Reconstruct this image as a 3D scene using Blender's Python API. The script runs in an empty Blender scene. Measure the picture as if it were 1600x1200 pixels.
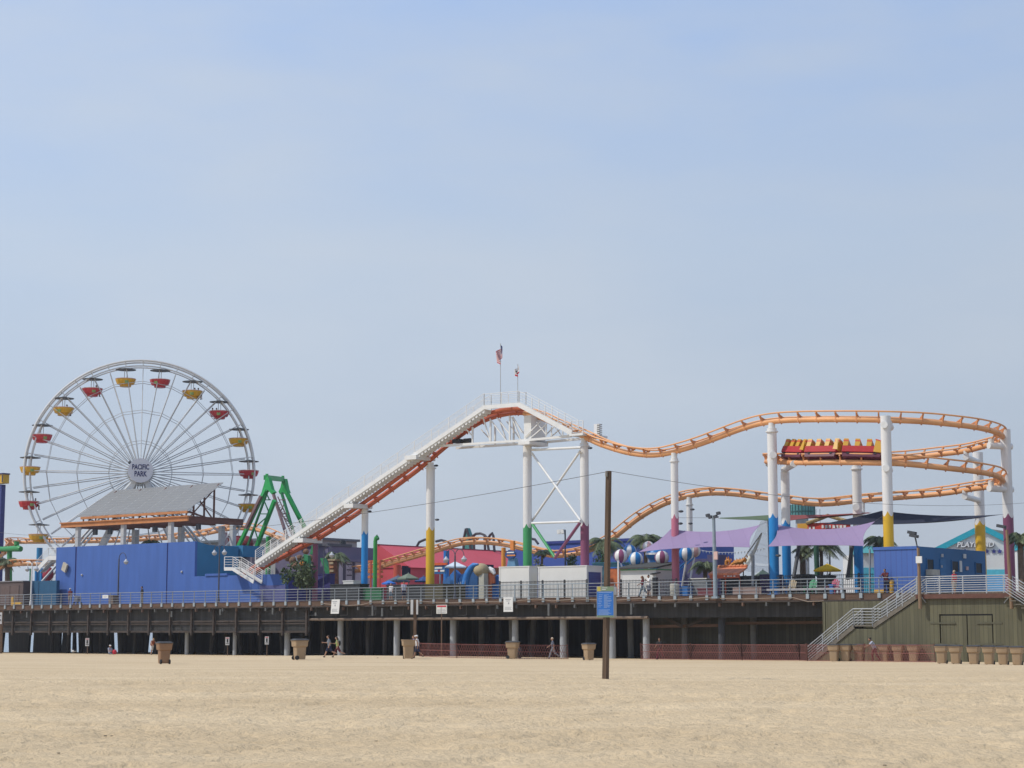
import bpy, math, random
import numpy as np
from mathutils import Vector, Matrix, noise
R_ = math.radians
PI = math.pi
random.seed(7)
SC = bpy.context.scene
COL = SC.collection

# ------------------------------------------------------------------ camera, world, sun, exposure
F_PX, W_PX, H_PX, HORIZON = 2950.0, 1600.0, 1200.0, 988.0
PITCH = math.atan((HORIZON - 600.0) / F_PX)
CAM = Vector((0.0, 0.0, 1.6))
cam_d = bpy.data.cameras.new('camera')
cam_d.sensor_width = 36.0
cam_d.lens = 36.0 * F_PX / W_PX
cam_d.clip_start, cam_d.clip_end = 0.5, 30000.0
cam = bpy.data.objects.new('camera', cam_d)
COL.objects.link(cam)
cam.location = CAM
cam.rotation_euler = (PI / 2 + PITCH, 0, 0)
SC.camera = cam

SUN_EL, SUN_AZ = R_(50), R_(12)                     # azimuth: turned this much from -X towards the viewer
S_DIR = Vector((-math.cos(SUN_EL) * math.cos(SUN_AZ), -math.cos(SUN_EL) * math.sin(SUN_AZ), math.sin(SUN_EL)))
world = bpy.data.worlds.new('World')
SC.world = world
world.use_nodes = True
nt = world.node_tree
nt.nodes.clear()
wo = nt.nodes.new('ShaderNodeOutputWorld')
bg = nt.nodes.new('ShaderNodeBackground')
sky = nt.nodes.new('ShaderNodeTexSky')
sky.sky_type = 'NISHITA'
sky.sun_disc = False
sky.sun_elevation = SUN_EL
sky.sun_rotation = math.atan2(S_DIR.x, S_DIR.y)
sky.air_density, sky.dust_density, sky.ozone_density = 1.0, 2.0, 2.0
# thin marine haze over the clear sky: a pale veil that is greyer near the horizon, with faint high cloud
tc = nt.nodes.new('ShaderNodeTexCoord')
sep = nt.nodes.new('ShaderNodeSeparateXYZ')
nt.links.new(tc.outputs['Generated'], sep.inputs[0])
veil = nt.nodes.new('ShaderNodeValToRGB')
cr = veil.color_ramp
stops = [(0.0, (0.475, 0.530, 0.625)), (0.08, (0.510, 0.585, 0.700)), (0.20, (0.530, 0.635, 0.790)), (0.34, (0.415, 0.575, 0.885)), (0.6, (0.30, 0.46, 0.80)), (1.0, (0.22, 0.37, 0.75))]
while len(cr.elements) < len(stops):
    cr.elements.new(0.5)
for e, (p, c) in zip(cr.elements, stops):
    e.position = p
    e.color = (*[v * 10.0 for v in c], 1)
nt.links.new(sep.outputs['Z'], veil.inputs[0])
mp = nt.nodes.new('ShaderNodeMapping')
mp.inputs['Scale'].default_value = (1.6, 1.6, 5.0)
mp.inputs['Rotation'].default_value = (0.0, 0.25, 0.3)
nz = nt.nodes.new('ShaderNodeTexNoise')
nz.inputs['Scale'].default_value = 3.4
nz.inputs['Detail'].default_value = 5.0
nz.inputs['Roughness'].default_value = 0.48
nt.links.new(tc.outputs['Generated'], mp.inputs[0])
nt.links.new(mp.outputs[0], nz.inputs['Vector'])
cl = nt.nodes.new('ShaderNodeMapRange')
cl.inputs['From Min'].default_value, cl.inputs['From Max'].default_value = 0.36, 0.66
cl.inputs['To Min'].default_value, cl.inputs['To Max'].default_value = 0.0, 0.70
nt.links.new(nz.outputs['Fac'], cl.inputs['Value'])
cm = nt.nodes.new('ShaderNodeMixRGB')
cm.inputs['Color2'].default_value = (6.0, 6.7, 7.7, 1)
nt.links.new(cl.outputs[0], cm.inputs['Fac'])
nt.links.new(veil.outputs['Color'], cm.inputs['Color1'])
mixs = nt.nodes.new('ShaderNodeMixRGB')
mixs.inputs['Fac'].default_value = 0.86
nt.links.new(sky.outputs['Color'], mixs.inputs['Color1'])
nt.links.new(cm.outputs['Color'], mixs.inputs['Color2'])
# the veil is a little brighter on the sun's side
sx_ = nt.nodes.new('ShaderNodeMapRange')
sx_.inputs['From Min'].default_value, sx_.inputs['From Max'].default_value = -0.30, 0.30
sx_.inputs['To Min'].default_value, sx_.inputs['To Max'].default_value = 1.07, 0.95
nt.links.new(sep.outputs['X'], sx_.inputs['Value'])
mlx = nt.nodes.new('ShaderNodeMixRGB')
mlx.blend_type = 'MULTIPLY'
mlx.inputs['Fac'].default_value = 1.0
nt.links.new(mixs.outputs['Color'], mlx.inputs['Color1'])
nt.links.new(sx_.outputs[0], mlx.inputs['Color2'])
nt.links.new(mlx.outputs['Color'], bg.inputs['Color'])
bg.inputs['Strength'].default_value = 0.10
nt.links.new(bg.outputs[0], wo.inputs['Surface'])

sun_d = bpy.data.lights.new('sun', 'SUN')
sun_d.energy = 2.9
sun_d.angle = R_(0.6)
sun_d.color = (1.0, 0.95, 0.86)
sun = bpy.data.objects.new('sun', sun_d)
COL.objects.link(sun)
sun.location = (-60, -10, 90)
sun.rotation_euler = S_DIR.to_track_quat('Z', 'Y').to_euler()
SC.view_settings.view_transform = 'Standard'
SC.view_settings.look = 'None'
SC.view_settings.exposure = 0.0
SC.view_settings.gamma = 1.0
SC.view_settings.use_curve_mapping = False

# ------------------------------------------------------------------ sight lines of the camera and the frame of the pier
CP, SP = math.cos(PITCH), math.sin(PITCH)

def ray(px, py):
    a, b = (px - 800.0) / F_PX, (600.0 - py) / F_PX
    return Vector((a, CP - b * SP, SP + b * CP))

PYAW = math.atan2(-0.627, 0.779)
PIER0 = Vector((22.1, 137.0, 0.0))
PM = Matrix.Translation(PIER0) @ Matrix.Rotation(PYAW, 4, 'Z')
PMI = PM.inverted()
PR = PM.to_3x3()
IN = PR @ Vector((0, 1, 0))
RT = PR @ Vector((1, 0, 0))
ZD = 4.34                                           # height of the deck above the datum of the beach

def L(px, py, ly):
    """pier-frame point seen at px,py on the plane ly metres in from the edge of the pier"""
    d = PMI.to_3x3() @ ray(px, py)
    o = PMI @ CAM
    return o + d * ((ly - o.y) / d.y)

def Q(px, py, lx):
    d = PMI.to_3x3() @ ray(px, py)
    o = PMI @ CAM
    return o + d * ((lx - o.x) / d.x)

def Rw(px, py, ly):
    return PM @ L(px, py, ly)

def B(px, py, y):
    d = ray(px, py)
    return CAM + d * (y / d.y)

def H(px, py, z):
    d = ray(px, py)
    return CAM + d * ((z - CAM.z) / d.z)

def sst(a, b, x):
    t = min(1.0, max(0.0, (x - a) / (b - a)))
    return t * t * (3 - 2 * t)

def gz(x, y):
    return -0.52 * sst(40, 175, y) - 3.2 * sst(205, 270, y) + 0.24 * math.exp(-((x + 14) / 15) ** 2 - ((y - 150) / 15) ** 2)

def G(px, py, lim=None):
    """point of the beach seen at px,py"""
    d = ray(px, py)
    lo, hi = 8.0, 215.0
    for _ in range(50):
        m = 0.5 * (lo + hi)
        p = CAM + d * (m / d.y)
        if p.z > gz(p.x, p.y):
            lo = m
        else:
            hi = m
    p = CAM + d * (lo / d.y)
    lp = PMI @ p
    lim = lim if lim is not None else (-0.9 if px < 1255 else -2.4)
    if lp.y > lim:                                   # nothing stands beyond the foot of the pier
        q = PM @ Vector((L(px, py, lim).x, lim, 0))
        return Vector((q.x, q.y, gz(q.x, q.y)))
    return Vector((p.x, p.y, gz(p.x, p.y)))

def ground_at(px, y):
    p = B(px, 1020, y)
    return Vector((p.x, y, gz(p.x, y)))

def mpp(y):
    """metres per pixel at distance y"""
    return y / F_PX

# ------------------------------------------------------------------ materials
MATS = {}

def mat(name, col, rough=0.6, metal=0.0, var=0.10, scale=3.0, bump=0.0, bscale=30.0, alpha=None, spec=0.4, trans=0.0, stretch=None, dirt=0.0):
    if name in MATS:
        return MATS[name]
    m = bpy.data.materials.new(name)
    m.use_nodes = True
    t = m.node_tree
    b = t.nodes['Principled BSDF']
    b.inputs['Roughness'].default_value = rough
    b.inputs['Metallic'].default_value = metal
    b.inputs['Specular IOR Level'].default_value = spec
    tcn = t.nodes.new('ShaderNodeTexCoord')
    mpn = t.nodes.new('ShaderNodeMapping')
    if stretch:
        mpn.inputs['Scale'].default_value = stretch
    t.links.new(tcn.outputs['Object'], mpn.inputs[0])
    n1 = t.nodes.new('ShaderNodeTexNoise')
    n1.inputs['Scale'].default_value = scale
    n1.inputs['Detail'].default_value = 6
    t.links.new(mpn.outputs[0], n1.inputs['Vector'])
    mx = t.nodes.new('ShaderNodeMixRGB')
    k = var
    mx.inputs['Color1'].default_value = (*[c * (1 - k) for c in col], 1)
    mx.inputs['Color2'].default_value = (*[min(1, c * (1 + k)) for c in col], 1)
    rp = t.nodes.new('ShaderNodeMapRange')
    rp.inputs['From Min'].default_value, rp.inputs['From Max'].default_value = 0.3, 0.7
    t.links.new(n1.outputs['Fac'], rp.inputs['Value'])
    t.links.new(rp.outputs[0], mx.inputs['Fac'])
    last = mx.outputs['Color']
    if dirt:
        n2 = t.nodes.new('ShaderNodeTexNoise')
        n2.inputs['Scale'].default_value = scale * 2.3
        n2.inputs['Detail'].default_value = 8
        n2.inputs['Roughness'].default_value = 0.7
        t.links.new(mpn.outputs[0], n2.inputs['Vector'])
        r2 = t.nodes.new('ShaderNodeMapRange')
        r2.inputs['From Min'].default_value, r2.inputs['From Max'].default_value = 0.55, 0.75
        r2.inputs['To Max'].default_value = dirt
        t.links.new(n2.outputs['Fac'], r2.inputs['Value'])
        m2 = t.nodes.new('ShaderNodeMixRGB')
        m2.inputs['Color2'].default_value = (0.10, 0.085, 0.07, 1)
        t.links.new(r2.outputs[0], m2.inputs['Fac'])
        t.links.new(last, m2.inputs['Color1'])
        last = m2.outputs['Color']
    t.links.new(last, b.inputs['Base Color'])
    if bump:
        n3 = t.nodes.new('ShaderNodeTexNoise')
        n3.inputs['Scale'].default_value = bscale
        n3.inputs['Detail'].default_value = 4
        t.links.new(mpn.outputs[0], n3.inputs['Vector'])
        bp = t.nodes.new('ShaderNodeBump')
        bp.inputs['Strength'].default_value = bump
        bp.inputs['Distance'].default_value = 0.05
        t.links.new(n3.outputs['Fac'], bp.inputs['Height'])
        t.links.new(bp.outputs[0], b.inputs['Normal'])
    if alpha is not None:
        b.inputs['Alpha'].default_value = alpha
    if trans:
        b.inputs['Transmission Weight'].default_value = trans
    MATS[name] = m
    return m

def grooved(name, col, groove, pitch, axis=0, depth=0.7, rough=0.6, var=0.1, dirt=0.0, width=0.12):
    """boards or corrugation: thin darker grooves every pitch metres along one object axis"""
    if name in MATS:
        return MATS[name]
    m = mat(name, col, rough=rough, var=var, scale=1.2, stretch=(3, 3, 0.35), dirt=dirt)
    t = m.node_tree
    b = t.nodes['Principled BSDF']
    src = b.inputs['Base Color'].links[0].from_socket
    tcn = t.nodes.new('ShaderNodeTexCoord')
    sp = t.nodes.new('ShaderNodeSeparateXYZ')
    t.links.new(tcn.outputs['Object'], sp.inputs[0])
    a = t.nodes.new('ShaderNodeMath')
    a.operation = 'DIVIDE'
    a.inputs[1].default_value = pitch
    t.links.new(sp.outputs[axis], a.inputs[0])
    fr = t.nodes.new('ShaderNodeMath')
    fr.operation = 'FRACT'
    t.links.new(a.outputs[0], fr.inputs[0])
    lt = t.nodes.new('ShaderNodeMath')
    lt.operation = 'LESS_THAN'
    lt.inputs[1].default_value = width
    t.links.new(fr.outputs[0], lt.inputs[0])
    # each board its own tone
    fl = t.nodes.new('ShaderNodeMath')
    fl.operation = 'FLOOR'
    t.links.new(a.outputs[0], fl.inputs[0])
    wn = t.nodes.new('ShaderNodeTexWhiteNoise')
    wn.noise_dimensions = '1D'
    t.links.new(fl.outputs[0], wn.inputs['W'])
    hs = t.nodes.new('ShaderNodeMapRange')
    hs.inputs['To Min'].default_value, hs.inputs['To Max'].default_value = 1 - var * 1.6, 1 + var * 1.6
    t.links.new(wn.outputs['Value'], hs.inputs['Value'])
    mu = t.nodes.new('ShaderNodeMixRGB')
    mu.blend_type = 'MULTIPLY'
    mu.inputs['Fac'].default_value = 1
    t.links.new(src, mu.inputs['Color1'])
    t.links.new(hs.outputs[0], mu.inputs['Color2'])
    mx = t.nodes.new('ShaderNodeMixRGB')
    mx.inputs['Color2'].default_value = (*groove, 1)
    ml = t.nodes.new('ShaderNodeMath')
    ml.operation = 'MULTIPLY'
    ml.inputs[1].default_value = depth
    t.links.new(lt.outputs[0], ml.inputs[0])
    t.links.new(ml.outputs[0], mx.inputs['Fac'])
    t.links.new(mu.outputs['Color'], mx.inputs['Color1'])
    t.links.new(mx.outputs['Color'], b.inputs['Base Color'])
    return m

def wave_paint(name, top, low, z, amp=0.19, lobes=4, rough=0.45):
    """white column whose foot is painted: the paint ends in a wave with a curl; z is the height of the wave in object space"""
    m = mat(name, top, rough=rough, var=0.06, scale=1.5, dirt=0.22, stretch=(2.2, 2.2, 0.22))
    t = m.node_tree
    b = t.nodes['Principled BSDF']
    src = b.inputs['Base Color'].links[0].from_socket
    tcn = t.nodes.new('ShaderNodeTexCoord')
    sp = t.nodes.new('ShaderNodeSeparateXYZ')
    t.links.new(tcn.outputs['Object'], sp.inputs[0])
    an = t.nodes.new('ShaderNodeMath')
    an.operation = 'ARCTAN2'
    t.links.new(sp.outputs['Y'], an.inputs[0])
    t.links.new(sp.outputs['X'], an.inputs[1])
    mlt = t.nodes.new('ShaderNodeMath')
    mlt.operation = 'MULTIPLY_ADD'
    mlt.inputs[1].default_value = lobes * 0.5
    mlt.inputs[2].default_value = 0.5
    t.links.new(an.outputs[0], mlt.inputs[0])
    sn = t.nodes.new('ShaderNodeMath')
    sn.operation = 'SINE'
    t.links.new(mlt.outputs[0], sn.inputs[0])
    ab = t.nodes.new('ShaderNodeMath')
    ab.operation = 'ABSOLUTE'
    t.links.new(sn.outputs[0], ab.inputs[0])
    hz = t.nodes.new('ShaderNodeMath')
    hz.operation = 'MULTIPLY_ADD'
    hz.inputs[1].default_value = -amp * 2
    hz.inputs[2].default_value = z + amp
    t.links.new(ab.outputs[0], hz.inputs[0])
    lt = t.nodes.new('ShaderNodeMath')
    lt.operation = 'LESS_THAN'
    t.links.new(sp.outputs['Z'], lt.inputs[0])
    t.links.new(hz.outputs[0], lt.inputs[1])
    mx = t.nodes.new('ShaderNodeMixRGB')
    t.links.new(lt.outputs[0], mx.inputs['Fac'])
    t.links.new(src, mx.inputs['Color1'])
    mx.inputs['Color2'].default_value = (*low, 1)
    t.links.new(mx.outputs['Color'], b.inputs['Base Color'])
    return m

# ------------------------------------------------------------------ meshes and things
class MB:
    """collects shapes into one mesh; points are passed through M (world by default, PM for the pier frame)"""
    def __init__(s, M=None):
        s.v, s.f, s.M = [], [], M

    def _add(s, pts, faces):
        o = len(s.v)
        if s.M is not None:
            pts = [s.M @ Vector(p) for p in pts]
        s.v.extend([tuple(p) for p in pts])
        s.f.extend([tuple(i + o for i in f) for f in faces])
        return s

    def box(s, a, b):
        x0, y0, z0 = a
        x1, y1, z1 = b
        return s._add([(x0, y0, z0), (x1, y0, z0), (x1, y1, z0), (x0, y1, z0), (x0, y0, z1), (x1, y0, z1), (x1, y1, z1), (x0, y1, z1)],
                      [(0, 3, 2, 1), (4, 5, 6, 7), (0, 1, 5, 4), (1, 2, 6, 5), (2, 3, 7, 6), (3, 0, 4, 7)])

    def obox(s, o, ex, ey, ez):
        """box from corner o with edge vectors"""
        o, ex, ey, ez = Vector(o), Vector(ex), Vector(ey), Vector(ez)
        p = [o, o + ex, o + ex + ey, o + ey]
        return s._add(p + [q + ez for q in p], [(0, 3, 2, 1), (4, 5, 6, 7), (0, 1, 5, 4), (1, 2, 6, 5), (2, 3, 7, 6), (3, 0, 4, 7)])

    def bar(s, a, b, w, h, up=(0, 0, 1)):
        """rectangular bar between two points, w across and h along up"""
        a, b = Vector(a), Vector(b)
        d = (b - a)
        u = Vector(up)
        sd = d.cross(u)
        if sd.length < 1e-6:
            sd = d.cross(Vector((1, 0, 0)))
        sd.normalize()
        u = sd.cross(d).normalized()
        return s._bar(a, b, sd * w / 2, u * h / 2)

    def _bar(s, a, b, S, U):
        p = [a - S - U, a + S - U, a + S + U, a - S + U, b - S - U, b + S - U, b + S + U, b - S + U]
        return s._add(p, [(0, 1, 2, 3), (7, 6, 5, 4), (0, 4, 5, 1), (1, 5, 6, 2), (2, 6, 7, 3), (3, 7, 4, 0)])

    def tube(s, a, b, r, r2=None, n=8, cap=True):
        a, b = Vector(a), Vector(b)
        r2 = r if r2 is None else r2
        d = (b - a)
        if d.length < 1e-7:
            return s
        d.normalize()
        u = d.orthogonal().normalized()
        w = d.cross(u)
        p = []
        for c, rr in ((a, r), (b, r2)):
            for i in range(n):
                t = 2 * PI * i / n
                p.append(c + (u * math.cos(t) + w * math.sin(t)) * rr)
        f = [(i, (i + 1) % n, n + (i + 1) % n, n + i) for i in range(n)]
        if cap:
            f += [tuple(range(n - 1, -1, -1)), tuple(range(n, 2 * n))]
        return s._add(p, f)

    def path(s, pts, r, n=8, radii=None, cap=True):
        pts = [Vector(p) for p in pts]
        m = len(pts)
        P = []
        u = None
        for i, p in enumerate(pts):
            d = (pts[min(i + 1, m - 1)] - pts[max(i - 1, 0)]).normalized()
            if u is None:
                u = d.orthogonal().normalized()
            u = (u - d * u.dot(d))
            u = u.normalized() if u.length > 1e-6 else d.orthogonal().normalized()
            w = d.cross(u)
            rr = radii[i] if radii else r
            P += [p + (u * math.cos(2 * PI * k / n) + w * math.sin(2 * PI * k / n)) * rr for k in range(n)]
        F = []
        for i in range(m - 1):
            F += [(i * n + k, i * n + (k + 1) % n, (i + 1) * n + (k + 1) % n, (i + 1) * n + k) for k in range(n)]
        if cap:
            F += [tuple(range(n - 1, -1, -1)), tuple(range((m - 1) * n, m * n))]
        return s._add(P, F)

    def ball(s, c, r, n=12, m=8, sq=None):
        c = Vector(c)
        rx, ry, rz = (r, r, r) if not hasattr(r, '__len__') else r
        P = [c + Vector((0, 0, -rz))]
        for j in range(1, m):
            t = -PI / 2 + PI * j / m
            P += [c + Vector((rx * math.cos(t) * math.cos(2 * PI * i / n), ry * math.cos(t) * math.sin(2 * PI * i / n), rz * math.sin(t))) for i in range(n)]
        P.append(c + Vector((0, 0, rz)))
        F = [(0, 1 + (i + 1) % n, 1 + i) for i in range(n)]
        for j in range(m - 2):
            a = 1 + j * n
            F += [(a + i, a + (i + 1) % n, a + n + (i + 1) % n, a + n + i) for i in range(n)]
        a = 1 + (m - 2) * n
        F += [(a + i, a + (i + 1) % n, len(P) - 1) for i in range(n)]
        return s._add(P, F)

    def lathe(s, c, prof, n=16, sx=1.0, sy=1.0):
        """prof: (r, z) upward, closed at both ends"""
        c = Vector(c)
        P, F = [], []
        for r, z in prof:
            P += [c + Vector((r * sx * math.cos(2 * PI * i / n), r * sy * math.sin(2 * PI * i / n), z)) for i in range(n)]
        for j in range(len(prof) - 1):
            F += [(j * n + i, j * n + (i + 1) % n, (j + 1) * n + (i + 1) % n, (j + 1) * n + i) for i in range(n)]
        F += [tuple(range(n - 1, -1, -1)), tuple(range((len(prof) - 1) * n, len(prof) * n))]
        return s._add(P, F)

    def prism(s, poly, off):
        """extrude a planar polygon by a vector"""
        off = Vector(off)
        p = [Vector(q) for q in poly]
        n = len(p)
        return s._add(p + [q + off for q in p], [tuple(range(n - 1, -1, -1)), tuple(range(n, 2 * n))] + [(i, (i + 1) % n, n + (i + 1) % n, n + i) for i in range(n)])

    def sheet(s, fn, nu, nv, th, nrm=None):
        """two-sided sheet of a function (u,v)->point with thickness th"""
        P = [Vector(fn(i / nu, j / nv)) for j in range(nv + 1) for i in range(nu + 1)]
        n = nu + 1
        N = []
        for j in range(nv + 1):
            for i in range(nu + 1):
                a = P[j * n + min(i + 1, nu)] - P[j * n + max(i - 1, 0)]
                b = P[min(j + 1, nv) * n + i] - P[max(j - 1, 0) * n + i]
                N.append(a.cross(b).normalized() * th)
        k = len(P)
        F = []
        for j in range(nv):
            for i in range(nu):
                q = (j * n + i, j * n + i + 1, (j + 1) * n + i + 1, (j + 1) * n + i)
                F.append(q)
                F.append(tuple(x + k for x in reversed(q)))
        edge = [i for i in range(n)] + [j * n + nu for j in range(1, nv + 1)] + [nv * n + i for i in range(nu - 1, -1, -1)] + [j * n for j in range(nv - 1, 0, -1)]
        for a, b in zip(edge, edge[1:] + edge[:1]):
            F.append((b, a, a + k, b + k))
        return s._add(P + [p + q for p, q in zip(P, N)], F)

    def build(s, name, m, parent=None, local=False, smooth=False, origin=None, yaw=0.0):
        me = bpy.data.meshes.new(name)
        pts = s.v
        if not local:
            if parent is not None:
                inv = TM[parent.name].inverted()
                pts = [tuple(inv @ Vector(p)) for p in pts]
            if origin is not None:
                T = Matrix.Translation(Vector(origin)) @ Matrix.Rotation(yaw, 4, 'Z')
                ti = T.inverted()
                pts = [tuple(ti @ Vector(p)) for p in s.v]
        me.from_pydata(pts, [], s.f)
        me.update()
        if smooth:
            me.polygons.foreach_set('use_smooth', [True] * len(me.polygons))
            try:
                me.set_sharp_from_angle(angle=R_(40))
            except Exception:
                pass
        if m is not None:
            me.materials.append(m)
        o = bpy.data.objects.new(name, me)
        COL.objects.link(o)
        if parent is not None:
            o.parent = parent
            if not local and origin is not None:
                o.matrix_local = TM[parent.name].inverted() @ T
            TM[o.name] = T if origin is not None else TM[parent.name]
        elif origin is not None:
            o.location = Vector(origin)
            o.rotation_euler = (0, 0, yaw)
            TM[o.name] = T
        else:
            TM[o.name] = Matrix.Identity(4)
        return o

TM = {}

def tag(o, label=None, cat=None, group=None, kind=None):
    if label: o['label'] = label
    if cat: o['category'] = cat
    if group: o['group'] = group
    if kind: o['kind'] = kind
    return o

def thing(name, label, cat, loc=(0, 0, 0), rz=0.0, group=None):
    o = bpy.data.objects.new(name, None)
    COL.objects.link(o)
    o.empty_display_size = 0.3
    o.location = Vector(loc)
    o.rotation_euler = (0, 0, rz)
    TM[o.name] = Matrix.Translation(Vector(loc)) @ Matrix.Rotation(rz, 4, 'Z')
    return tag(o, label, cat, group)

def pthing(name, label, cat, lp, group=None):
    """thing standing on the pier, lp in the pier frame"""
    return thing(name, label, cat, PM @ Vector(lp), PYAW, group)

KIDS = {}

def copy_thing(o, loc, rz, label=None, group=None, scale=None):
    c = o.copy()
    COL.objects.link(c)
    c.location = Vector(loc)
    c.rotation_euler = (0, 0, rz)
    if scale: c.scale = (scale,) * 3
    if label: c['label'] = label
    if group: c['group'] = group
    for k in list(o.children):
        d = k.copy()
        COL.objects.link(d)
        d.parent = c
        for g in k.children:
            e = g.copy()
            COL.objects.link(e)
            e.parent = d
    return c

def text_points(txt, size, depth=0.02, sx=1.0, bold=0.0):
    cu = bpy.data.curves.new('lettering', 'FONT')
    cu.body = txt
    cu.size = size
    cu.extrude = depth / 2
    cu.offset = bold
    cu.align_x, cu.align_y = 'CENTER', 'CENTER'
    cu.resolution_u = 3
    ob = bpy.data.objects.new('lettering', cu)
    COL.objects.link(ob)
    dg = bpy.context.evaluated_depsgraph_get()
    dg.update()
    me = bpy.data.meshes.new_from_object(ob.evaluated_get(dg))
    v = [(p.co.x * sx, p.co.y, p.co.z) for p in me.vertices]
    f = [tuple(p.vertices) for p in me.polygons]
    bpy.data.objects.remove(ob)
    bpy.data.curves.remove(cu)
    bpy.data.meshes.remove(me)
    return v, f

def lettering(txt, size, center, right, up, m, parent, name='lettering', sx=1.0, depth=0.03, bold=0.0):
    v, f = text_points(txt, size, depth, sx, bold)
    c, r, u = Vector(center), Vector(right).normalized(), Vector(up).normalized()
    n = r.cross(u)
    mb = MB()
    mb._add([c + r * p[0] + u * p[1] + n * p[2] for p in v], f)
    return mb.build(name, m, parent)
# ------------------------------------------------------------------ beach, sea
def sand_material():
    m = bpy.data.materials.new('dry sand')
    m.use_nodes = True
    t = m.node_tree
    b = t.nodes['Principled BSDF']
    b.inputs['Roughness'].default_value = 0.95
    b.inputs['Specular IOR Level'].default_value = 0.15
    g = t.nodes.new('ShaderNodeNewGeometry')
    def nz(scale, detail, st=(1, 1, 1), rough=0.55):
        mp = t.nodes.new('ShaderNodeMapping')
        mp.inputs['Scale'].default_value = st
        t.links.new(g.outputs['Position'], mp.inputs[0])
        n = t.nodes.new('ShaderNodeTexNoise')
        n.inputs['Scale'].default_value = scale
        n.inputs['Detail'].default_value = detail
        n.inputs['Roughness'].default_value = rough
        t.links.new(mp.outputs[0], n.inputs['Vector'])
        return n.outputs['Fac']
    r = t.nodes.new('ShaderNodeValToRGB')
    r.color_ramp.elements[0].position, r.color_ramp.elements[0].color = 0.30, (0.580, 0.437, 0.265, 1)
    r.color_ramp.elements[1].position, r.color_ramp.elements[1].color = 0.70, (0.685, 0.533, 0.340, 1)
    t.links.new(nz(0.12, 8, (0.6, 1.6, 1)), r.inputs[0])
    # scattered darker grains and bits of weed
    r2 = t.nodes.new('ShaderNodeValToRGB')
    r2.color_ramp.elements[0].position, r2.color_ramp.elements[0].color = 0.63, (1, 1, 1, 1)
    r2.color_ramp.elements[1].position, r2.color_ramp.elements[1].color = 0.82, (0.68, 0.63, 0.57, 1)
    t.links.new(nz(3.2, 6, (1, 1, 1), 0.65), r2.inputs[0])
    mu = t.nodes.new('ShaderNodeMixRGB')
    mu.blend_type = 'MULTIPLY'
    mu.inputs['Fac'].default_value = 1
    t.links.new(r.outputs[0], mu.inputs['Color1'])
    t.links.new(r2.outputs[0], mu.inputs['Color2'])
    r3 = t.nodes.new('ShaderNodeValToRGB')
    r3.color_ramp.elements[0].position, r3.color_ramp.elements[0].color = 0.36, (0.935, 0.93, 0.915, 1)
    r3.color_ramp.elements[1].position, r3.color_ramp.elements[1].color = 0.60, (1.04, 1.04, 1.03, 1)
    t.links.new(nz(4.2, 9, (1, 1, 1), 0.70), r3.inputs[0])
    mu2 = t.nodes.new('ShaderNodeMixRGB')
    mu2.blend_type = 'MULTIPLY'
    mu2.inputs['Fac'].default_value = 1
    t.links.new(mu.outputs[0], mu2.inputs['Color1'])
    t.links.new(r3.outputs[0], mu2.inputs['Color2'])
    t.links.new(mu2.outputs[0], b.inputs['Base Color'])
    bp = t.nodes.new('ShaderNodeBump')
    bp.inputs['Strength'].default_value = 1.0
    bp.inputs['Distance'].default_value = 0.085
    t.links.new(nz(7.5, 7, (1, 1, 1), 0.6), bp.inputs['Height'])
    t.links.new(bp.outputs[0], b.inputs['Normal'])
    return m

def grow(a, step, ratio, end):
    out = [a]
    while out[-1] < end:
        step *= ratio
        out.append(out[-1] + step)
    return out

xs = [float(v) for v in np.arange(-21, 21.01, 0.105)]
right_ = grow(xs[-1], 0.105, 1.09, 9000)[1:]
xs = [-v for v in reversed(right_)] + xs + right_
ys = [-v for v in reversed(grow(0.0, 2.0, 1.5, 400))][:-1] + [float(v) for v in np.arange(0, 12, 1.0)] + [float(v) for v in np.arange(12, 52, 0.105)]
ys += [float(v) for v in np.arange(52, 120, 0.30)] + [float(v) for v in np.arange(120, 280, 2.0)] + grow(280, 2.0, 1.25, 12000)
X = np.array(xs)
Y = np.array(ys)

def value_noise(x, y, seed):
    """smooth value noise on a lattice, vectorised"""
    xi, yi = np.floor(x).astype(np.int64), np.floor(y).astype(np.int64)
    fx, fy = x - xi, y - yi
    fx, fy = fx * fx * (3 - 2 * fx), fy * fy * (3 - 2 * fy)
    def h(a, b):
        n = (a * 374761393 + b * 668265263 + seed * 144665) & 0xFFFFFFFF
        n = ((n ^ (n >> 13)) * 1274126177) & 0xFFFFFFFF
        return ((n ^ (n >> 16)) & 0xFFFF) / 65535.0
    return (h(xi, yi) * (1 - fx) + h(xi + 1, yi) * fx) * (1 - fy) + (h(xi, yi + 1) * (1 - fx) + h(xi + 1, yi + 1) * fx) * fy - 0.5

GX, GY = np.meshgrid(X, Y)
def sstv(a, b, x):
    t = np.clip((x - a) / (b - a), 0, 1)
    return t * t * (3 - 2 * t)
Z0 = -0.52 * sstv(40, 175, GY) - 3.2 * sstv(205, 270, GY) + 0.24 * np.exp(-((GX + 14) / 15) ** 2 - ((GY - 150) / 15) ** 2)
fade = 1 - sstv(120, 200, GY)
ca, sa = math.cos(0.35), math.sin(0.35)
rx, ry = GX * ca + GY * sa, -GX * sa + GY * ca
near = 1 - sstv(60, 110, GY)
mid = (np.abs(GX) < 40)
n1 = value_noise(rx * 0.16, ry * 0.22, 3)
n2 = value_noise(rx * 0.75, ry * 0.9, 11)
n3 = value_noise(rx * 2.3, ry * 2.7, 5)
n4 = value_noise(rx * 5.2, ry * 5.6, 9)
pock = np.minimum(n3 + 0.12, 0.10)                    # trodden hollows with softer crests
nr2 = 1 - 0.75 * sstv(35, 75, GY)
Z1 = fade * nr2 * (0.12 * n1 + 0.100 * n2) + near * mid * (0.185 * pock + 0.05 * n4)
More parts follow.
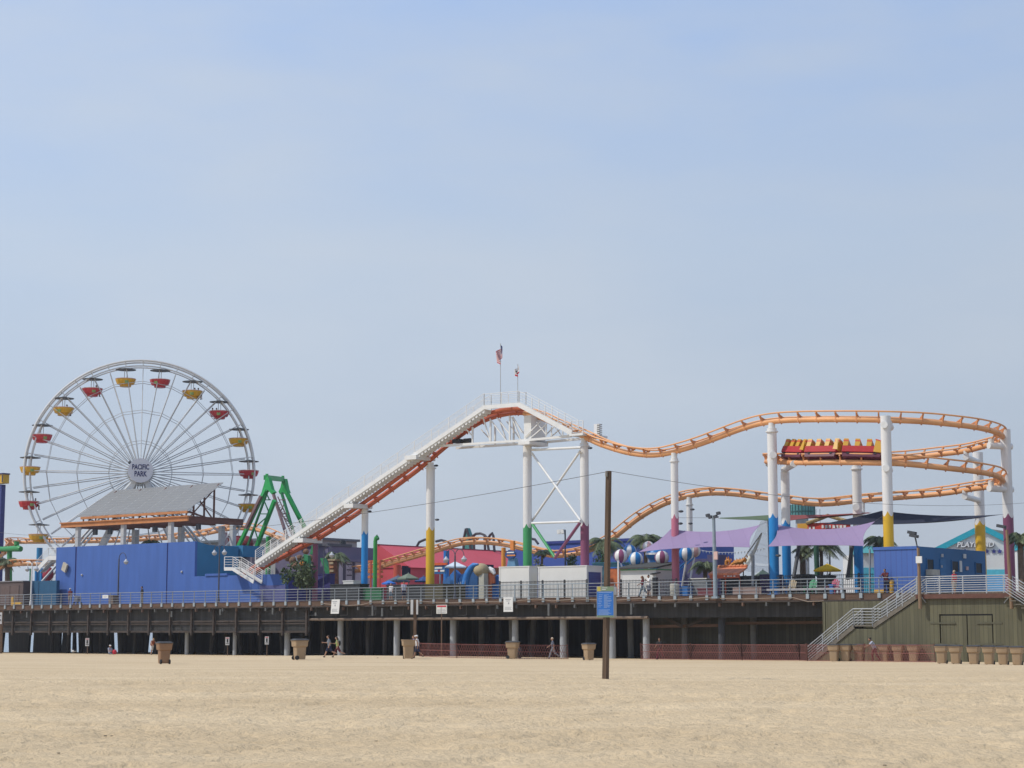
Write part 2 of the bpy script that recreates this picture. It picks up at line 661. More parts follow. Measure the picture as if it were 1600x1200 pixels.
# two faint wheel tracks of the beach rake, running across
for y0, sl in ((47.0, -0.18), (49.2, -0.18), (58.0, -0.30), (60.0, -0.30)):
    d = GY - (y0 + sl * GX)
    Z1 -= mid * 0.07 * np.exp(-(d / 0.28) ** 2) - mid * 0.04 * np.exp(-((np.abs(d) - 0.55) / 0.2) ** 2)
nx, ny = len(X), len(Y)
V = np.stack([GX.ravel(), GY.ravel(), (Z0 + Z1).ravel()], axis=1)
ii = (np.arange(ny - 1)[:, None] * nx + np.arange(nx - 1)[None, :]).ravel()
Fq = np.stack([ii, ii + 1, ii + nx + 1, ii + nx], axis=1)
gm = bpy.data.meshes.new('beach')
gm.vertices.add(len(V))
gm.vertices.foreach_set('co', V.ravel())
gm.loops.add(Fq.size)
gm.loops.foreach_set('vertex_index', Fq.ravel())
gm.polygons.add(len(Fq))
gm.polygons.foreach_set('loop_start', np.arange(0, Fq.size, 4))
gm.polygons.foreach_set('loop_total', np.full(len(Fq), 4))
gm.polygons.foreach_set('use_smooth', np.ones(len(Fq), dtype=bool))
gm.update(calc_edges=True)
gm.materials.append(sand_material())
beach = bpy.data.objects.new('beach_ground', gm)
COL.objects.link(beach)
beach['kind'] = 'structure'

sm = mat('sea water', (0.16, 0.26, 0.33), rough=0.16, var=0.10, scale=0.2, bump=0.5, bscale=0.6, spec=0.5)
sea = MB().box((-9000, 236, -3.2), (9000, 12500, -2.3)).build('sea', sm)
sea['kind'] = 'structure'

# ------------------------------------------------------------------ the pier
M_CONC = mat('pale concrete', (0.34, 0.36, 0.38), rough=0.85, var=0.14, scale=1.5, stretch=(1, 1, 0.4), dirt=0.35, bump=0.2)
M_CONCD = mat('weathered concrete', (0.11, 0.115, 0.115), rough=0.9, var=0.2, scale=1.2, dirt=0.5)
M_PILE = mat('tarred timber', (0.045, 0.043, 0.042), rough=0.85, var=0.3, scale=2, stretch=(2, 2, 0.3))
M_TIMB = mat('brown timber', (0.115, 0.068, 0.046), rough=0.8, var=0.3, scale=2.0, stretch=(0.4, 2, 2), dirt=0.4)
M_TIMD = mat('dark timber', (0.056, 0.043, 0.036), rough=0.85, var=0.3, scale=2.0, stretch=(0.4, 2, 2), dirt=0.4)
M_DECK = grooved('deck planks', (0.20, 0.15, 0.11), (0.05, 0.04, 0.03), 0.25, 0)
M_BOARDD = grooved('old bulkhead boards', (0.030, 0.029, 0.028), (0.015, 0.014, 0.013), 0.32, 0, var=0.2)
M_STEEL = mat('galvanised steel', (0.27, 0.295, 0.32), rough=0.45, metal=0.35, var=0.12, scale=4, dirt=0.2)
M_GREYB = mat('blue grey painted steel', (0.25, 0.31, 0.36), rough=0.5, var=0.1, scale=3, dirt=0.25)
M_BLACK = mat('black iron', (0.025, 0.027, 0.03), rough=0.5, var=0.1)
M_WHITE = mat('white paint', (0.74, 0.74, 0.72), rough=0.45, var=0.05, scale=1.5, dirt=0.14)
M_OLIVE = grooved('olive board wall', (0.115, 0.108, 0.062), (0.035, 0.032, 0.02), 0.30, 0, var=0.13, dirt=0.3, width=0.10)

PX0, PX1 = -125.0, 40.0
pier = pthing('pier', 'long timber and concrete pier raised on columns over the beach sand', 'pier', (0, 0, 0))
MB(PM).box((PX0, 0.12, ZD - 0.25), (PX1, 72, ZD)).build('deck', M_DECK, pier)
lx_r = L(1290, 950, 0).x                           # the olive wall starts here
MB(PM).box((PX0, 0.0, ZD - 0.44), (lx_r + 7.4, 0.12, ZD + 0.01)).build('fascia_beam', M_TIMB, pier)
MB(PM).box((PX0, -0.06, ZD - 0.54), (lx_r + 7.4, 0.20, ZD - 0.443)).build('ledge_beam', M_TIMD, pier)
# ends of the joists peeping out beneath the ledge
x = -95.0
while x < lx_r + 5:
    MB(PM).box((x, -0.10, ZD - 0.82), (x + 0.14, 0.1, ZD - 0.55)).build('joist_end', M_CONCD if random.random() < .5 else M_TIMB, pier)
    x += 1.93 + random.uniform(-0.15, 0.15)
# header wall, set back, that closes the space above the cap beam
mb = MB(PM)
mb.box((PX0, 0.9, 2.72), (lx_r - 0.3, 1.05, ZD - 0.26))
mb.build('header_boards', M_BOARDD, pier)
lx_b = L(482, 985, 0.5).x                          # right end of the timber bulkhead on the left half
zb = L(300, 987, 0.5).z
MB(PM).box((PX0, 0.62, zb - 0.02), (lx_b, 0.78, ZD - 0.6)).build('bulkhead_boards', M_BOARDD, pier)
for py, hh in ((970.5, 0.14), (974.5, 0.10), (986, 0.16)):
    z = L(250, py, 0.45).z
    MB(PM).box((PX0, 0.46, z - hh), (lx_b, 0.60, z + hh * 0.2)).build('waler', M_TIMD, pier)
x = lx_b - 0.1
while x > -95:
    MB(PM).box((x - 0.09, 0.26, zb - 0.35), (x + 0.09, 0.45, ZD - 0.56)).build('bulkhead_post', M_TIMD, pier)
    x -= 3.05
# cap beam over the concrete columns of the right half
xa, xb = L(483, 967, 0.6).x, L(1012, 963, 0.6).x
zc = L(800, 966.5, 0.6).z
MB(PM).tube((xa, 0.62, zc + 0.02), (xb, 0.62, zc + 0.02), 0.12, n=10).build('cap_pipe', mat('rust brown pipe', (0.20, 0.15, 0.115), rough=0.7, var=0.25, scale=3, dirt=0.4), pier)
# front row of round concrete columns
for i, px in enumerate((292, 367, 449, 532, 620, 708, 805, 880, 957, 1010, 1128)):
    p = L(px, 1000, 1.7)
    r = 0.27 if px not in (292, 367) else 0.19
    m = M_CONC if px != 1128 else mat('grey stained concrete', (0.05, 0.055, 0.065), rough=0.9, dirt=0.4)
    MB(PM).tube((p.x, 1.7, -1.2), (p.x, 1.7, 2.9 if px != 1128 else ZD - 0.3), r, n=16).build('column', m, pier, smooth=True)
# rows of dark piles behind
rnd = random.Random(4)
nrow = 0
for row, ly in enumerate((3.4, 6.5, 10, 15)):
    x = -92.0
    step = 2.6 if row < 2 else 3.4
    while x < lx_r - 2:
        xx = x + rnd.uniform(-0.5, 0.5)
        if x < -40:
            r, m = rnd.uniform(0.17, 0.24), M_PILE
        else:
            r, m = 0.24, M_CONCD
        dx = rnd.uniform(-0.1, 0.1) if rnd.random() < .8 else rnd.uniform(-0.9, 0.9)
        if nrow < 96:
            MB(PM).tube((xx, ly, -1.6), (xx + dx, ly, ZD - 0.25), r, r * 1.12, n=9).build('pile', m, pier, smooth=True)
        nrow += 1
        x += (step if x < -40 else 6.0) + (0 if row < 3 else 2)
# wall added to darken the view under the deck, with gaps towards the sea at the outer end
xg = [-125, -88.6, -87.4, -84.2, -83.5, -77.5, -76.9, -75.6, -74.4, -62.0, -61.4, -59.6, -58.6]
lo = [L(p, 1010, 18).x for p in (-260, 4, 13, 45, 52, 93, 97, 107, 113, 116, 122, 175, 184, 222, 226, 230, 238, 371, 376)]
for a, b in zip(lo[0::2], lo[1::2]):
    s1_, s2_ = rnd.uniform(-0.35, 0.35), rnd.uniform(-0.35, 0.35)
    MB(PM).prism([(a - s1_, 18, -2.2), (b - s2_, 18, -2.2), (b + s2_, 18, ZD - 0.26), (a + s1_, 18, ZD - 0.26)], (0, 0.3, 0)).build('added_dark_wall', M_BOARDD, pier)
MB(PM).box((lo[-1], 18, -2.2), (PX1, 18.3, ZD - 0.26)).build('added_dark_wall', M_BOARDD, pier)
# cross bracing and walls of the bay beside the olive wall
bay = L(1010, 980, 4.5).x
MB(PM).box((bay - 0.5, 4.4, -1.5), (lx_r + 0.1, 4.6, ZD - 0.26)).build('bay_wall', grooved('shaded bay boards', (0.038, 0.037, 0.024), (0.012, 0.012, 0.010), 0.30, 0, var=0.15), pier)  # olive boards darkened to paint in the shadow under the deck
def pbar(name, a, b, ly, w, m):
    A, Bp = L(a[0], a[1], ly), L(b[0], b[1], ly)
    MB(PM).bar(A, Bp, 0.08, w).build(name, m, pier)
pbar('brace', (1014, 953), (1066, 979), 2.2, 0.20, M_TIMD)
pbar('brace', (1072, 979), (1130, 954), 2.3, 0.20, M_TIMD)
pbar('brace', (1012, 979), (1133, 977), 2.45, 0.22, M_TIMB)
pbar('brace', (1035, 961.5), (1240, 958.5), 2.6, 0.18, M_TIMB)
pbar('brace', (1133, 974), (1290, 972.5), 2.7, 0.20, M_TIMB)
pbar('brace', (1017, 957), (1018, 976), 2.0, 0.22, M_TIMD)
# hanging drain pipes under the fascia, each a short dark drop
for px, a, b in ((43, 956, 965), (269, 955, 964), (345, 952, 961), (494, 957, 962), (427, 950, 960), (583, 946, 962), (598, 950, 963), (858, 943, 962), (987, 943, 960)):
    p, q = L(px, a, -0.12), L(px, b, -0.12)
    MB(PM).box((p.x - 0.09, -0.22, q.z), (p.x + 0.09, -0.10, p.z)).build('hanger_block', M_CONCD, pier)
for px in (494, 526, 543, 587, 630, 675, 729, 775):
    p, q = L(px, 947 if px < 640 else 944, 0.5), L(px, 961, 0.5)
    MB(PM).tube((p.x, 0.5, q.z), (p.x, 0.5, p.z), 0.035, n=6).path([(p.x, 0.5, q.z), (p.x - 0.9, 0.5, q.z - 0.02)], 0.03, n=6).build('hanger_rod', M_CONCD, pier)
# slack cable looped along the fascia
cp = []
for px, py in ((500, 942), (512, 944), (545, 946), (565, 945), (580, 941), (640, 939), (700, 942), (760, 940), (800, 941), (813, 938), (840, 936), (862, 939), (900, 936), (960, 938), (1000, 935), (1040, 938), (1100, 934), (1160, 936), (1222, 934), (1240, 934), (1262, 940), (1287, 939)):
    cp.append(L(px, py, -0.14))
MB(PM).path(cp, 0.028, n=6).build('slack_cable', mat('pale cable', (0.28, 0.22, 0.17)), pier, smooth=True)

# ------------------------------------------------------------------ railings along the edge
def railing(name, label, x0, x1, y, z, h, step, post_m, rail_m, nr=5, brackets=True, yaw_pts=None, top_r=0.032, r=0.016, group=None):
    t = pthing(name, label, 'railing', (x0, y, z), group)
    n = max(1, round((x1 - x0) / step))
    for i in range(n + 1):
        x = x0 + (x1 - x0) * i / n
        MB(PM).box((x - 0.028, y - 0.028, z), (x + 0.028, y + 0.028, z + h)).build('post', post_m, t)
        if brackets:
            MB(PM).box((x - 0.12, -0.10, ZD - 0.33), (x + 0.12, -0.003, ZD + 0.02)).build('bracket', M_BRK, t)
    for k in range(nr):
        zz = z + h - (h - 0.10) * k / (nr - 1)
        MB(PM).tube((x0, y - 0.05, zz), (x1, y - 0.05, zz), top_r if k == 0 else r, n=6).build('rail', rail_m, t)
    return t
M_BRK = mat('grey bracket', (0.30, 0.35, 0.38), rough=0.6, var=0.12, scale=2, dirt=0.3)
xsr = [L(px, 925, -0.05).x for px in (-60, 523, 782, 918, 982, 1432)]
railing('pier_railing', 'horizontal bar steel railing on the pier edge beside the blue building', xsr[0], xsr[1], -0.05, ZD, 1.08, 1.55, M_STEEL, M_STEEL, r=0.018)
railing('pier_railing', 'horizontal bar steel railing on the pier edge under the yellow and blue coaster columns', xsr[1] + 0.02, xsr[2], -0.05, ZD, 1.08, 1.5, M_STEEL, M_STEEL, r=0.018)
railing('pier_railing', 'dark horizontal bar railing on the pier edge along the white containers', xsr[2] + 0.02, xsr[3], -0.05, ZD, 1.08, 1.45, M_GREYB, M_GREYB, nr=4)
railing('pier_railing', 'horizontal bar railing on the pier edge in front of the blue roller door', xsr[3] + 0.02, xsr[4], -0.05, ZD, 1.08, 1.45, M_STEEL, M_STEEL)
railing('pier_railing', 'blue grey bar railing on the pier edge below the purple shade sails', xsr[4] + 0.02, xsr[5], -0.05, ZD, 1.08, 1.40, M_GREYB, M_STEEL)

def picket(name, label, px0, px1, ly, h, gap=0.14, z=ZD, step=2.4, m=None):
    m = m or M_BLACK
    x0, x1 = L(px0, 915, ly).x, L(px1, 915, ly).x
    t = pthing(name, label, 'fence', (x0, ly, z))
    n = max(1, round((x1 - x0) / step))
    for i in range(n + 1):
        x = x0 + (x1 - x0) * i / n
        MB(PM).box((x - 0.05, ly - 0.05, z), (x + 0.05, ly + 0.05, z + h + 0.05)).build('post', m, t)
    mb = MB(PM)
    for zz in (z + h - 0.08, z + h * 0.5, z + 0.12):
        mb.box((x0, ly - 0.02, zz - 0.02), (x1, ly + 0.02, zz + 0.02))
    x = x0 + gap
    while x < x1:
        mb.box((x - 0.012, ly - 0.012, z + 0.05), (x + 0.012, ly + 0.012, z + h))
        x += gap
    mb.build('grille', m, t)
    return t
picket('picket_fence', 'black upright bar fence standing before the white containers', 781, 917, 1.2, 1.42)
picket('picket_fence', 'black upright bar fence standing before the white kiosk with green trim', 970, 1057, 1.3, 1.35)
picket('picket_fence', 'long black upright bar fence behind the purple sails and the small blue trailer', 1165, 1437, 4.0, 1.55, gap=0.16)
# ------------------------------------------------------------------ roller coaster
M_ORG = mat('weathered orange paint', (0.76, 0.375, 0.160), rough=0.5, var=0.10, scale=0.8, dirt=0.12)
M_ORGD = mat('shaded orange on brackets', (0.60, 0.25, 0.095), rough=0.55, var=0.12, scale=1.5, dirt=0.15)  # track orange darkened to paint in the shade on the brackets
M_RED = mat('shaded red orange paint', (0.52, 0.125, 0.052), rough=0.5, var=0.12, scale=0.8, dirt=0.15)  # redder paint of the lift, with its underside shade put into the colour
M_GRATE = mat('grey white grating', (0.58, 0.58, 0.56), rough=0.6, var=0.08, scale=3)

HR = 9.1
hc = L(1381, 700, HR + 4.2)
HC = PM @ Vector((hc.x, HR + 4.2, 0))
LYF, LYB = 4.2, 4.2 + 2 * HR

def Cp(px, py, far):
    """point seen at px,py over the plan circle of the helix"""
    d = ray(px, py)
    dx, dy = d.x / d.y, 1.0
    cx, cy = HC.x - CAM.x, HC.y - CAM.y
    a = dx * dx + dy * dy
    b = -2 * (dx * cx + dy * cy)
    c = cx * cx + cy * cy - HR * HR
    disc = max(0.0, b * b - 4 * a * c)
    t = (-b + (1 if far else -1) * math.sqrt(disc)) / (2 * a)
    return CAM + d * (t / 1.0 / d.y)

def crom(pts, vals, step):
    """Catmull-Rom through points, resampled every step metres; returns points and interpolated values"""
    P, Vv = [], []
    n = len(pts)
    for i in range(n - 1):
        p0, p1, p2, p3 = pts[max(i - 1, 0)], pts[i], pts[i + 1], pts[min(i + 2, n - 1)]
        m = max(2, int((p2 - p1).length / 0.1))
        for k in range(m):
            t = k / m
            q = 0.5 * ((2 * p1) + (p2 - p0) * t + (2 * p0 - 5 * p1 + 4 * p2 - p3) * t * t + (3 * p1 - p0 - 3 * p2 + p3) * t ** 3)
            P.append(q)
            Vv.append(vals[i] + (vals[i + 1] - vals[i]) * (t * t * (3 - 2 * t)))
    P.append(pts[-1])
    Vv.append(vals[-1])
    out, ov = [P[0]], [Vv[0]]
    acc = 0.0
    for i in range(1, len(P)):
        d = (P[i] - P[i - 1]).length
        while acc + d >= step:
            t = (step - acc) / d
            q = P[i - 1].lerp(P[i], t)
            out.append(q)
            ov.append(Vv[i - 1] + (Vv[i] - Vv[i - 1]) * t)
            P[i - 1] = q
            d = (P[i] - q).length
            acc = 0.0
        acc += d
    return out, ov

class Track:
    def __init__(s, pts, bank, step=0.4, smooth=0):
        s.p, s.b = crom(pts, bank, step)
        for _ in range(smooth):
            s.p = [s.p[0]] + [(s.p[i - 1] + s.p[i] * 2 + s.p[i + 1]) / 4 for i in range(1, len(s.p) - 1)] + [s.p[-1]]
        s.step = step
        s.fr = []
        n = len(s.p)
        for i in range(n):
            d = (s.p[min(i + 1, n - 1)] - s.p[max(i - 1, 0)]).normalized()
            side = d.cross(Vector((0, 0, 1))).normalized()       # to the right of travel
            u = side.cross(d)
            a = R_(s.b[i])
            up = u * math.cos(a) - side * math.sin(a)            # positive bank leans to the left of travel
            s.fr.append((d, d.cross(up).normalized(), up))
    def at(s, i, a, u):
        d, sd, up = s.fr[i]
        return s.p[i] + sd * a + up * u
    def line(s, a, u, i0=0, i1=None):
        i1 = len(s.p) if i1 is None else i1
        return [s.at(i, a, u) for i in range(i0, i1)]

GA, UP = 0.50, 0.47
def tie(mb, tr, i, sc=1.0):
    """bracket from the spine to both running rails: two slanted plates and a cross bar"""
    d = tr.fr[i][0] * 0.055
    c = tr.at(i, 0, 0.05)
    for sgn in (-1, 1):
        q = tr.at(i, sgn * GA, UP - 0.02)
        r1 = tr.at(i, sgn * 0.19, -0.22)
        top = tr.at(i, sgn * (GA - 0.17), UP - 0.04)
        mb.prism([r1 - d, tr.at(i, sgn * 0.23, 0.12) - d, q - d, top - d, tr.at(i, sgn * 0.05, 0.20) - d], d * 2)
    mb.bar(tr.at(i, -GA, UP - 0.12), tr.at(i, GA, UP - 0.12), 0.10, 0.10, tr.fr[i][2])

def lay(tr, parent, m, mt, i0, i1, spine_r=0.21, ties='parts', every=4, count=None, nspine=12):
    MB().path(tr.line(0, 0, i0, i1), spine_r, n=nspine).build('spine', m, parent, smooth=True)
    for sgn in (-1, 1):
        MB().path(tr.line(sgn * GA, UP, i0, i1), 0.062, n=8).build('running_rail', m, parent, smooth=True)
    mb = MB()
    for i in range(i0 + 1, i1 - 1, every):
        if ties == 'parts':
            q = MB()
            tie(q, tr, i)
            q.build('cross_tie', mt, parent)
        else:
            tie(mb, tr, i)
    if ties != 'parts':
        o = mb.build('cross_tie', mt, parent)
        o['kind'] = 'stuff'

coaster = pthing('roller_coaster', 'orange tubular roller coaster on white columns with painted feet, circling twice', 'roller coaster', (L(672, 930, 5).x, 5, ZD))

lyL = 6.0
pl = [(385, 905), (415, 885), (502, 839.5), (577, 790.5), (640, 745), (668, 723), (696, 699), (723, 678.5), (739, 667), (757, 657.5), (777, 650.5), (797, 646.5), (814, 645.5), (828, 647), (845, 652.5), (870, 664), (895, 674.8), (916, 684), (930, 691), (948, 697.8), (977, 706.5), (1000, 710.2), (1018, 711.5), (1040, 709.3), (1054, 705.5), (1070, 701.5), (1100, 691.8), (1132, 679.8), (1162, 668.8), (1192, 660.7), (1222, 657.2), (1243, 656.3)]
pts, bank = [], []
for px, py in pl:
    ly = lyL if px < 820 else lyL + (LYF - lyL) * sst(820, 1010, px)
    pts.append(Rw(px, py, ly))
    bank.append(0.0 if px < 940 else 4 + 14 * sst(1100, 1243, px))
n_lift = len(pts)
def add(px, py, far, b):
    pts.append(Cp(px, py, far))
    bank.append(b)
for a in ((1266, 655.7), (1291, 655.5), (1326, 655.5), (1366, 656), (1406, 657), (1448.5, 659), (1487, 662.8), (1520, 666.8), (1546, 672), (1560, 677)):
    add(*a, False, 20)
for a in ((1567, 683),):
    add(*a, False, 22)
for a in ((1563, 690.5), (1552, 694), (1540, 696.5), (1522, 701.8), (1498, 706.5), (1467, 710), (1433, 714.3), (1403, 717), (1370, 718.8), (1330, 720), (1280, 720.8), (1240, 721), (1213, 721.2)):
    add(*a, True, 24)
add(1197.5, 721.3, False, 22)
for a in ((1217.5, 721.4), (1235, 722.4), (1261, 722.8), (1291, 722.4), (1326, 722.4), (1361, 723.2), (1402, 724), (1444, 727.6), (1481, 731.6), (1519, 735.8), (1547, 740.5), (1560, 744)):
    add(*a, False, 22)
add(1566.5, 750, False, 22)
for a in ((1564, 756), (1553, 759.7), (1540, 761.4), (1523, 763.6), (1499, 767.6)):
    add(*a, True, 22)
LY2 = LYB
for px, py in ((1472, 771.4), (1439, 774.6), (1406, 777.5), (1373, 779.9), (1337, 783), (1310, 786.3), (1283, 788), (1253, 785.8), (1217, 780.7), (1196, 778.6), (1168, 774.4), (1139, 771.5), (1110, 770.8), (1082, 774.3), (1064, 778.3), (1035, 789), (1002, 807.4), (980, 824), (960, 840.3), (935, 854), (920, 860.5), (903, 865), (875, 868.6), (860, 868), (845, 865), (830, 861.3), (811, 856.2), (790, 851.3), (762, 848), (732, 848), (712, 851.6), (681, 861), (660, 866.7), (640, 872.6), (615, 879.6), (595, 886), (570, 891), (535, 892), (505, 884), (486, 872), (468, 858.5), (448, 846.5), (431, 839), (412, 831), (392, 826.3), (370, 826), (350, 828), (330, 832.5), (310, 836), (285, 838.8), (258, 841.3), (220, 843.6), (180, 845.5), (130, 846.5), (78, 847.2), (50, 847.3)):
    ly = LY2 + (34 - LY2) * sst(720, 420, px) if px < 720 else LY2
    pts.append(Rw(px, py, ly))
    bank.append(20 * sst(1400, 1480, px) if px > 600 else (18 if 440 > px > 300 else 0))
# turn at the outer end, towards the viewer
for px, py, ly in ((30, 847.4, 33.6), (17, 847.8, 31.5), (11, 850, 28), (16, 857, 23), (0, 869, 16.5)):
    pts.append(Rw(px, py, ly))
    bank.append(20)
tr = Track(pts, bank, 0.4, smooth=3)
NP = len(tr.p)
# where the lift's red track ends
def nearest(px, lo=0, hi=None):
    best = None
    for i in range(lo, hi or NP):
        c = tr.p[i] - CAM
        fwd = c.y * CP + c.z * SP
        x = 800 + F_PX * c.x / fwd
        if best is None or abs(x - px) < best[0]:
            best = (abs(x - px), i)
    return best[1]
i_lift = nearest(826, 0, int(120 / 0.4))
i_hel = i_lift
lay(tr, coaster, M_RED, M_RED, 0, i_lift, spine_r=0.17, ties='stuff', every=5)
for sgn in (-1, 1):
    MB().path(tr.line(sgn * GA, UP - 0.12, 0, i_lift), 0.19, n=10).build('rail_beam', M_RED, coaster, smooth=True)
i_far = min(NP, i_lift + 4 * 96 + 2)
# nearest ninety-odd brackets as parts, the rest together
MB().path(tr.line(0, 0, i_lift - 1, NP), 0.215, n=14).build('spine', M_ORG, coaster, smooth=True)
for sgn in (-1, 1):
    MB().path(tr.line(sgn * GA, UP, i_lift - 1, NP), 0.066, n=8).build('running_rail', M_ORG, coaster, smooth=True)
far_b = MB()
for i in range(i_lift + 4, NP - 2, 4):
    if i < i_far:
        q = MB()
        tie(q, tr, i)
        q.build('cross_tie', M_ORGD, coaster)
    else:
        tie(far_b, tr, i)
far_b.build('cross_tie', M_ORGD, coaster)['kind'] = 'stuff'

# second length of the same ride at the outer end, below
pts2 = [Rw(*a) for a in ((-60, 905, 12), (-25, 896, 12), (0, 887.5, 12), (10, 884.2, 12), (25, 882.2, 12), (41, 881.4, 12), (60, 881.6, 12.5), (84, 882, 14))]
tr2 = Track(pts2, [12, 10, 8, 6, 4, 2, 0, 0], 0.4)
lay(tr2, coaster, M_ORG, M_ORGD, 0, len(tr2.p), ties='stuff')

# columns
C_PUR, C_YEL, C_GRN, C_BLU, C_PNK = (0.215, 0.062, 0.125), (0.66, 0.40, 0.025), (0.05, 0.30, 0.105), (0.012, 0.22, 0.56), (0.48, 0.15, 0.22)
WT = (0.72, 0.71, 0.69)

def column(base, top, r, low, zs, name, plate=True, r2=None):
    """base: world point on the deck; zs: height of the paint line above the deck"""
    base = Vector(base)
    o = Vector((base.x, base.y, ZD))
    m = wave_paint('column paint ' + name, WT, low, zs)
    q = MB()
    q.tube((base.x, base.y, ZD), (base.x, base.y, top), r, r2 or r, n=24)
    c = q.build('column', m, coaster, smooth=True, origin=o)
    f = MB()
    f.tube((base.x, base.y, ZD), (base.x, base.y, ZD + 0.12), r * 1.5, n=20).build('base_plate', m, c)
    if plate:
        f = MB()
        f.tube((base.x, base.y, top - 0.30), (base.x, base.y, top - 0.22), r * 1.32, n=24)
        f.tube((base.x, base.y, top), (base.x, base.y, top + 0.25), r * 0.72, n=16)
        f.build('flange', M_WHITE, c)
    return c

def col_at(px, py_top, dia_px, ly, low, py_paint, name, plate=True):
    t = L(px, py_top, ly)
    b = PM @ Vector((t.x, ly, 0))
    r = dia_px / 2 * b.y / F_PX
    return column(b, t.z, r, low, L(px, py_paint, ly).z - ZD, name, plate), b

def col_under(px, which_lo, which_hi, dia_px, low, py_paint, name):
    i = nearest(px, which_lo, which_hi)
    p = tr.p[i]
    c = column((p.x, p.y, 0), p.z - 0.52, dia_px / 2 * p.y / F_PX, low, B(px, py_paint, p.y).z - ZD, name, True)
    MB().tube((p.x, p.y, p.z - 0.55), p - Vector((0, 0, 0.1)), 0.24, 0.26, n=12).build('saddle', M_WHITE, c, smooth=True)
    return c

def at_track(px, lo, hi):
    i = nearest(px, lo, hi)
    return i, tr.p[i]

col_at(493, 850, 8.5, 6.0, C_PUR, 700, 'all purple', False)
col_at(570.5, 796, 10.5, 6.0, C_BLU, 832, 'blue foot')
col_at(673, 727, 13.5, 6.0, C_YEL, 826, 'yellow foot')
col_at(824, 697, 13.8, 6.0, C_GRN, 822, 'green foot', False)
col_under(914, 0, 330, 13.6, C_PUR, 819, 'purple foot')
col_under(1055.5, i_lift, i_lift + 220, 11.8, C_PNK, 807, 'pink foot')
col_under(1207.5, i_lift, 220, 15, C_BLU, 806, 'sky blue foot')
col_under(1075, 440, 470, 9.5, WT, 960, 'plain white')
col_at(1338, 728, 14.5, LYF + 6.5, C_BLU, 824, 'deep blue foot')
col_at(1226.5, 737, 13.8, LYF + 4.2, C_BLU, 816, 'blue foot tall', False)
# columns outside the circle carry the track on arms
def arm_col(px, py_top, dia_px, y, low, py_paint, name):
    t = B(px, py_top, y)
    r = dia_px / 2 * y / F_PX
    c = column(t, t.z, r, low, B(px, py_paint, y).z - ZD, name, False)
    return c, Vector((t.x, y, t.z)), r
def arms(c, base, r, dests, ra=0.26):
    for q in dests:
        z = q.z - 0.52
        a = Vector((base.x, base.y, z))
        d = Vector((q.x - base.x, q.y - base.y, 0)).normalized()
        MB().tube(a - d * (r + 0.12), Vector((q.x, q.y, z)) + d * 0.25, ra, n=16).build('arm', M_WHITE, c, smooth=True)
        MB().tube(Vector((q.x, q.y, z)), q, 0.2, 0.24, n=10).build('saddle', M_WHITE, c, smooth=True)
def circ(ang, i_lo, i_hi):
    return tr.p[i_lo]
yF = HC.y - HR
i0 = nearest(1300, int(i_lift + 40), int(i_lift + 300))
# index windows of the two turns
top_front = [i for i in range(i_lift + 50, NP)]
def level(px, which):
    """index where the track passes px: which = 0 first front pass, 1 first far pass, 2 second front pass, 3 second far pass"""
    hits = []
    prev = None
    for i in range(i_lift + 30, NP - 600 if NP > 1200 else NP):
        c = tr.p[i] - CAM
        x = 800 + F_PX * c.x / (c.y * CP + c.z * SP)
        if prev is not None and (prev - px) * (x - px) <= 0:
            hits.append(i)
        prev = x
    return hits[min(which, len(hits) - 1)]
yc = B(1384, 700, HC.y - HR - 1.15).y
c, b, r = arm_col(1383.5, 650, 16.2, HC.y - HR - 1.15, C_YEL, 803, 'front yellow foot')
arms(c, b, r, [tr.p[level(1384, 0)], tr.p[level(1384, 2)]])
yc = HC.y + 0.5
c, b, r = arm_col(1570.5, 671, 16.2, HC.y - 2.2, C_PUR, 806, 'outer purple foot')
arms(c, b, r, [tr.p[level(1560, 0)] + Vector((-0.25, 1.5, -0.25)), tr.p[level(1560, 2)] + Vector((-0.25, 1.5, -0.25))])
c, b, r = arm_col(1527.5, 707, 16.0, HC.y + HR + 0.2, C_YEL, 817, 'far yellow foot')
arms(c, b, r, [tr.p[level(1512, 1)], tr.p[level(1512, 3)]], 0.24)
# arms of the inner columns
def extra_arm(px, py, ly, dest, r0):
    a = Rw(px, py, ly)
    q = MB()
    d = (Vector((dest.x, dest.y, a.z)) - a).normalized()
    q.tube(a - d * (r0 + 0.14), Vector((dest.x, dest.y, a.z)) + d * 0.3, 0.27, n=16).build('arm', M_WHITE, coaster, smooth=True)
    MB().tube(Vector((dest.x, dest.y, a.z)), dest, 0.2, n=10).build('saddle', M_WHITE, coaster, smooth=True)
extra_arm(1338, 793, LYF + 6.5, tr.p[level(1352, 3)], 0.35)
extra_arm(1207.5, 711.5, LYF, tr.p[level(1201, 1)], 0.35)
extra_arm(1226.5, 733, LYF + 4.2, tr.p[level(1236, 2)], 0.33)
# columns of the return run in the background
for px, pt, w, col_, nm in ((697, 864, 9, (0.02, 0.17, 0.52), 'blue return'), (622, 889, 12, (0.55, 0.10, 0.06), 'red return'), (785, 852, 7, (0.75, 0.30, 0.05), 'orange return'), (418, 842, 8, (0.03, 0.33, 0.08), 'green return'), (352, 834, 8.5, (0.42, 0.34, 0.38), 'mauve return'), (307, 841, 8, (0.02, 0.2, 0.42), 'teal return'), (160, 850, 8, (0.02, 0.20, 0.42), 'blue outer return')):
    i = nearest(px, 475, NP)
    p = tr.p[i]
    column((p.x, p.y, 0), p.z - 0.3, w / 2 * p.y / F_PX, col_, 30.0, nm, False)
for px, pt, w, col_, nm, yy in ((62, 856, 9, (0.02, 0.20, 0.42), 'blue outer', 33),):
    t = L(px, pt, yy)
    b = PM @ Vector((t.x, yy, 0))
    column((b.x, b.y, 0), t.z, w / 2 * b.y / F_PX, col_, 30.0, nm, False)

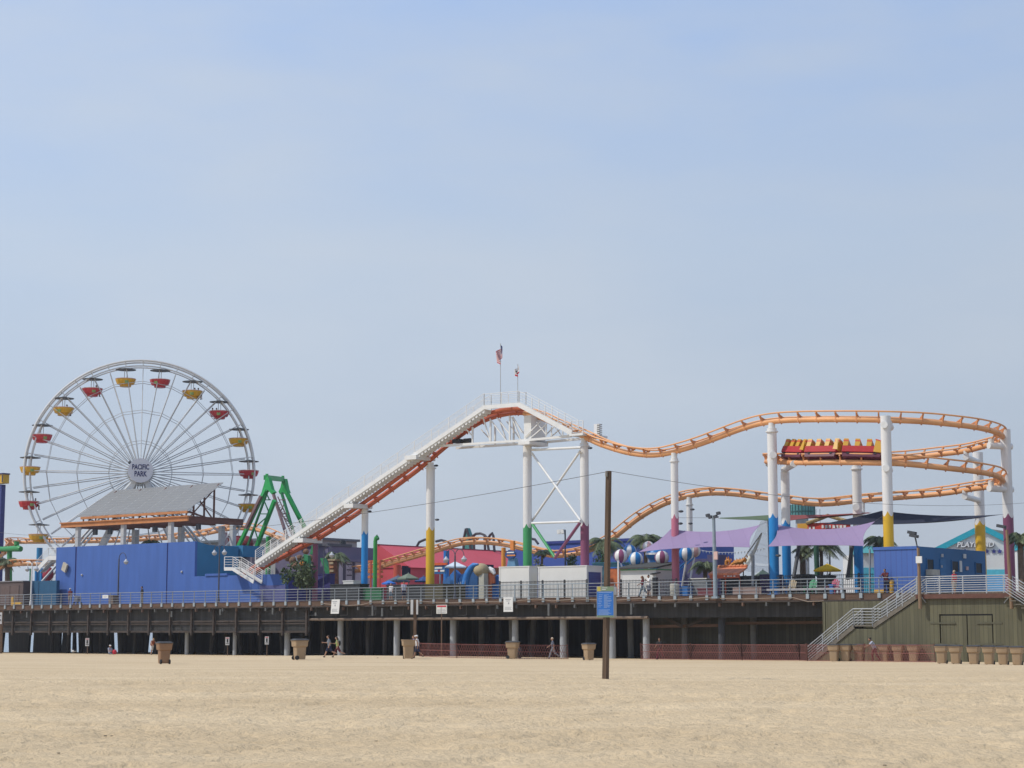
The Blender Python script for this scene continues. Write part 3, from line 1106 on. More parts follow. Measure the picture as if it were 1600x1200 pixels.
# caps of the lift columns: a cross head carrying track and walkway
for px, py, w in ((493, 845, 1.5), (571, 791.5, 1.5), (669, 716.5, 1.6)):
    p = L(px, py, 6.0)
    MB(PM).box((p.x - 0.9 if px > 600 else p.x - 0.75, 3.9, p.z - 0.22), (p.x + 0.42, 6.5, p.z + 0.16)).build('cross_head', M_WHITE, coaster)

# walkway beside the lift hill: stringers, treads, railing
lyw0, lyw1 = 4.15, 5.1
def wk(px, py, ly=lyw0):
    return Rw(px, py, ly)
WA, WB_ = L(399, 880, lyw0), L(756.5, 636.5, lyw0)
WC = L(811, 632, lyw0)
WD = L(893, 676.5, lyw0)
for ly in (lyw0, lyw1):
    a, b = Vector((WA.x, ly, WA.z)), Vector((WB_.x, ly, WB_.z))
    MB(PM).bar(a, b, 0.08, 0.34, (0, 0, 1)).build('stringer', M_WHITE, coaster)
c3, d3 = Vector((WC.x, lyw0, WC.z)), Vector((WD.x, lyw0, WD.z))
MB(PM).bar(Vector((WB_.x - 0.15, lyw0 - 0.003, WB_.z)), c3 + Vector((0.1, -0.003, 0)), 0.08, 0.34, (0, 0, 1)).build('stringer', M_WHITE, coaster)
MB(PM).bar(c3 + Vector((-0.05, -0.006, 0)), d3, 0.08, 0.40, (0, 0, 1)).build('stringer', M_WHITE, coaster)
n = 72
for k in range(n):
    t = (k + 0.5) / n
    p = Vector((WA.x, lyw0, WA.z)).lerp(Vector((WB_.x, lyw0, WB_.z)), t)
    q = MB(PM)
    # folded tread bracket hanging under the stringer
    q.prism([(p.x - 0.20, lyw0 + 0.03, p.z - 0.24), (p.x + 0.24, lyw0 + 0.03, p.z - 0.08), (p.x + 0.19, lyw0 + 0.03, p.z - 0.34), (p.x + 0.06, lyw0 + 0.03, p.z - 0.44)], (0, 0.90, 0))
    q.build('stair_tread', M_WHITE, coaster)
MB(PM).box((WB_.x, lyw0 + 0.05, WB_.z - 0.06), (WC.x, lyw1, WB_.z + 0.02)).build('crest_deck', M_GRATE, coaster)
def rail_run(a, b, ly, h, nposts, nr=5, r=0.015, m=M_WHITE, parent=coaster, rt=0.026):
    a, b = Vector(a), Vector(b)
    for k in range(nposts + 1):
        p = a.lerp(b, k / nposts)
        MB(PM).box((p.x - 0.03, ly - 0.03, p.z), (p.x + 0.03, ly + 0.03, p.z + h)).build('rail_post', m, parent)
    for k in range(nr):
        z = h - (h - 0.15) * k / (nr - 1)
        MB(PM).tube((a.x, ly, a.z + z), (b.x, ly, b.z + z), rt if k == 0 else r, n=6).build('handrail', m, parent)
for ly in (lyw0, lyw1):
    rail_run((WA.x, ly, WA.z + .1), (WB_.x, ly, WB_.z + .1), ly, 1.12, 14, 6)
    rail_run((WB_.x, ly, WB_.z + .1), (WC.x, ly, WC.z + .1), ly, 1.05, 2, 4)
    rail_run((WC.x, ly, WC.z + .1), (WD.x, ly, WD.z + .1), ly, 1.05, 4, 5)
# descending steps past the crest, grated
for k in range(14):
    p = c3.lerp(d3, (k + 0.5) / 14)
    MB(PM).box((p.x - 0.14, lyw0 + 0.05, p.z - 0.05), (p.x + 0.16, lyw1, p.z + 0.01)).build('stair_tread', M_WHITE, coaster)
# landing under the first drop and its far railing
ld = L(893, 679, lyw0)
le = L(911, 677, lyw0)
MB(PM).box((ld.x - 0.2, lyw0 - 0.05, ld.z - 0.12), (le.x, 7.6, ld.z + 0.06)).build('landing', M_WHITE, coaster)
rail_run((ld.x, 0, ld.z), (le.x, 0, ld.z), lyw0, 1.1, 1, 5)
# small box and slatted screen beyond the drop
p = L(932, 677, 6.6)
MB(PM).box((p.x - 0.05, 6.3, p.z - 0.2), (p.x + 0.28, 6.7, p.z + 0.75)).build('sensor_box', M_WHITE, coaster)
for k in range(6):
    MB(PM).box((p.x + 0.30, 6.3, p.z - 0.2 + k * 0.17), (p.x + 0.52, 6.7, p.z - 0.10 + k * 0.17)).build('sensor_slat', M_GRATE, coaster)
# truss under the crest
TL, TR_ = L(690, 697.5, 5.2), L(824, 688.5, 5.2)
for ly in (4.9, 7.2):
    a = Vector((TL.x, ly, TL.z)); b = Vector((TR_.x, ly, TR_.z)); e = L(887, 682.5, 5.2)
    MB(PM).bar(a, b, 0.16, 0.2).build('truss_chord', M_WHITE, coaster)
    MB(PM).bar(b, Vector((e.x + 0.6, ly, e.z)), 0.16, 0.2).build('truss_chord', M_WHITE, coaster)
    for px, yt in ((742, 668), (751, 662), (770, 656), (780, 653), (800, 650), (810, 650)):
        t = L(px, yt, 5.2); bb = L(px, 694, 5.2)
        zb_ = a.z + (b.z - a.z) * (bb.x - a.x) / (b.x - a.x)
        if (px in (742, 770, 800)) == (ly < 6):
            MB(PM).bar((t.x, ly, zb_), (t.x, ly, t.z), 0.13, 0.13, (0, 1, 0)).build('truss_post', M_WHITE, coaster)
    for (x0, y0), (x1, y1) in (((758, 652), (771, 694)), ((769, 655), (797, 692)), ((780, 653), (801, 680)), ((803, 652), (818, 690)), ((729, 668), (742, 682)), ((805, 652), (819, 676))):
        A, Bq = L(x0, y0, 5.2), L(x1, y1, 5.2)
        MB(PM).bar((A.x, ly, A.z), (Bq.x, ly, Bq.z), 0.09, 0.09).build('truss_diagonal', M_WHITE, coaster)
    for (x0, y0), (x1, y1) in (((823, 684), (848, 659)), ((833, 684), (857, 664)), ((842, 660), (857, 680)), ((857, 662), (857, 682)), ((865, 668), (865, 682))):
        A, Bq = L(x0, y0, 5.2), L(x1, y1, 5.2)
        MB(PM).bar((A.x, ly, A.z), (Bq.x, ly, Bq.z), 0.08, 0.08).build('truss_diagonal', M_WHITE, coaster)
a, b = L(821, 688, 5.2), L(832, 649, 5.2)
MB(PM).box((a.x, 5.0, a.z), (b.x, 7.0, b.z)).build('tower_head', M_WHITE, coaster)
a = L(824, 692, 5.2)
MB(PM).box((a.x - 0.62, 4.7, a.z - 0.18), (a.x + 0.62, 7.3, a.z + 0.10)).build('tower_cap', M_WHITE, coaster)
# motor on the truss
a, b = L(711, 693, 5.6), L(722, 686, 5.6)
q = MB(PM).box((a.x, 5.2, a.z), (b.x, 6.6, b.z))
q.tube((b.x, 5.9, (a.z + b.z) / 2), (b.x + 0.7, 5.9, (a.z + b.z) / 2), 0.25, n=10).build('lift_motor', mat('black motor', (0.03, 0.03, 0.035), rough=0.5), coaster)
# crossed braces between the green and the purple column
M_GP = mat('green paint brace', C_GRN, rough=0.45, var=0.05)
M_PP = mat('purple paint brace', C_PUR, rough=0.45, var=0.05)
def brace(x0, y0, x1, y1, r, m, la=6.0, lb=4.2):
    MB().tube(Rw(x0, y0, la), Rw(x1, y1, lb), r, n=10).build('brace', m, coaster, smooth=True)
brace(831, 703, 908, 699, 0.11, M_WHITE)
brace(831, 708, 907, 813, 0.10, M_WHITE)
a_, b_ = Rw(907, 704, 4.6), Rw(831, 814, 6.4)
MB().tube(a_, b_, 0.10, n=10).build('brace', M_WHITE, coaster, smooth=True)
brace(831, 817.5, 907, 815, 0.10, M_WHITE)
brace(832, 819, 867, 871, 0.13, M_GP, 6.0, 5.1)
brace(906, 817, 867, 872, 0.13, M_PP, 4.2, 5.1)
# small lamps clamped to the columns
M_LAMP = mat('dark lamp housing', (0.05, 0.055, 0.065), rough=0.45)
for px, py, ly in ((577.5, 799, 5.4), (681.5, 727.5, 5.2), (683, 812, 5.2), (922, 700, 3.6), (1064, 799, 1.6), (1082, 796, LYB - 0.8), (1063, 818, 1.5), (1079, 818, LYB - 0.8), (1216, 868, 1.4)):
    p = L(px, py, ly)
    q = MB(PM).ball((p.x, ly, p.z), (0.22, 0.18, 0.10), n=10, m=6)
    q.tube((p.x, ly, p.z), (p.x - 0.3, ly + 0.1, p.z + 0.03), 0.03, n=6).build('column_lamp', M_LAMP, coaster, smooth=True)

# stairs at the foot of the lift, white
f0, f1, f2 = L(353, 889, 4.4), L(366, 889, 4.4), L(392, 903, 4.4)
for ly in (4.2, 5.3):
    MB(PM).bar((f0.x, ly, f0.z), (f1.x, ly, f1.z), 0.08, 0.32).build('stringer', M_WHITE, coaster)
    MB(PM).bar((f1.x, ly, f1.z), (f2.x + 0.6, ly, f2.z - 0.4), 0.08, 0.32).build('stringer', M_WHITE, coaster)
    rail_run((f0.x, 0, f0.z), (f1.x, 0, f1.z), ly, 1.15, 1, 5, 0.018)
    rail_run((f1.x, 0, f1.z), (f2.x + 0.6, 0, f2.z - 0.4), ly, 1.15, 3, 6, 0.018)
g0, g1 = L(380, 886, 4.4), L(402, 901, 4.4)
rail_run((g0.x, 0, g0.z - 0.5), (g1.x, 0, g1.z - 0.5), 6.4, 1.1, 3, 6, 0.018)
MB(PM).box((f0.x, 4.2, f0.z - 0.05), (f1.x, 6.6, f0.z + 0.05)).build('foot_landing', M_GRATE, coaster)

# ------------------------------------------------------------------ the train
M_TR = mat('red train body', (0.40, 0.03, 0.035), rough=0.6, spec=0.2, var=0.05)
M_TM = mat('maroon train chassis', (0.10, 0.012, 0.035), rough=0.5, var=0.1)
M_TY = mat('yellow train seats', (0.56, 0.31, 0.025), rough=0.4, var=0.05)
M_TO = mat('orange red stripe', (0.55, 0.09, 0.03), rough=0.4, var=0.05)
M_RUB = mat('black rubber', (0.02, 0.02, 0.022), rough=0.7)
CARN = ['front', 'middle', 'rear']
def car(i0, ln, kind, label):
    d, sd, up = tr.fr[i0]
    o = tr.p[i0] + up * UP
    t = bpy.data.objects.new('coaster_car', None)
    COL.objects.link(t)
    M = Matrix((( d.x, -sd.x, up.x, o.x), (d.y, -sd.y, up.y, o.y), (d.z, -sd.z, up.z, o.z), (0, 0, 0, 1)))
    t.matrix_world = M
    TM[t.name] = M
    tag(t, label, 'roller coaster car', 'cars of the roller coaster train')
    h = ln / 2
    lean = 0.10
    # tub: side profile extruded across
    MB(M).prism([(-h, -0.62, 0.14), (h, -0.62, 0.14), (h + 0.05, -0.62, 0.34), (h, -0.62, 0.62), (-h, -0.62, 0.62)], (0, 1.24, 0)).build('body', M_TR, t)
    MB(M).prism([(-h + 0.05, -0.52, -0.22), (h - 0.05, -0.52, -0.22), (h, -0.52, 0.139), (-h, -0.52, 0.139)], (0, 1.04, 0)).build('chassis', M_TM, t)
    nrow = 4 if kind != 'lead' else 3
    for k in range(nrow):
        x = -h + 0.22 + (ln - (0.3 if kind != 'lead' else 1.15)) * k / max(1, nrow - 1)
        for y in (-0.31, 0.31):
            s = MB(M)
            s.prism([(x - 0.20, y - 0.26, 0.62), (x + 0.16, y - 0.26, 0.62), (x + 0.20, y - 0.26, 1.0), (x - 0.18, y - 0.26, 1.0)], (0, 0.52, 0))
            so = s.build('seat', M_TY, t)
            MB(M).prism([(x - 0.185, y - 0.265, 1.003), (x + 0.205, y - 0.265, 1.003), (x + 0.20, y - 0.265, 1.13), (x - 0.19, y - 0.265, 1.13)], (0, 0.53, 0)).build('headrest', M_TO, so)
            MB(M).prism([(x - 0.19, y - 0.26, 1.133), (x + 0.20, y - 0.26, 1.133), (x + 0.17, y - 0.26, 1.24), (x - 0.17, y - 0.26, 1.24)], (0, 0.52, 0)).build('headrest_top', M_TY, so)
    if kind == 'lead':
        MB(M).prism([(h - 0.55, -0.63, 0.15), (h + 0.55, -0.63, 0.05), (h + 0.62, -0.63, 0.35), (h + 0.10, -0.63, 0.95), (h - 0.45, -0.63, 1.10)], (0, 1.26, 0)).build('nose', M_TY, t)
        MB(M).prism([(h - 0.47, -0.635, 1.11), (h + 0.10, -0.635, 0.96), (h + 0.14, -0.635, 1.05), (h - 0.47, -0.635, 1.22)], (0, 1.27, 0)).build('nose_stripe', M_TO, t)
    else:
        MB(M).prism([(h - 0.25, -0.63, 0.35), (h + 0.18, -0.63, 0.30), (h + 0.02, -0.63, 1.15), (h - 0.12, -0.63, 1.18)], (0, 1.26, 0)).build('end_panel', M_TY, t)
    for x in (-h * 0.7, h * 0.7):
        for y in (-GA, GA):
            MB(M).tube((x, y - 0.06, 0.08), (x, y + 0.06, 0.08), 0.11, n=12).build('wheel', M_RUB, t)
    return t
iA = level(1242, 2)
cars = [(level(1236, 2), 2.3, 'c', 'rear red coaster car with yellow seats beside the tall blue footed column'),
        (level(1283, 2), 2.7, 'c', 'middle red coaster car with yellow seats between the other two cars'),
        (level(1341, 2), 2.9, 'lead', 'front red coaster car with a yellow nose next to the tall yellow footed column')]
for a in cars:
    car(*a)

# ------------------------------------------------------------------ flags on the crest
def flag(px, py_top, py_bot, ly, rows, label, fh, fw, name='flag_pole'):
    b = Rw(px, py_bot, ly)
    t = Rw(px, py_top, ly)
    th = thing(name, label, 'flag', (b.x, b.y, b.z), PYAW)
    MB().tube(b, (b.x, b.y, t.z), 0.035, 0.022, n=8).ball((b.x, b.y, t.z), 0.05, n=8, m=6).build('pole', mat('grey flag pole', (0.42, 0.43, 0.43), rough=0.4), th, smooth=True)
    # limp cloth: hangs from the hoist in folds
    z1 = t.z - 0.08
    def fn(u, v, z0=z1, h=fh):
        fall = u * 0.55
        x = b.x + (0.30 * math.sin(u * 5.5 + v * 1.4) - 0.14 * u) * (0.5 + 0.5 * u) * fw
        y = b.y - 0.05 - 0.22 * u * math.cos(u * 6)
        return (x, y, z0 - v * h * 0.62 - fall * h * 0.70 - 0.05 * math.sin(v * 6))
    return th, fn, b
M_FW = mat('white flag cloth', (0.72, 0.70, 0.70), rough=0.8)
M_FR = mat('red flag cloth', (0.50, 0.03, 0.05), rough=0.8)
M_FB = mat('navy flag cloth', (0.02, 0.03, 0.12), rough=0.8)
M_FG = mat('green brown flag cloth', (0.08, 0.09, 0.04), rough=0.8)
th, fn, b = flag(782, 537.5, 634, 4.6, None, 'striped red and white flag with a dark blue corner hanging limp on the taller pole', 1.75, 1.0)
for k in range(13):
    m = M_FR if k % 2 == 0 else M_FW
    v0, v1 = k / 13, (k + 1) / 13
    u0 = 0.38 if k < 7 else 0.0
    MB().sheet(lambda u, v: fn(u0 + u * (1 - u0), v0 + (v1 - v0) * v), 12, 1, 0.012).build('stripe', m, th, smooth=True)
MB().sheet(lambda u, v: fn(u * 0.38, v * 7 / 13), 8, 4, 0.012).build('canton', M_FB, th, smooth=True)
th, fn, b = flag(809, 570, 632, 4.6, None, 'small white and red flag hanging limp on the shorter pole of the crest', 1.0, 0.75)
MB().sheet(lambda u, v: fn(u, v * 0.8), 12, 4, 0.012).build('field', M_FW, th, smooth=True)
MB().sheet(lambda u, v: fn(u, 0.8 + v * 0.2), 12, 1, 0.012).build('band', M_FR, th, smooth=True)
MB().sheet(lambda u, v: Vector(fn(0.45 + u * 0.35, 0.3 + v * 0.25)) + Vector((0, -0.03, 0)), 6, 2, 0.012).build('emblem', M_FG, th, smooth=True)
# ------------------------------------------------------------------ ferris wheel
M_WSTEEL = mat('wheel white steel', (0.64, 0.64, 0.625), rough=0.45, var=0.06, scale=1.0, dirt=0.18)
M_WGREY = mat('wheel grey steel', (0.48, 0.49, 0.49), rough=0.5, var=0.08, scale=1.0)
M_HUBW = mat('hub sign white', (0.66, 0.66, 0.70), rough=0.5, var=0.02)
M_NAVY = mat('navy letters', (0.025, 0.03, 0.13), rough=0.5)
WY = 212.0
wc = B(219.5, 739, WY)
vdir = Vector((wc.x, wc.y, 0)).normalized()
wyaw = math.atan2(-vdir.x, vdir.y)                   # local -Y faces the viewer's side
WM = Matrix.Translation(wc) @ Matrix.Rotation(wyaw, 4, 'Z')
WR = 12.68
wheel = thing('ferris_wheel', 'big white ferris wheel with a round name sign at its hub', 'ferris wheel', (wc.x, wc.y, ZD), wyaw)
def wp(ang, r, y):
    a = R_(ang)                                      # clockwise from the top
    return WM @ Vector((math.sin(a) * r, y, math.cos(a) * r))
HT = 0.85                                            # half distance between the two rims
for y in (-HT, HT):
    pts = [wp(360 * i / 160, WR, y) for i in range(161)]
    MB().path(pts, 0.125, n=8, cap=False).build('rim', M_WSTEEL, wheel, smooth=True)
    pts = [wp(360 * i / 160, WR - 0.62, y * 0.92) for i in range(161)]
    MB().path(pts, 0.075, n=6, cap=False).build('inner_rim', M_WSTEEL, wheel, smooth=True)
for k in range(40):
    a = 9 * k
    q = MB()
    q.tube(wp(a, WR - 0.1, -HT), wp(a, WR - 0.1, HT), 0.07, n=6)
    q.tube(wp(a, WR - 0.62, -HT * .92), wp(a, WR - 0.1, -HT), 0.05, n=5)
    q.build('rim_tie', M_WSTEEL, wheel)
for k in range(40):
    a = 9 * k
    q = MB()
    for y in (-1, 1):
        q.tube(wp(a, 1.2, y * 1.9), wp(a, WR - 0.85, y * HT * .92), 0.058, 0.050, n=6)
    q.build('spoke', M_WGREY if k % 2 else M_WSTEEL, wheel, smooth=True)
for rr in (3.5, 7.0, 10.3):
    for y in (-1, 1):
        q = MB()
        yy = y * (1.9 + (HT * .92 - 1.9) * (rr - 1.2) / (WR - 2.0))
        for k in range(20):
            q.tube(wp(18 * k, rr, yy), wp(18 * k + 18, rr, yy), 0.032, n=5)
        q.build('tension_ring', M_WGREY, wheel)
MB().tube(wp(0, 0, -3.3), wp(0, 0, 2.3), 0.6, n=20).build('axle', M_WGREY, wheel, smooth=True)
for y in (-1.95, 1.95):
    MB().tube(wp(0, 0, y - 0.1), wp(0, 0, y + 0.1), 1.36, n=32).build('hub_disc', M_WSTEEL, wheel)
sg = MB().tube(wp(0, 0, -3.45), wp(0, 0, -3.33), 1.36, n=48).build('hub_sign', M_HUBW, wheel)
WRT, WUP = WM.to_3x3() @ Vector((1, 0, 0)), Vector((0, 0, 1))
lettering('PACIFIC', 0.80, WM @ Vector((0, -3.47, 0.36)), WRT, WUP, M_NAVY, sg, sx=0.66, bold=0.018)
lettering('PARK', 0.84, WM @ Vector((0, -3.47, -0.40)), WRT, WUP, M_NAVY, sg, sx=0.66, bold=0.018)
# a little lamp on the hub and the drive box below it
MB().ball(wp(-52, 1.55, -2.3), 0.18, n=8, m=6).build('hub_lamp', M_LAMP, wheel)
# supports: two leaning legs on each side and a thin stay
for y in (-2.9, 2.9):
    for x in (-7.2, 7.2):
        a = WM @ Vector((0.35 * (1 if x > 0 else -1), y * .8, -0.5))
        b = WM @ Vector((x, y * 1.5, 0))
        b.z = ZD
        MB().bar(a, b, 0.55, 0.75, vdir).build('leg', M_WSTEEL, wheel)
    for x in (-12.5, 13.0):
        a = WM @ Vector((0, y * .8, -0.2))
        b = WM @ Vector((x, y * 1.5, 0)); b.z = ZD
        MB().tube(a, b, 0.14, n=8).build('stay', M_WGREY, wheel, smooth=True)
M_GY = mat('yellow gondola paint', (0.66, 0.36, 0.02), rough=0.4, var=0.06, scale=2)
M_GR = mat('red gondola paint', (0.50, 0.035, 0.045), rough=0.4, var=0.06, scale=2)
M_GRIM = mat('pale gondola rim', (0.62, 0.42, 0.38), rough=0.5, var=0.05)
M_CAN = mat('grey brown canopy', (0.10, 0.098, 0.09), rough=0.6, var=0.1)
M_EMB = mat('green gondola emblem', (0.22, 0.33, 0.10), rough=0.5)
def make_gondola(m, nm):
    t = thing('gondola', nm, 'gondola', (0, 0, 0), 0)
    # hung from z=0; canopy just beneath the pivot, basket about two metres lower
    MB().lathe((0, 0, -0.12), [(1.14, -0.32), (1.15, -0.27), (0.62, -0.20), (0.12, -0.08)], 20).build('canopy', M_CAN, t, local=True, smooth=True)
    for x, y in ((-0.13, 0), (0.13, 0)):
        MB().tube((x, y, -0.3), (x * 1.1, y, -1.5), 0.035, n=6).build('hanger', M_WGREY, t, local=True)
    b = MB().lathe((0, 0, -2.36), [(0.62, 0.0), (0.66, 0.22), (0.95, 0.28), (1.12, 0.70), (1.14, 0.92), (1.08, 0.92), (1.0, 0.6), (0.3, 0.45)], 12).build('basket', m, t, local=True)
    MB().lathe((0, 0, -1.50), [(1.17, 0.0), (1.18, 0.06), (1.10, 0.08), (1.08, 0.02)], 12).build('basket_rim', M_GRIM, b, local=True)
    MB().lathe((0, -1.04, -1.86), [(0.20, -0.16), (0.20, 0.16)], 10, sx=1.0, sy=0.2).build('emblem', M_EMB, b, local=True)
    return t
protos = {}
ORD = ['first', 'second', 'third', 'fourth', 'fifth', 'sixth', 'seventh']
gondola_at = {}
for sgn in (1, -1):
    for k in range(7):
        a = sgn * (9 + 18 * k)
        red = (k % 2 == 0) if sgn > 0 else (k % 2 == 1)
        colr = 'red' if red else 'yellow'
        lab = '%s ferris wheel gondola, the %s one %s from the top of the wheel' % (colr, ORD[k], 'clockwise' if sgn > 0 else 'anticlockwise')
        p = wp(a, WR - 0.45, 0)
        sway = random.uniform(-0.5, 0.5)
        if colr not in protos:
            g = make_gondola(M_GR if red else M_GY, lab)
            g.location = p
            g.rotation_euler = (0, 0, wyaw + sway)
            g['group'] = 'gondolas of the ferris wheel'
            protos[colr] = g
        else:
            copy_thing(protos[colr], p, wyaw + sway, lab, 'gondolas of the ferris wheel')
        gondola_at[a] = p

# ------------------------------------------------------------------ solar roof pavilion before the wheel
M_PANEL = grooved('solar panel glass', (0.23, 0.235, 0.24), (0.42, 0.42, 0.40), 1.95, 0, var=0.05, width=0.055, rough=0.35)
M_BEAM = mat('orange brown beam', (0.52, 0.21, 0.075), rough=0.6, var=0.12, scale=1.5, dirt=0.2)
M_BEAMD = mat('shaded brown beam', (0.13, 0.05, 0.035), rough=0.6, var=0.15, scale=1.5)  # beam orange darkened to paint in shade on end and inner beams
M_CGREY = mat('grey concrete post', (0.46, 0.46, 0.46), rough=0.8, var=0.08, dirt=0.25)
pav = pthing('solar_pavilion', 'open pavilion of orange beams and grey posts under a slanting roof of solar panels', 'pavilion', (L(210, 900, 10).x, 10, ZD))
bl, br = L(121, 806.5, 10), L(293, 797, 10)
tl_px = (179, 764)
def ly_on(px, py, lx):
    return Q(px, py, lx)
tl = ly_on(179, 764.5, bl.x)
trr = ly_on(347, 755.5, br.x)
lyT = (tl.y + trr.y) / 2
zT = (tl.z + trr.z) / 2
zB = (bl.z + br.z) / 2
p0, p1, p2, p3 = Vector((bl.x, 10, zB)), Vector((br.x, 10, zB)), Vector((br.x, lyT, zT)), Vector((bl.x, lyT, zT))
nn = (p1 - p0).cross(p3 - p0).normalized()
NX, NR = 8, 10
roof = None
mb = MB(PM)
up = (p3 - p0)
sl = up.length
mb.prism([p0, p1, p2, p3], -nn * 0.07)
panel = mb.build('solar_array', mat('panel backing', (0.50, 0.50, 0.48), rough=0.6), pav)
for i in range(NX):
    for j in range(NR):
        a = p0.lerp(p1, (i + 0.02) / NX); b = p0.lerp(p1, (i + 0.98) / NX)
        u0, u1 = up * ((j + 0.06) / NR), up * ((j + 0.96) / NR)
        if i * NR + j < 100:
            MB(PM).prism([a + u0 + nn * 0.004, b + u0 + nn * 0.004, b + u1 + nn * 0.004, a + u1 + nn * 0.004], nn * 0.012).build('solar_panel', mat('solar cell glass', (0.215, 0.215, 0.21), rough=0.5, var=0.04, scale=0.7, spec=0.5), panel)
ye = 10 + (lyT - 10) * 0.02
MB(PM).box((p0.x + 0.5, 10.02, zB - 0.34), (p1.x - 0.1, 10.20, zB - 0.08)).build('eave_beam', M_BEAM, pav)
lb0, lb1 = L(95, 821.5, 7.5), L(293, 808.5, 7.5)
zl = (lb0.z + lb1.z) / 2
se = ly_on(380, 813, lb1.x)
MB(PM).box((lb0.x, 7.5, zl - 0.28), (lb1.x, 7.7, zl + 0.14)).build('front_beam', M_BEAM, pav)
MB(PM).box((lb0.x - 0.05, 7.35, zl + 0.145), (lb1.x + 0.15, 7.85, zl + 0.26)).build('front_flange', M_BEAM, pav)
MB(PM).box((lb1.x - 0.18, 7.71, zl - 0.42), (lb1.x, se.y, zl + 0.14)).build('end_beam', M_BEAMD, pav)
MB(PM).box((lb1.x - 0.25, 7.9, zl + 0.145), (lb1.x + 0.06, se.y, zl + 0.24)).build('end_flange', M_BEAMD, pav)
MB(PM).box((lb0.x, se.y - 0.2, zl - 0.12), (lb1.x - 0.2, se.y, zl + 0.14)).build('back_beam', M_BEAMD, pav)
MB(PM).box((lb0.x, 7.71, zl - 0.28), (lb0.x + 0.15, se.y - 0.21, zl + 0.12)).build('end_beam', M_BEAMD, pav)
k = 0
xq = lb0.x + 0.6
while xq < lb1.x - 0.3:
    MB(PM).box((xq, 7.71, zl - 0.30), (xq + 0.1, se.y - 0.21, zl - 0.05)).build('rafter', M_BEAMD, pav)
    xq += 2.6
for px in (121, 192, 266):
    p = L(px, 850, 7.9)
    MB(PM).box((p.x - 0.24, 7.75, ZD), (p.x + 0.24, 8.15, zl - 0.285)).build('post', M_CGREY, pav)
for px, lx in ((277, lb1.x - 2.2), (346, lb1.x - 0.5)):
    MB(PM).box((lx - 0.24, se.y - 1.2, ZD), (lx + 0.24, se.y - 0.7, zl - 0.45)).build('post', M_CGREY, pav)
for px in (208, 280):
    p = L(px, 850, 14.0)
    MB(PM).box((p.x - 0.28, 14, ZD), (p.x + 0.28, 14.5, zl - 0.35)).build('post', M_CGREY, pav)
# struts between the lower frame and the panel roof
for i in range(9):
    x = p0.x + 0.9 + (p1.x - p0.x - 1.2) * i / 8
    MB(PM).box((x - 0.06, 10.05, zl + 0.2), (x + 0.06, 10.17, zB - 0.345)).build('strut', M_BEAMD, pav)
    MB(PM).bar((x, 10.3, zB - 0.2), (x + 1.0, 12.6, zl + 0.2), 0.09, 0.09).build('strut', M_BEAMD, pav)
    if i % 2 == 0:
        MB(PM).bar((x, lyT - 0.3, zT - 0.15), (x, 10.4, zl + 0.2), 0.10, 0.10).build('strut', M_BEAMD, pav)
for f in (0.22, 0.52, 0.80):
    y = 10 + (lyT - 10) * f
    MB(PM).box((p1.x - 0.35, y - 0.08, zl + 0.2), (p1.x - 0.2, y + 0.08, zB + (zT - zB) * f - 0.1)).build('strut', M_BEAMD, pav)
y = 10 + (lyT - 10) * 0.8
MB(PM).bar((p1.x - 0.27, y - 0.1, zl + 0.25), (p1.x - 0.27, 10 + (lyT - 10) * 0.38, zB + (zT - zB) * 0.38 - 0.1), 0.1, 0.12).build('strut', M_BEAMD, pav)
MB(PM).bar((p1.x - 0.27, 10.3, zB - 0.1), (p1.x - 0.27, y - 0.1, zl + 0.25), 0.08, 0.08).build('strut', M_BEAMD, pav)
for px in (147, 170, 240, 308):
    p = L(px, 836, 11)
    MB(PM).box((p.x - 0.25, 11, zl - 0.95), (p.x + 0.25, 11.3, zl - 0.35)).tube((p.x, 11.15, zl - 0.4), (p.x, 11.15, zl), 0.03, n=6).build('spot_lamp', M_LAMP, pav)

# ------------------------------------------------------------------ the blue building and its low wing
M_BLUE = mat('royal blue stucco', (0.058, 0.132, 0.40), rough=0.8, var=0.08, scale=0.7, dirt=0.16, stretch=(2, 2, 0.3), bump=0.08, bscale=8)
M_TEAL = mat('teal blue stucco', (0.030, 0.185, 0.36), rough=0.75, var=0.07, scale=0.6, dirt=0.08)
M_INDIGO = mat('dark blue trim', (0.025, 0.032, 0.17), rough=0.6, var=0.05)
bb = pthing('blue_building', 'windowless royal blue building with teal end wall standing beside the pier railing', 'building', (L(190, 930, 6).x, 6, ZD))
x0, x1, zt = L(87, 895, 6).x, L(304, 895, 6).x, L(200, 850.5, 6).z
xq = L(118, 895, 6).x; xr = L(261, 895, 6).x
for a, b in ((x0, xq - 0.12), (xq + 0.12, xr - 0.09), (xr + 0.09, x1)):
    MB(PM).box((a, 6, ZD), (b, 6.3, zt)).build('wall', M_BLUE, bb)
for c in (xq, xr):
    MB(PM).box((c - 0.12, 6.06, ZD), (c + 0.12, 6.3, zt - 0.01)).build('expansion_joint', M_INDIGO, bb)
ye = ly_on(326, 890, x1).y
MB(PM).prism([(x1, 6.31, ZD), (x1, ye + 4, ZD), (x1, ye + 4, zt - 0.3), (x1, ye, zt - 0.3), (x1, 6.31, zt)], (-0.25, 0, 0)).build('end_wall', M_TEAL, bb)
MB(PM).box((x0, 6.31, ZD), (x0 + 0.25, 18, zt - 0.02)).build('wall', M_BLUE, bb)
MB(PM).box((x0 + 0.26, 6.31, zt - 0.5), (x1 - 0.26, 16, zt - 0.35)).build('roof', M_CGREY, bb)
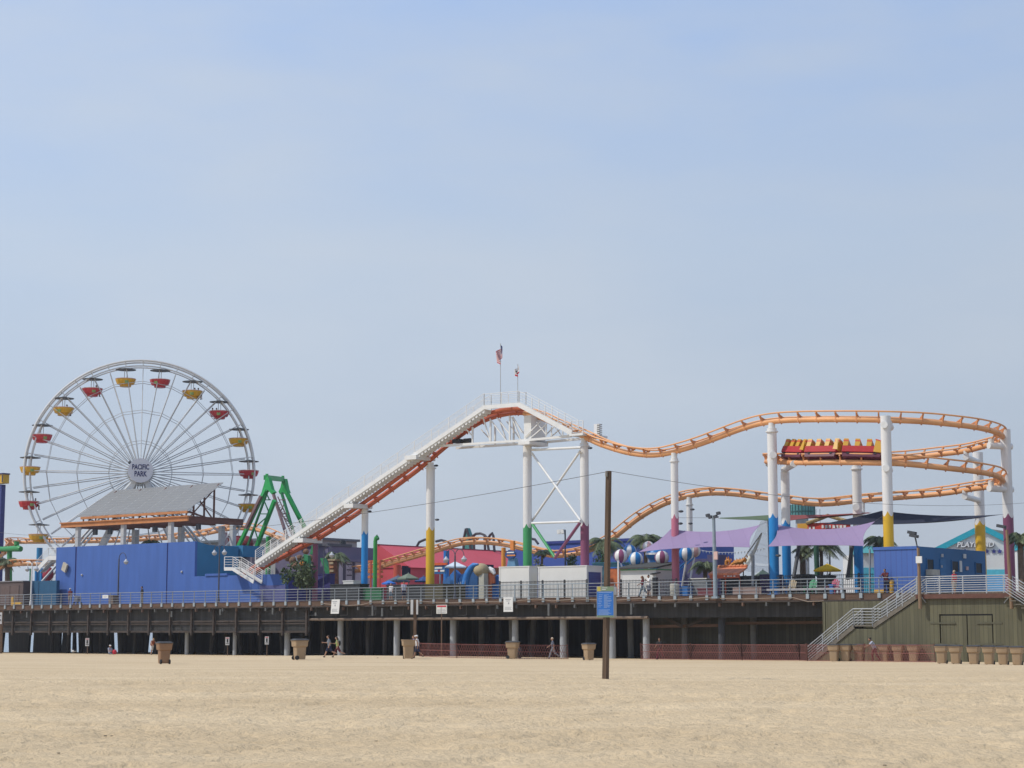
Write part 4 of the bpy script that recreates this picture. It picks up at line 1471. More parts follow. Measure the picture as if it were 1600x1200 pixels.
# lamp on the wall, small flood light box tilted
p = L(103, 885, 5.9)
q = MB(PM)
q.obox((p.x - 0.45, 5.62, p.z - 0.35), (0.62, 0, -0.30), (0, 0.22, 0), (0.34, 0, 0.80))
q.build('wall_box', mat('cream wall box', (0.50, 0.45, 0.36), rough=0.6), bb)
for px, py in ((128, 898.5), (284, 893.5)):
    p = L(px, py, 5.95)
    MB(PM).ball((p.x, 5.95, p.z), 0.12, n=8, m=6).build('wall_lamp', M_CGREY, bb)
wing = pthing('low_blue_wing', 'low blue wing of the tall blue building at the foot of the coaster lift', 'building', (L(370, 930, 5).x, 5.6, ZD))
xa, xb_, zw = x1 + 0.02, L(447, 920, 5.6).x, L(400, 898, 5.6).z
MB(PM).box((xa, 5.6, ZD), (xb_, 5.9, zw)).build('wall', M_BLUE, wing)
xs1, xs2 = L(321, 915, 5.6).x, L(355, 915, 5.6).x
MB(PM).box((xs1, 5.5, zw + 0.003), (xs2, 5.95, zw + 0.22)).build('parapet', M_BLUE, wing)
xm = L(406, 925, 5.55).x
MB(PM).box((xm, 5.52, ZD), (xb_ - 0.02, 5.597, L(425, 914.5, 5.5).z)).build('door_panel', mat('slate violet panel', (0.085, 0.095, 0.24), rough=0.7, var=0.08), wing)
yy = ly_on(514, 915, xb_).y
MB(PM).box((xb_ - 0.28, 5.91, ZD), (xb_, min(yy, 22), zw - 0.05)).build('end_wall', mat('deep indigo wall', (0.05, 0.055, 0.28), rough=0.75, var=0.08), wing)
# blue-green plant room and brown stall behind the low wing
bk = pthing('teal_shed', 'flat teal blue shed with a grey and a brown bay behind the low blue wing', 'building', (L(350, 900, 12).x, 12, ZD))
z1 = L(360, 853, 12).z
for a, b, m, zb in ((327, 336, M_TEAL, 0), (336, 352, mat('grey brown wall', (0.13, 0.12, 0.11)), 0), (352, 379, M_TEAL, 0)):
    A, Bq = L(a, 890, 12).x, L(b, 890, 12).x
    MB(PM).box((A + .01, 12, L(350, 871, 12).z), (Bq - .01, 15, z1)).build('wall', m, bk)
A, Bq = L(326, 890, 12).x, L(360, 890, 12).x
MB(PM).box((A, 12.4, ZD), (Bq, 14, L(350, 871.5, 12.4).z)).build('wall', mat('rust red wall', (0.30, 0.085, 0.045), rough=0.7, var=0.2, scale=1), bk)
A, Bq = L(360, 890, 12.5).x, L(392, 890, 12.5).x
MB(PM).box((A, 12.6, ZD), (Bq, 14, L(350, 872, 12.4).z)).build('wall', mat('dull mauve wall', (0.20, 0.17, 0.20), rough=0.7, var=0.15), bk)

# grey building far behind with flat roof
gb = pthing('grey_building', 'long flat roofed grey building behind the green swing ride', 'building', (L(400, 900, 45).x, 45, ZD))
A, Bq, z1 = L(318, 860, 45).x, L(470, 860, 45).x, L(380, 846, 45).z
MB(PM).box((A, 45, ZD), (Bq, 55, z1)).build('wall', mat('light grey wall', (0.30, 0.31, 0.31), rough=0.8, var=0.08), gb)
MB(PM).box((A - .3, 44.7, z1 + .003), (Bq + .3, 55.3, z1 + 0.3)).build('roof', mat('slate roof edge', (0.13, 0.15, 0.17), rough=0.7), gb)

# ------------------------------------------------------------------ green swing ride
M_GRN = mat('bright green steel', (0.03, 0.36, 0.09), rough=0.4, var=0.08, scale=1.0, dirt=0.1)
M_GRN2 = mat('dark green steel', (0.02, 0.17, 0.06), rough=0.45, var=0.08)
M_MAUV = mat('mauve brown steel', (0.17, 0.10, 0.10), rough=0.5, var=0.15, scale=1.5)
ride = pthing('swing_ride', 'tall green four legged frame of a swinging ride with ladder trusses', 'amusement ride', (L(425, 920, 24).x, 24, ZD))
def gbar(name, a, la, b, lb, w, m, h=None):
    MB().bar(Rw(a[0], a[1], la), Rw(b[0], b[1], lb), w, h or w, IN).build(name, m, ride)
gbar('leg', (417, 760), 20.5, (366, 868), 19, 0.36, M_GRN, 0.34)
gbar('leg', (429, 782), 20.5, (392, 878), 22, 0.38, M_GRN, 0.34)
gbar('leg', (424, 762), 26, (452, 850), 22, 0.22, M_MAUV, 0.3)
gbar('leg', (444, 762), 26, (485, 842), 27, 0.42, M_GRN, 0.34)
gbar('mauve_bar', (408, 775), 20.0, (384, 826), 19.2, 0.30, M_MAUV, 0.3)  # mauve brown bar laid along the first leg
gbar('strut', (417, 770), 21, (380, 872), 21.5, 0.20, M_GRN2)
gbar('strut', (440, 770), 25.5, (464, 850), 24.5, 0.24, M_GRN2)
for (a, b) in (((416, 770), (421, 781)), ((413, 781), (423, 781)), ((413, 783), (420, 800)), ((406, 803), (419, 803)), ((419, 806), (403, 820)), ((397, 824), (404, 846))):
    gbar('lattice', a, 21, b, 21, 0.10, M_GRN2)
for (a, b) in (((437, 781), (446, 781)), ((446, 783), (438, 800)), ((441, 802), (452, 802)), ((441, 806), (458, 822)), ((450, 823), (461, 823)), ((428, 776), (459, 842)), ((434, 776), (462, 838))):
    gbar('lattice', a, 25.5, b, 25, 0.09, M_MAUV)
for k in range(16):
    gbar('rung', (433 + k * 1.75, 786 + k * 3.6), 24.6, (436 + k * 1.75, 785 + k * 3.6), 24.6, 0.06, M_MAUV)
# head of the frame
q = MB()
A1, A2 = Rw(415, 746, 20.5), Rw(441.5, 749, 26)
q.bar(A1, A2, 0.45, 0.5).build('top_beam', M_GRN, ride)
MB().prism([Rw(415.5, 745, 20.3), Rw(419, 745.5, 20.3), Rw(424.5, 765, 20.3), Rw(428, 769, 20.3), Rw(424, 772, 20.3), Rw(418, 765, 20.3), Rw(412, 772, 20.3), Rw(409, 768, 20.3)], IN * 0.45).build('head', M_GRN, ride)
MB().prism([Rw(441, 748, 26), Rw(444.5, 748, 26), Rw(448, 765, 26), Rw(450, 770, 26), Rw(443, 770, 26), Rw(437, 772, 26), Rw(435, 768, 26), Rw(438, 762, 26)], IN * 0.45).build('head', M_GRN, ride)
for px, py in ((417, 744), (442, 747)):
    p = Rw(px, py, 21 if px < 430 else 26)
    MB().tube(p, p + Vector((0, 0, 0.25)), 0.16, n=8).build('bearing', M_GRN, ride)
# red bull-nosed cars and lower machinery of another ride beside it
rr_ = pthing('red_ride_car', 'dark red rounded ride cabin between the wheel leg and the green frame', 'amusement ride', (L(378, 900, 22.5).x, 22.5, ZD))
p, p2_ = L(370, 850, 22.5), L(384, 849, 22.5)
MB(PM).ball(p, (0.75, 0.7, 0.75), 14, 8).build('cabin', mat('dark red fibreglass', (0.20, 0.02, 0.03), rough=0.4, var=0.1), rr_, smooth=True)
MB(PM).ball(p2_, (1.0, 0.8, 0.85), 14, 8).build('cabin', MATS['dark red fibreglass'], rr_, smooth=True)
MB(PM).tube((p.x, 22.5, ZD), p, 0.15, n=8).tube((p2_.x, 22.5, ZD), p2_, 0.15, n=8).build('mast', M_BLACK, rr_)
# ------------------------------------------------------------------ plants
M_TRUNK = mat('palm trunk', (0.16, 0.115, 0.08), rough=0.9, var=0.25, scale=4, bump=0.4, bscale=12)
M_FRND = mat('palm frond green', (0.125, 0.155, 0.075), rough=0.55, var=0.3, scale=2)
M_FRND2 = mat('dry palm frond', (0.17, 0.135, 0.065), rough=0.7, var=0.25, scale=2)
M_LEAF = mat('shrub leaf', (0.050, 0.085, 0.030), rough=0.55, var=0.35, scale=3)
M_LEAFL = mat('light shrub leaf', (0.07, 0.095, 0.035), rough=0.55, var=0.3, scale=3)

def frond(q, base, az, length, rise, droop, w, rnd, nl=36):
    d = Vector((math.cos(az), math.sin(az), 0))
    pts = []
    for k in range(9):
        t = k / 8
        pts.append(base + d * (length * (t * 0.92 if rise > 0 else t * 0.8)) + Vector((0, 0, rise * length * t - droop * length * t * t)))
    q.path(pts, 0.02, n=4, radii=[0.045 * (1 - 0.8 * k / 8) for k in range(9)], cap=False)
    sd = d.cross(Vector((0, 0, 1)))
    for k in range(nl):
        t = 0.12 + 0.88 * k / (nl - 1)
        i = min(7, int(t * 8))
        p = pts[i].lerp(pts[i + 1], t * 8 - i)
        tg = (pts[i + 1] - pts[i]).normalized()
        ll = w * (math.sin(PI * min(1, t * 0.9 + 0.12)) * 0.9 + 0.15) * rnd.uniform(0.8, 1.15)
        for s_ in (-1, 1):
            v = (sd * s_ * 0.75 + tg * 0.55 + Vector((0, 0, -0.45 * rnd.uniform(0.6, 1.4)))).normalized() * ll
            n_ = tg * 0.030
            q._add([p - n_, p + n_, p + v + n_ * 0.2, p + v - n_ * 0.2], [(0, 1, 2, 3)])

def palm(lab, px, py_crown, ly, r_px, nf=20, trunk_r=0.17, seed=1, name='palm_tree', group=None, dry=6):
    c = L(px, py_crown, ly)
    rnd = random.Random(seed)
    t = pthing(name, lab, 'palm', (c.x, ly, ZD), group)
    y = (PM @ c).y
    ln = 1.18 * r_px * y / F_PX
    W = PM @ c
    bx = rnd.uniform(-0.3, 0.3)
    tp = [Vector((W.x + bx * (1 - k / 6) ** 2, W.y, ZD + (W.z - ZD) * k / 6)) for k in range(7)]
    MB().path(tp, 0.2, n=10, radii=[trunk_r * (1.35 - 0.35 * k / 6) for k in range(7)]).build('trunk', M_TRUNK, t, smooth=True)
    q = MB()
    for k in range(nf):
        az = 2 * PI * k / nf * 2.4 + rnd.uniform(-.3, .3)
        up = rnd.uniform(-0.15, 1.1)
        frond(q, W, az, ln * rnd.uniform(0.85, 1.1), up, 0.55 + up * 0.65, ln * 0.36, rnd)
    q.build('crown', M_FRND, t)
    if dry:
        q = MB()
        for k in range(dry):
            frond(q, W - Vector((0, 0, 0.15)), 2 * PI * k / dry + rnd.uniform(-.4, .4), ln * 0.6, -0.55, 0.5, ln * 0.2, rnd, 16)
        q.build('dry_skirt', M_FRND2, t)
    return t

def leaf_cloud(q, c, r, n, s, rnd, flat=1.0):
    for _ in range(n):
        while True:
            v = Vector((rnd.uniform(-1, 1), rnd.uniform(-1, 1), rnd.uniform(-1, 1)))
            if 0.15 < v.length < 1:
                break
        v = v * (0.45 + 0.55 * rnd.random()) / max(0.4, v.length ** 0.5)
        p = Vector(c) + Vector((v.x * r[0], v.y * r[1], v.z * r[2]))
        a = Vector((rnd.gauss(0, 1), rnd.gauss(0, 1), rnd.gauss(0, 1))).normalized()
        b = a.orthogonal().normalized()
        ss = s * rnd.uniform(0.6, 1.4)
        q._add([p - a * ss, p + b * ss * 0.45, p + a * ss, p - b * ss * 0.45], [(0, 1, 2, 3)])

def shrub(lab, px, py_top, ly, w_px, seed, m=None, zb=ZD, name='shrub', clumps=5, n=130, leaf=0.11):
    rnd = random.Random(seed)
    c = L(px, py_top, ly)
    y = (PM @ c).y
    w = w_px * y / F_PX / 2
    t = pthing(name, lab, 'shrub', (c.x, ly, zb))
    h = c.z - zb
    MB(PM).tube((c.x, ly, zb), (c.x, ly, zb + h * 0.6), 0.05, 0.03, n=6).build('stem', M_TRUNK, t)
    q = MB(PM)
    for k in range(clumps):
        cc = (c.x + rnd.uniform(-0.7, 0.7) * w, ly + rnd.uniform(-0.6, 0.6) * w, zb + h * rnd.uniform(0.45, 0.85))
        leaf_cloud(q, cc, (w * 0.55, w * 0.5, h * 0.24), n, leaf, rnd)
    q.build('foliage', m or M_LEAF, t)
    return t

palm('tall ragged palm standing beside the purple coaster column, half behind the wooden pole', 944, 848, 18, 34, 26, 0.2, 3)
palm('full green palm behind the blue wall near the pink and white beach balls', 1009, 842, 16, 30, 26, 0.19, 5)
palm('short palm with stiff fronds below the first purple sail beside the violet wall', 1102, 882, 10, 25, 22, 0.16, 7, dry=0)
palm('drooping palm seen beneath the second purple sail above the yellow umbrella', 1283, 852, 11, 37, 16, 0.13, 9, dry=0)
palm('pale dry palm between the blue columns and the drooping palm', 1254, 860, 14, 18, 14, 0.22, 11, dry=8)
palm('dark palm crown between the purple sail and the tall yellow column', 1374, 844, 14, 26, 26, 0.17, 13, dry=0)
palm('low yellowish palm behind the blue trailer roof', 1428, 862, 26, 24, 18, 0.2, 15, dry=0)
palm('bushy palm with a dark trunk beside the outer purple column', 1594, 838, 8, 22, 34, 0.19, 17, dry=10)
palm('grey green palm in front of the violet building near the blue column', 526, 868, 18, 22, 24, 0.2, 19)
palm('slender palm tuft against the green braced column', 847, 862, 12, 14, 16, 0.1, 21, dry=0)
palm('sparse palm behind the navy tower with a yellow top', 12, 876, 12, 20, 18, 0.25, 23, dry=6)
palm('dark palm crown under the solar pavilion roof', 236, 848, 16, 18, 14, 0.15, 25, dry=0)
shrub('tall leafy tropical plants in front of the low blue wing', 466, 872, 4.4, 46, 31, clumps=9, n=120, leaf=0.16)
shrub('broad leaved plant beside the purple lift column', 480, 884, 3.9, 30, 32, M_LEAFL, clumps=5, n=60, leaf=0.22)
shrub('round green bush above the white containers next to the purple column', 889, 866, 9, 36, 33, clumps=6, n=150)
shrub('pale grey green bush above the white containers beside the green column', 838, 872, 10, 30, 34, mat('grey green leaf', (0.15, 0.16, 0.09), rough=0.6, var=0.3), clumps=5, n=120)
shrub('thin twiggy bush behind the wooden pole above the wall', 940, 850, 16, 40, 35, M_LEAF, clumps=6, n=70, leaf=0.10)

# ------------------------------------------------------------------ buildings at the back
def block(name, label, cat, px0, px1, pyt, ly, depth, m, side=None, roof=None, rh=0.25):
    x0, x1 = L(px0, 890, ly).x, L(px1, 890, ly).x
    z = L((px0 + px1) / 2, pyt, ly).z
    t = pthing(name, label, cat, ((x0 + x1) / 2, ly, ZD))
    MB(PM).box((x0, ly, ZD), (x1, ly + depth, z)).build('wall', m, t)
    if roof:
        MB(PM).box((x0 - 0.15, ly - 0.15, z + .003), (x1 + 0.15, ly + depth + 0.15, z + rh)).build('roof', roof, t)
    return t, x0, x1, z
M_PINK = mat('crimson pink wall', (0.62, 0.09, 0.11), rough=0.75, var=0.06, scale=0.3, dirt=0.1)
M_BACKB = mat('deep blue wall', (0.050, 0.095, 0.34), rough=0.75, var=0.06, scale=0.4)
# the red hall runs away from the edge, so its long side wall is what shows
pk = pthing('red_hall', 'long hall with a sloping crimson pink roof behind the yellow coaster column', 'building', (L(600, 900, 30).x, 30, ZD))
c0 = L(591, 851, 30)
c1 = Q(792, 865.5, c0.x)
ev = Q(640, 886, c0.x)
rg_ = Q(591, 851, c0.x - 4.5)
re_ = Q(797, 865, c0.x - 4.5)
yA, yB = rg_.y, re_.y
MB(PM).box((c0.x - 9, yA + .1, ZD), (c0.x, yB - .1, ev.z)).build('wall', M_PINK, pk)
MB(PM).prism([(c0.x + .3, yA, ev.z - .05), (c0.x - 4.5, yA, rg_.z), (c0.x - 9.3, yA, ev.z - .05)], (0, yB - yA, 0)).build('roof', mat('crimson metal roof', (0.62, 0.085, 0.105), rough=0.6, var=0.06, scale=0.3, dirt=0.08), pk)
MB(PM).box((c0.x - 4.6, yA - .1, rg_.z - .05), (c0.x - 4.4, yB + .1, rg_.z + .06)).build('ridge', mat('dark red coping', (0.28, 0.04, 0.06)), pk)
for px, wpx, t_, b_ in ((635, 12, 884, 900), (765, 12, 882, 892)):
    u, v = Q(px - wpx / 2, t_, c0.x + 0.02), Q(px + wpx / 2, t_, c0.x + 0.02)
    zt_, zb_ = u.z, Q(px, b_, c0.x).z
    MB(PM).box((c0.x - 0.1, u.y, zb_), (c0.x + 0.06, v.y, zt_)).build('window', mat('dark recess', (0.02, 0.02, 0.03), rough=0.3), pk)
a, b = Q(692, 884, c0.x + 0.1), Q(800, 884, c0.x + 0.1)
MB(PM).box((c0.x + 0.01, a.y, ZD), (c0.x + 0.3, b.y, Q(770, 887, c0.x).z)).build('base_band', mat('orange brown band', (0.42, 0.13, 0.035), rough=0.7, var=0.2), pk)
# violet grey building
vb = pthing('violet_building', 'grey violet building with a pale lower wall and dark posts beside the blue coaster column', 'building', (L(550, 900, 25).x, 25, ZD))
c0 = L(512.5, 853, 25)
c1 = Q(590, 861, c0.x)
M_VIO = mat('grey violet wall', (0.155, 0.135, 0.215), rough=0.8, var=0.08, scale=0.5)
MB(PM).box((c0.x - 8, 25, ZD), (c0.x, c1.y - 0.6, c0.z)).build('wall', M_VIO, vb)
cap_e = Q(549, 856, c0.x)
MB(PM).box((c0.x - 8.1, 24.8, c0.z + .003), (c0.x + 0.12, cap_e.y, c0.z + 0.28)).build('parapet', mat('dark grey coping', (0.10, 0.10, 0.12)), vb)
e0, e1 = Q(526, 877, c0.x + .2), Q(585, 877, c0.x + .2)
zt_, zm = Q(560, 878.5, c0.x + .2).z, Q(560, 874, c0.x + .2).z
MB(PM).box((c0.x + 0.01, e0.y, ZD), (c0.x + 0.2, e1.y, zt_)).build('lower_wall', mat('pale lilac wall', (0.52, 0.46, 0.52), rough=0.8, var=0.06), vb)
MB(PM).box((c0.x + 0.01, e0.y - .3, zt_ + .003), (c0.x + 0.5, e1.y, zm)).build('ledge', M_VIO, vb)
for px in (538.5, 553, 524):
    u = Q(px, 890, c0.x + 0.3)
    MB(PM).box((c0.x + 0.21, u.y - 0.14, ZD), (c0.x + 0.36, u.y + 0.14, zt_ - .01)).build('post', mat('dark violet post', (0.09, 0.08, 0.12)), vb)
u, v = Q(541, 882, c0.x + 0.22), Q(551, 882, c0.x + 0.22)
q = MB(PM)
for k in range(7):
    z_ = Q(546, 882 + 2.8 * k, c0.x).z
    q.box((c0.x + 0.203, u.y + 0.1 + (k % 3) * 0.25, z_ - 0.08), (c0.x + 0.215, v.y - 0.1 - ((k * 2) % 3) * 0.25, z_ + 0.05))
q.build('wall_drawing', mat('dark drawn line', (0.07, 0.06, 0.09)), vb)
for px, h_ in ((534, 3), (537, 1.5)):
    u = Q(px, 852, c0.x - 1)
    MB(PM).tube((c0.x - 1, u.y, c0.z + .28), (c0.x - 1, u.y, c0.z + 0.75), 0.3, 0.2, n=10).build('roof_vent', M_BLACK, vb)

block('long_blue_hall', 'long deep blue hall with a flat top behind the palms and beach balls', 'building', 856, 1052, 846.5, 46, 12, M_BACKB, roof=mat('dark blue coping', (0.03, 0.045, 0.22)), rh=0.3)
block('blue_annex', 'small blue annex between the red hall and the green coaster column', 'building', 794, 860, 858, 52, 8, M_BACKB)
v2, vx0, vx1, vz = block('violet_wall', 'short violet blue wall behind the short palm and the metal light pole', 'wall', 1068, 1124, 873, 18, 1.0, mat('violet blue wall', (0.075, 0.068, 0.15), rough=0.8))
MB(PM).box((vx1 - 0.9, 17.5, ZD), (vx1 + 0.15, 19, vz + 0.3)).build('pier_end', MATS['violet blue wall'], v2)
# pale curved hall of glass beyond the second sail
gl = pthing('glass_rotunda', 'round teal glass upper storey beyond the coaster loop with a light roof frame', 'building', (L(1253, 900, 48).x, 48, ZD))
c = L(1253, 806, 48)
rg = 20 * (PM @ c).y / F_PX
MB(PM).tube((c.x, 48, ZD), (c.x, 48, c.z - .05), rg * .5, n=20).build('stem', mat('pale grey render', (0.34, 0.36, 0.38), rough=0.8), gl)
MB(PM).tube((c.x, 48, c.z), (c.x, 48, L(1253, 789, 48).z), rg, n=32).build('drum', mat('teal glass', (0.08, 0.25, 0.25), rough=0.2, var=0.08, spec=0.6), gl, smooth=True)
q = MB(PM)
for k in range(24):
    a = 2 * PI * k / 24
    q.box((c.x + rg * math.cos(a) - .04, 48 + rg * math.sin(a) - .04, c.z), (c.x + rg * math.cos(a) + .04, 48 + rg * math.sin(a) + .04, L(1253, 789, 48).z + .02))
for z_ in (L(1253, 800, 48).z,):
    q.tube((c.x, 48, z_ - 0.06), (c.x, 48, z_ + 0.06), rg + 0.04, n=32)
q.build('frame', mat('dark teal frame', (0.03, 0.09, 0.09)), gl)
p = L(1275, 800, 47)
q = MB(PM)
for dx in (0, 0.45):
    q.tube((p.x + dx, 47, ZD), (p.x + dx, 47, p.z + 0.3), 0.03, n=5)
for k in range(20):
    q.tube((p.x, 47, ZD + 1 + k * 0.45), (p.x + 0.45, 47, ZD + 1 + k * 0.45), 0.02, n=5)
q.build('ladder', M_STEEL, gl)

# PLAYLAND arcade: white gable with turquoise eaves
M_PLW = mat('white arcade wall', (0.70, 0.70, 0.68), rough=0.75, var=0.04, scale=0.4, dirt=0.06)
M_TURQ = mat('turquoise paint', (0.03, 0.40, 0.50), rough=0.5, var=0.06)
YPL = 190.0
pb = B(1530, 900, YPL)
pl_ = thing('arcade_building', 'white gabled arcade with turquoise eaves and raised letters on its front', 'building', (pb.x, YPL, ZD))
AV = Vector((pb.x, YPL, 0)).normalized()
def yb(px, py, y=YPL):
    d = ray(px, py)
    k = (Vector((pb.x, YPL, 0)).dot(AV) + (y - YPL)) / (d.x * AV.x + d.y * AV.y)
    return CAM + d * k
AM = Matrix.Translation((pb.x, YPL, 0)) @ Matrix.Rotation(math.atan2(-AV.x, AV.y), 4, 'Z')
AI = AM.inverted()
AXR = AM.to_3x3() @ Vector((1, 0, 0))
gab = [yb(1448, 866), yb(1534, 823), yb(1622, 866)]
wl = [Vector((gab[0].x, gab[0].y, ZD)), gab[0], gab[1], gab[2], Vector((gab[2].x, gab[2].y, ZD))]
MB().prism(list(reversed(wl)), AV * 14).build('wall', M_PLW, pl_)
zt_ = yb(1540, 903).z
for a, b in ((1440, 1534), (1534, 1630)):
    ya = 823 + (abs(a - 1534)) * 0.5
    yb_ = 823 + (abs(b - 1534)) * 0.5
    A_, B_ = yb(a, ya - 4.0, YPL - 0.25), yb(b, yb_ - 4.0, YPL - 0.25)
    dn = Vector((0, 0, -0.62))
    dz = 0 if a < 1500 else 0.004
    q = MB().prism([A_ + Vector((0, dz, 0)), B_ + Vector((0, dz, 0)), B_ + dn + Vector((0, dz, 0)), A_ + dn + Vector((0, dz, 0))], AV * 14.8)
    q.build('roof', M_TURQ, pl_)
for py0, py1, m in ((890, 900, mat('aqua band', (0.10, 0.48, 0.60), rough=0.6)), (900.3, 925, mat('sky blue band', (0.10, 0.36, 0.66), rough=0.6))):
    z0, z1 = yb(1530, py1).z, yb(1530, py0).z
    MB(AM).box(((AI @ gab[0]).x + 0.05, -0.06 - (0.02 if py0 > 895 else 0), z0), ((AI @ gab[2]).x - 0.05, -0.002, z1)).build('painted_band', m, pl_)
for dd, m in ((0.0, mat('grey letter shadow', (0.18, 0.18, 0.22))), (0.09, mat('white letters', (0.78, 0.78, 0.76)))):  # grey copy set right and down paints the cast shadow of the letters
    c = yb(1525.5 - dd * 12, 852 - dd * 10, YPL - 0.12 - dd)
    v, f = text_points('PLAYLAND', 0.72, 0.12, 1.02, 0.022)
    q = MB()
    q._add([c + AXR * (p[0] + p[1] * 0.18) + Vector((0, 0, p[1])) - AV * p[2] for p in v], f)
    q.build('lettering', m, pl_)
for k, px in enumerate((1472, 1490, 1508, 1542, 1553, 1562)):
    c = yb(px, 861.5, YPL - 0.08)
    st = []
    for i in range(10):
        r = 0.27 if i % 2 == 0 else 0.13
        st.append(c + AXR * (r * math.sin(PI * i / 5)) + Vector((0, 0, r * math.cos(PI * i / 5))))
    MB().prism(list(reversed(st)), AV * 0.05).build('star_ornament', mat('navy star', (0.06, 0.07, 0.28)), pl_)
A_ = yb(1567, 846, YPL + 3)
MB().prism([yb(1545, 826, YPL + 4), yb(1590, 833, YPL + 4), yb(1592, 858, YPL + 4), yb(1580, 848, YPL + 4)], AV * 8).build('roof', mat('grey brown roofing', (0.26, 0.24, 0.21), rough=0.9), pl_)
# wing of the arcade to the left, seen beneath the sails, and its continuation right
aw = thing('arcade_wing', 'white and turquoise low building seen between the blue column and the blue trailer', 'building', (B(1360, 900, 180).x, 180, ZD))
MB().box((B(1346, 890, 180).x, 180, ZD), (B(1402, 890, 180).x, 190, B(1360, 863, 180).z)).build('wall', M_PLW, aw)
MB().prism([B(1344, 864, 179.4), B(1404, 864, 179.4), B(1398, 853, 182), B(1352, 853, 182)], (0, 6, 0)).build('roof', mat('faded teal roof', (0.07, 0.30, 0.30), rough=0.6), aw)
MB().box((B(1346, 890, 180).x - .02, 179.9, ZD), (B(1402, 890, 180).x + .02, 179.99, B(1360, 887, 180).z)).build('painted_band', MATS['aqua band'], aw)
aw2 = thing('arcade_wing', 'white low building with a turquoise roof edge at the far end of the pier railing', 'building', (B(1605, 900, 186).x, 186, ZD))
MB().box((B(1590, 890, 186).x, 186, ZD), (B(1690, 890, 186).x, 198, B(1600, 860, 186).z)).build('wall', M_PLW, aw2)
MB().box((B(1588, 890, 186).x, 185.5, B(1600, 860, 186).z + .003), (B(1692, 890, 186).x, 198.5, B(1600, 851, 186).z)).build('roof', M_TURQ, aw2)

# ------------------------------------------------------------------ blue trailer
M_TRL = grooved('corrugated royal blue', (0.058, 0.130, 0.40), (0.05, 0.09, 0.30), 0.42, 0, var=0.02, width=0.2, depth=0.6)
M_TRE = mat('teal blue trailer side', (0.020, 0.125, 0.30), rough=0.6, var=0.05, scale=0.6)
TY = 0.5
cr_ = L(1435, 900, TY)
zt_ = L(1435, 853, TY).z
xl = L(1366, 900, TY).x
ye = Q(1540, 880, cr_.x).y
trl = pthing('blue_trailer', 'royal blue portable office with three dark windows and a corrugated end', 'trailer', ((xl + cr_.x) / 2, TY, ZD))
MB(PM).box((xl, TY, ZD), (cr_.x - .08, TY + .1, zt_ - 0.22)).build('corrugated_wall', M_TRL, trl)
MB(PM).box((cr_.x - 0.1, TY + .11, ZD), (cr_.x, ye, zt_ - 0.02)).build('side_wall', M_TRE, trl)
MB(PM).box((xl - 0.03, TY - .06, zt_ - 0.21), (cr_.x + 0.05, TY + .10, zt_)).build('roof_edge', M_BLUE, trl)
MB(PM).box((xl, TY + .11, zt_ - 0.15), (cr_.x - .11, ye, zt_ - 0.05)).build('roof', M_CGREY, trl)
MB(PM).box((xl, TY + .11, ZD), (xl + .1, ye, zt_ - 0.16)).build('side_wall', M_TRL, trl)
M_GLS = mat('dark window glass', (0.012, 0.02, 0.03), rough=0.4, spec=0.15)
for pa, pb_, ta, ba in ((1448, 1458, 874, 890), (1487, 1496.5, 877, 893), (1524, 1533, 880, 895)):
    u, v = Q(pa, 885, cr_.x), Q(pb_, 885, cr_.x)
    z1, z0 = Q(pa, ta, cr_.x).z, Q(pa, ba, cr_.x).z
    w = MB(PM).box((cr_.x - 0.02, u.y, z0), (cr_.x + 0.025, v.y, z1)).build('window', M_GLS, trl)
    q = MB(PM)
    q.box((cr_.x + .002, u.y - 0.09, z1 + .002), (cr_.x + 0.06, v.y + 0.09, z1 + 0.09))
    q.box((cr_.x + .002, u.y - 0.09, z0 - 0.09), (cr_.x + 0.06, v.y + 0.09, z0 - .002))
    q.box((cr_.x + .002, u.y - 0.09, z0), (cr_.x + 0.06, u.y - 0.002, z1))
    q.box((cr_.x + .002, v.y + 0.002, z0), (cr_.x + 0.06, v.y + 0.09, z1))
    q.build('window_frame', M_TRE, w)
u, v = Q(1468, 870, cr_.x), Q(1477, 870, cr_.x)
MB(PM).box((cr_.x + .003, u.y, Q(1470, 899, cr_.x).z), (cr_.x + 0.05, v.y, Q(1470, 873, cr_.x).z)).build('door', mat('blue door', (0.028, 0.15, 0.34)), trl)
for px, py, r, m in ((1472, 868, 0.14, M_CGREY), (1471, 885, 0.10, M_CGREY), (1507, 869, 0.20, M_PLW), (1511, 888, 0.16, M_GRIM)):
    p = Q(px, py, cr_.x + 0.04)
    MB(PM).box((p.x - 0.02, p.y - r, p.z - r * .8), (p.x + 0.05, p.y + r, p.z + r * .8)).build('notice', m, trl)
u, v = Q(1448, 895, cr_.x + 0.1), Q(1459.5, 895, cr_.x + 0.1)
MB(PM).box((cr_.x + .03, u.y, Q(1450, 899, cr_.x).z), (cr_.x + 0.55, v.y, Q(1450, 890, cr_.x).z)).build('air_conditioner', mat('cream metal', (0.42, 0.40, 0.34), rough=0.5, dirt=0.2), trl)
p = Q(1501.5, 886, cr_.x + 0.05)
MB(PM).box((cr_.x + .02, p.y - 0.18, p.z - 0.35), (cr_.x + 0.06, p.y + 0.18, p.z + 0.45)).build('notice', M_PLW, trl)

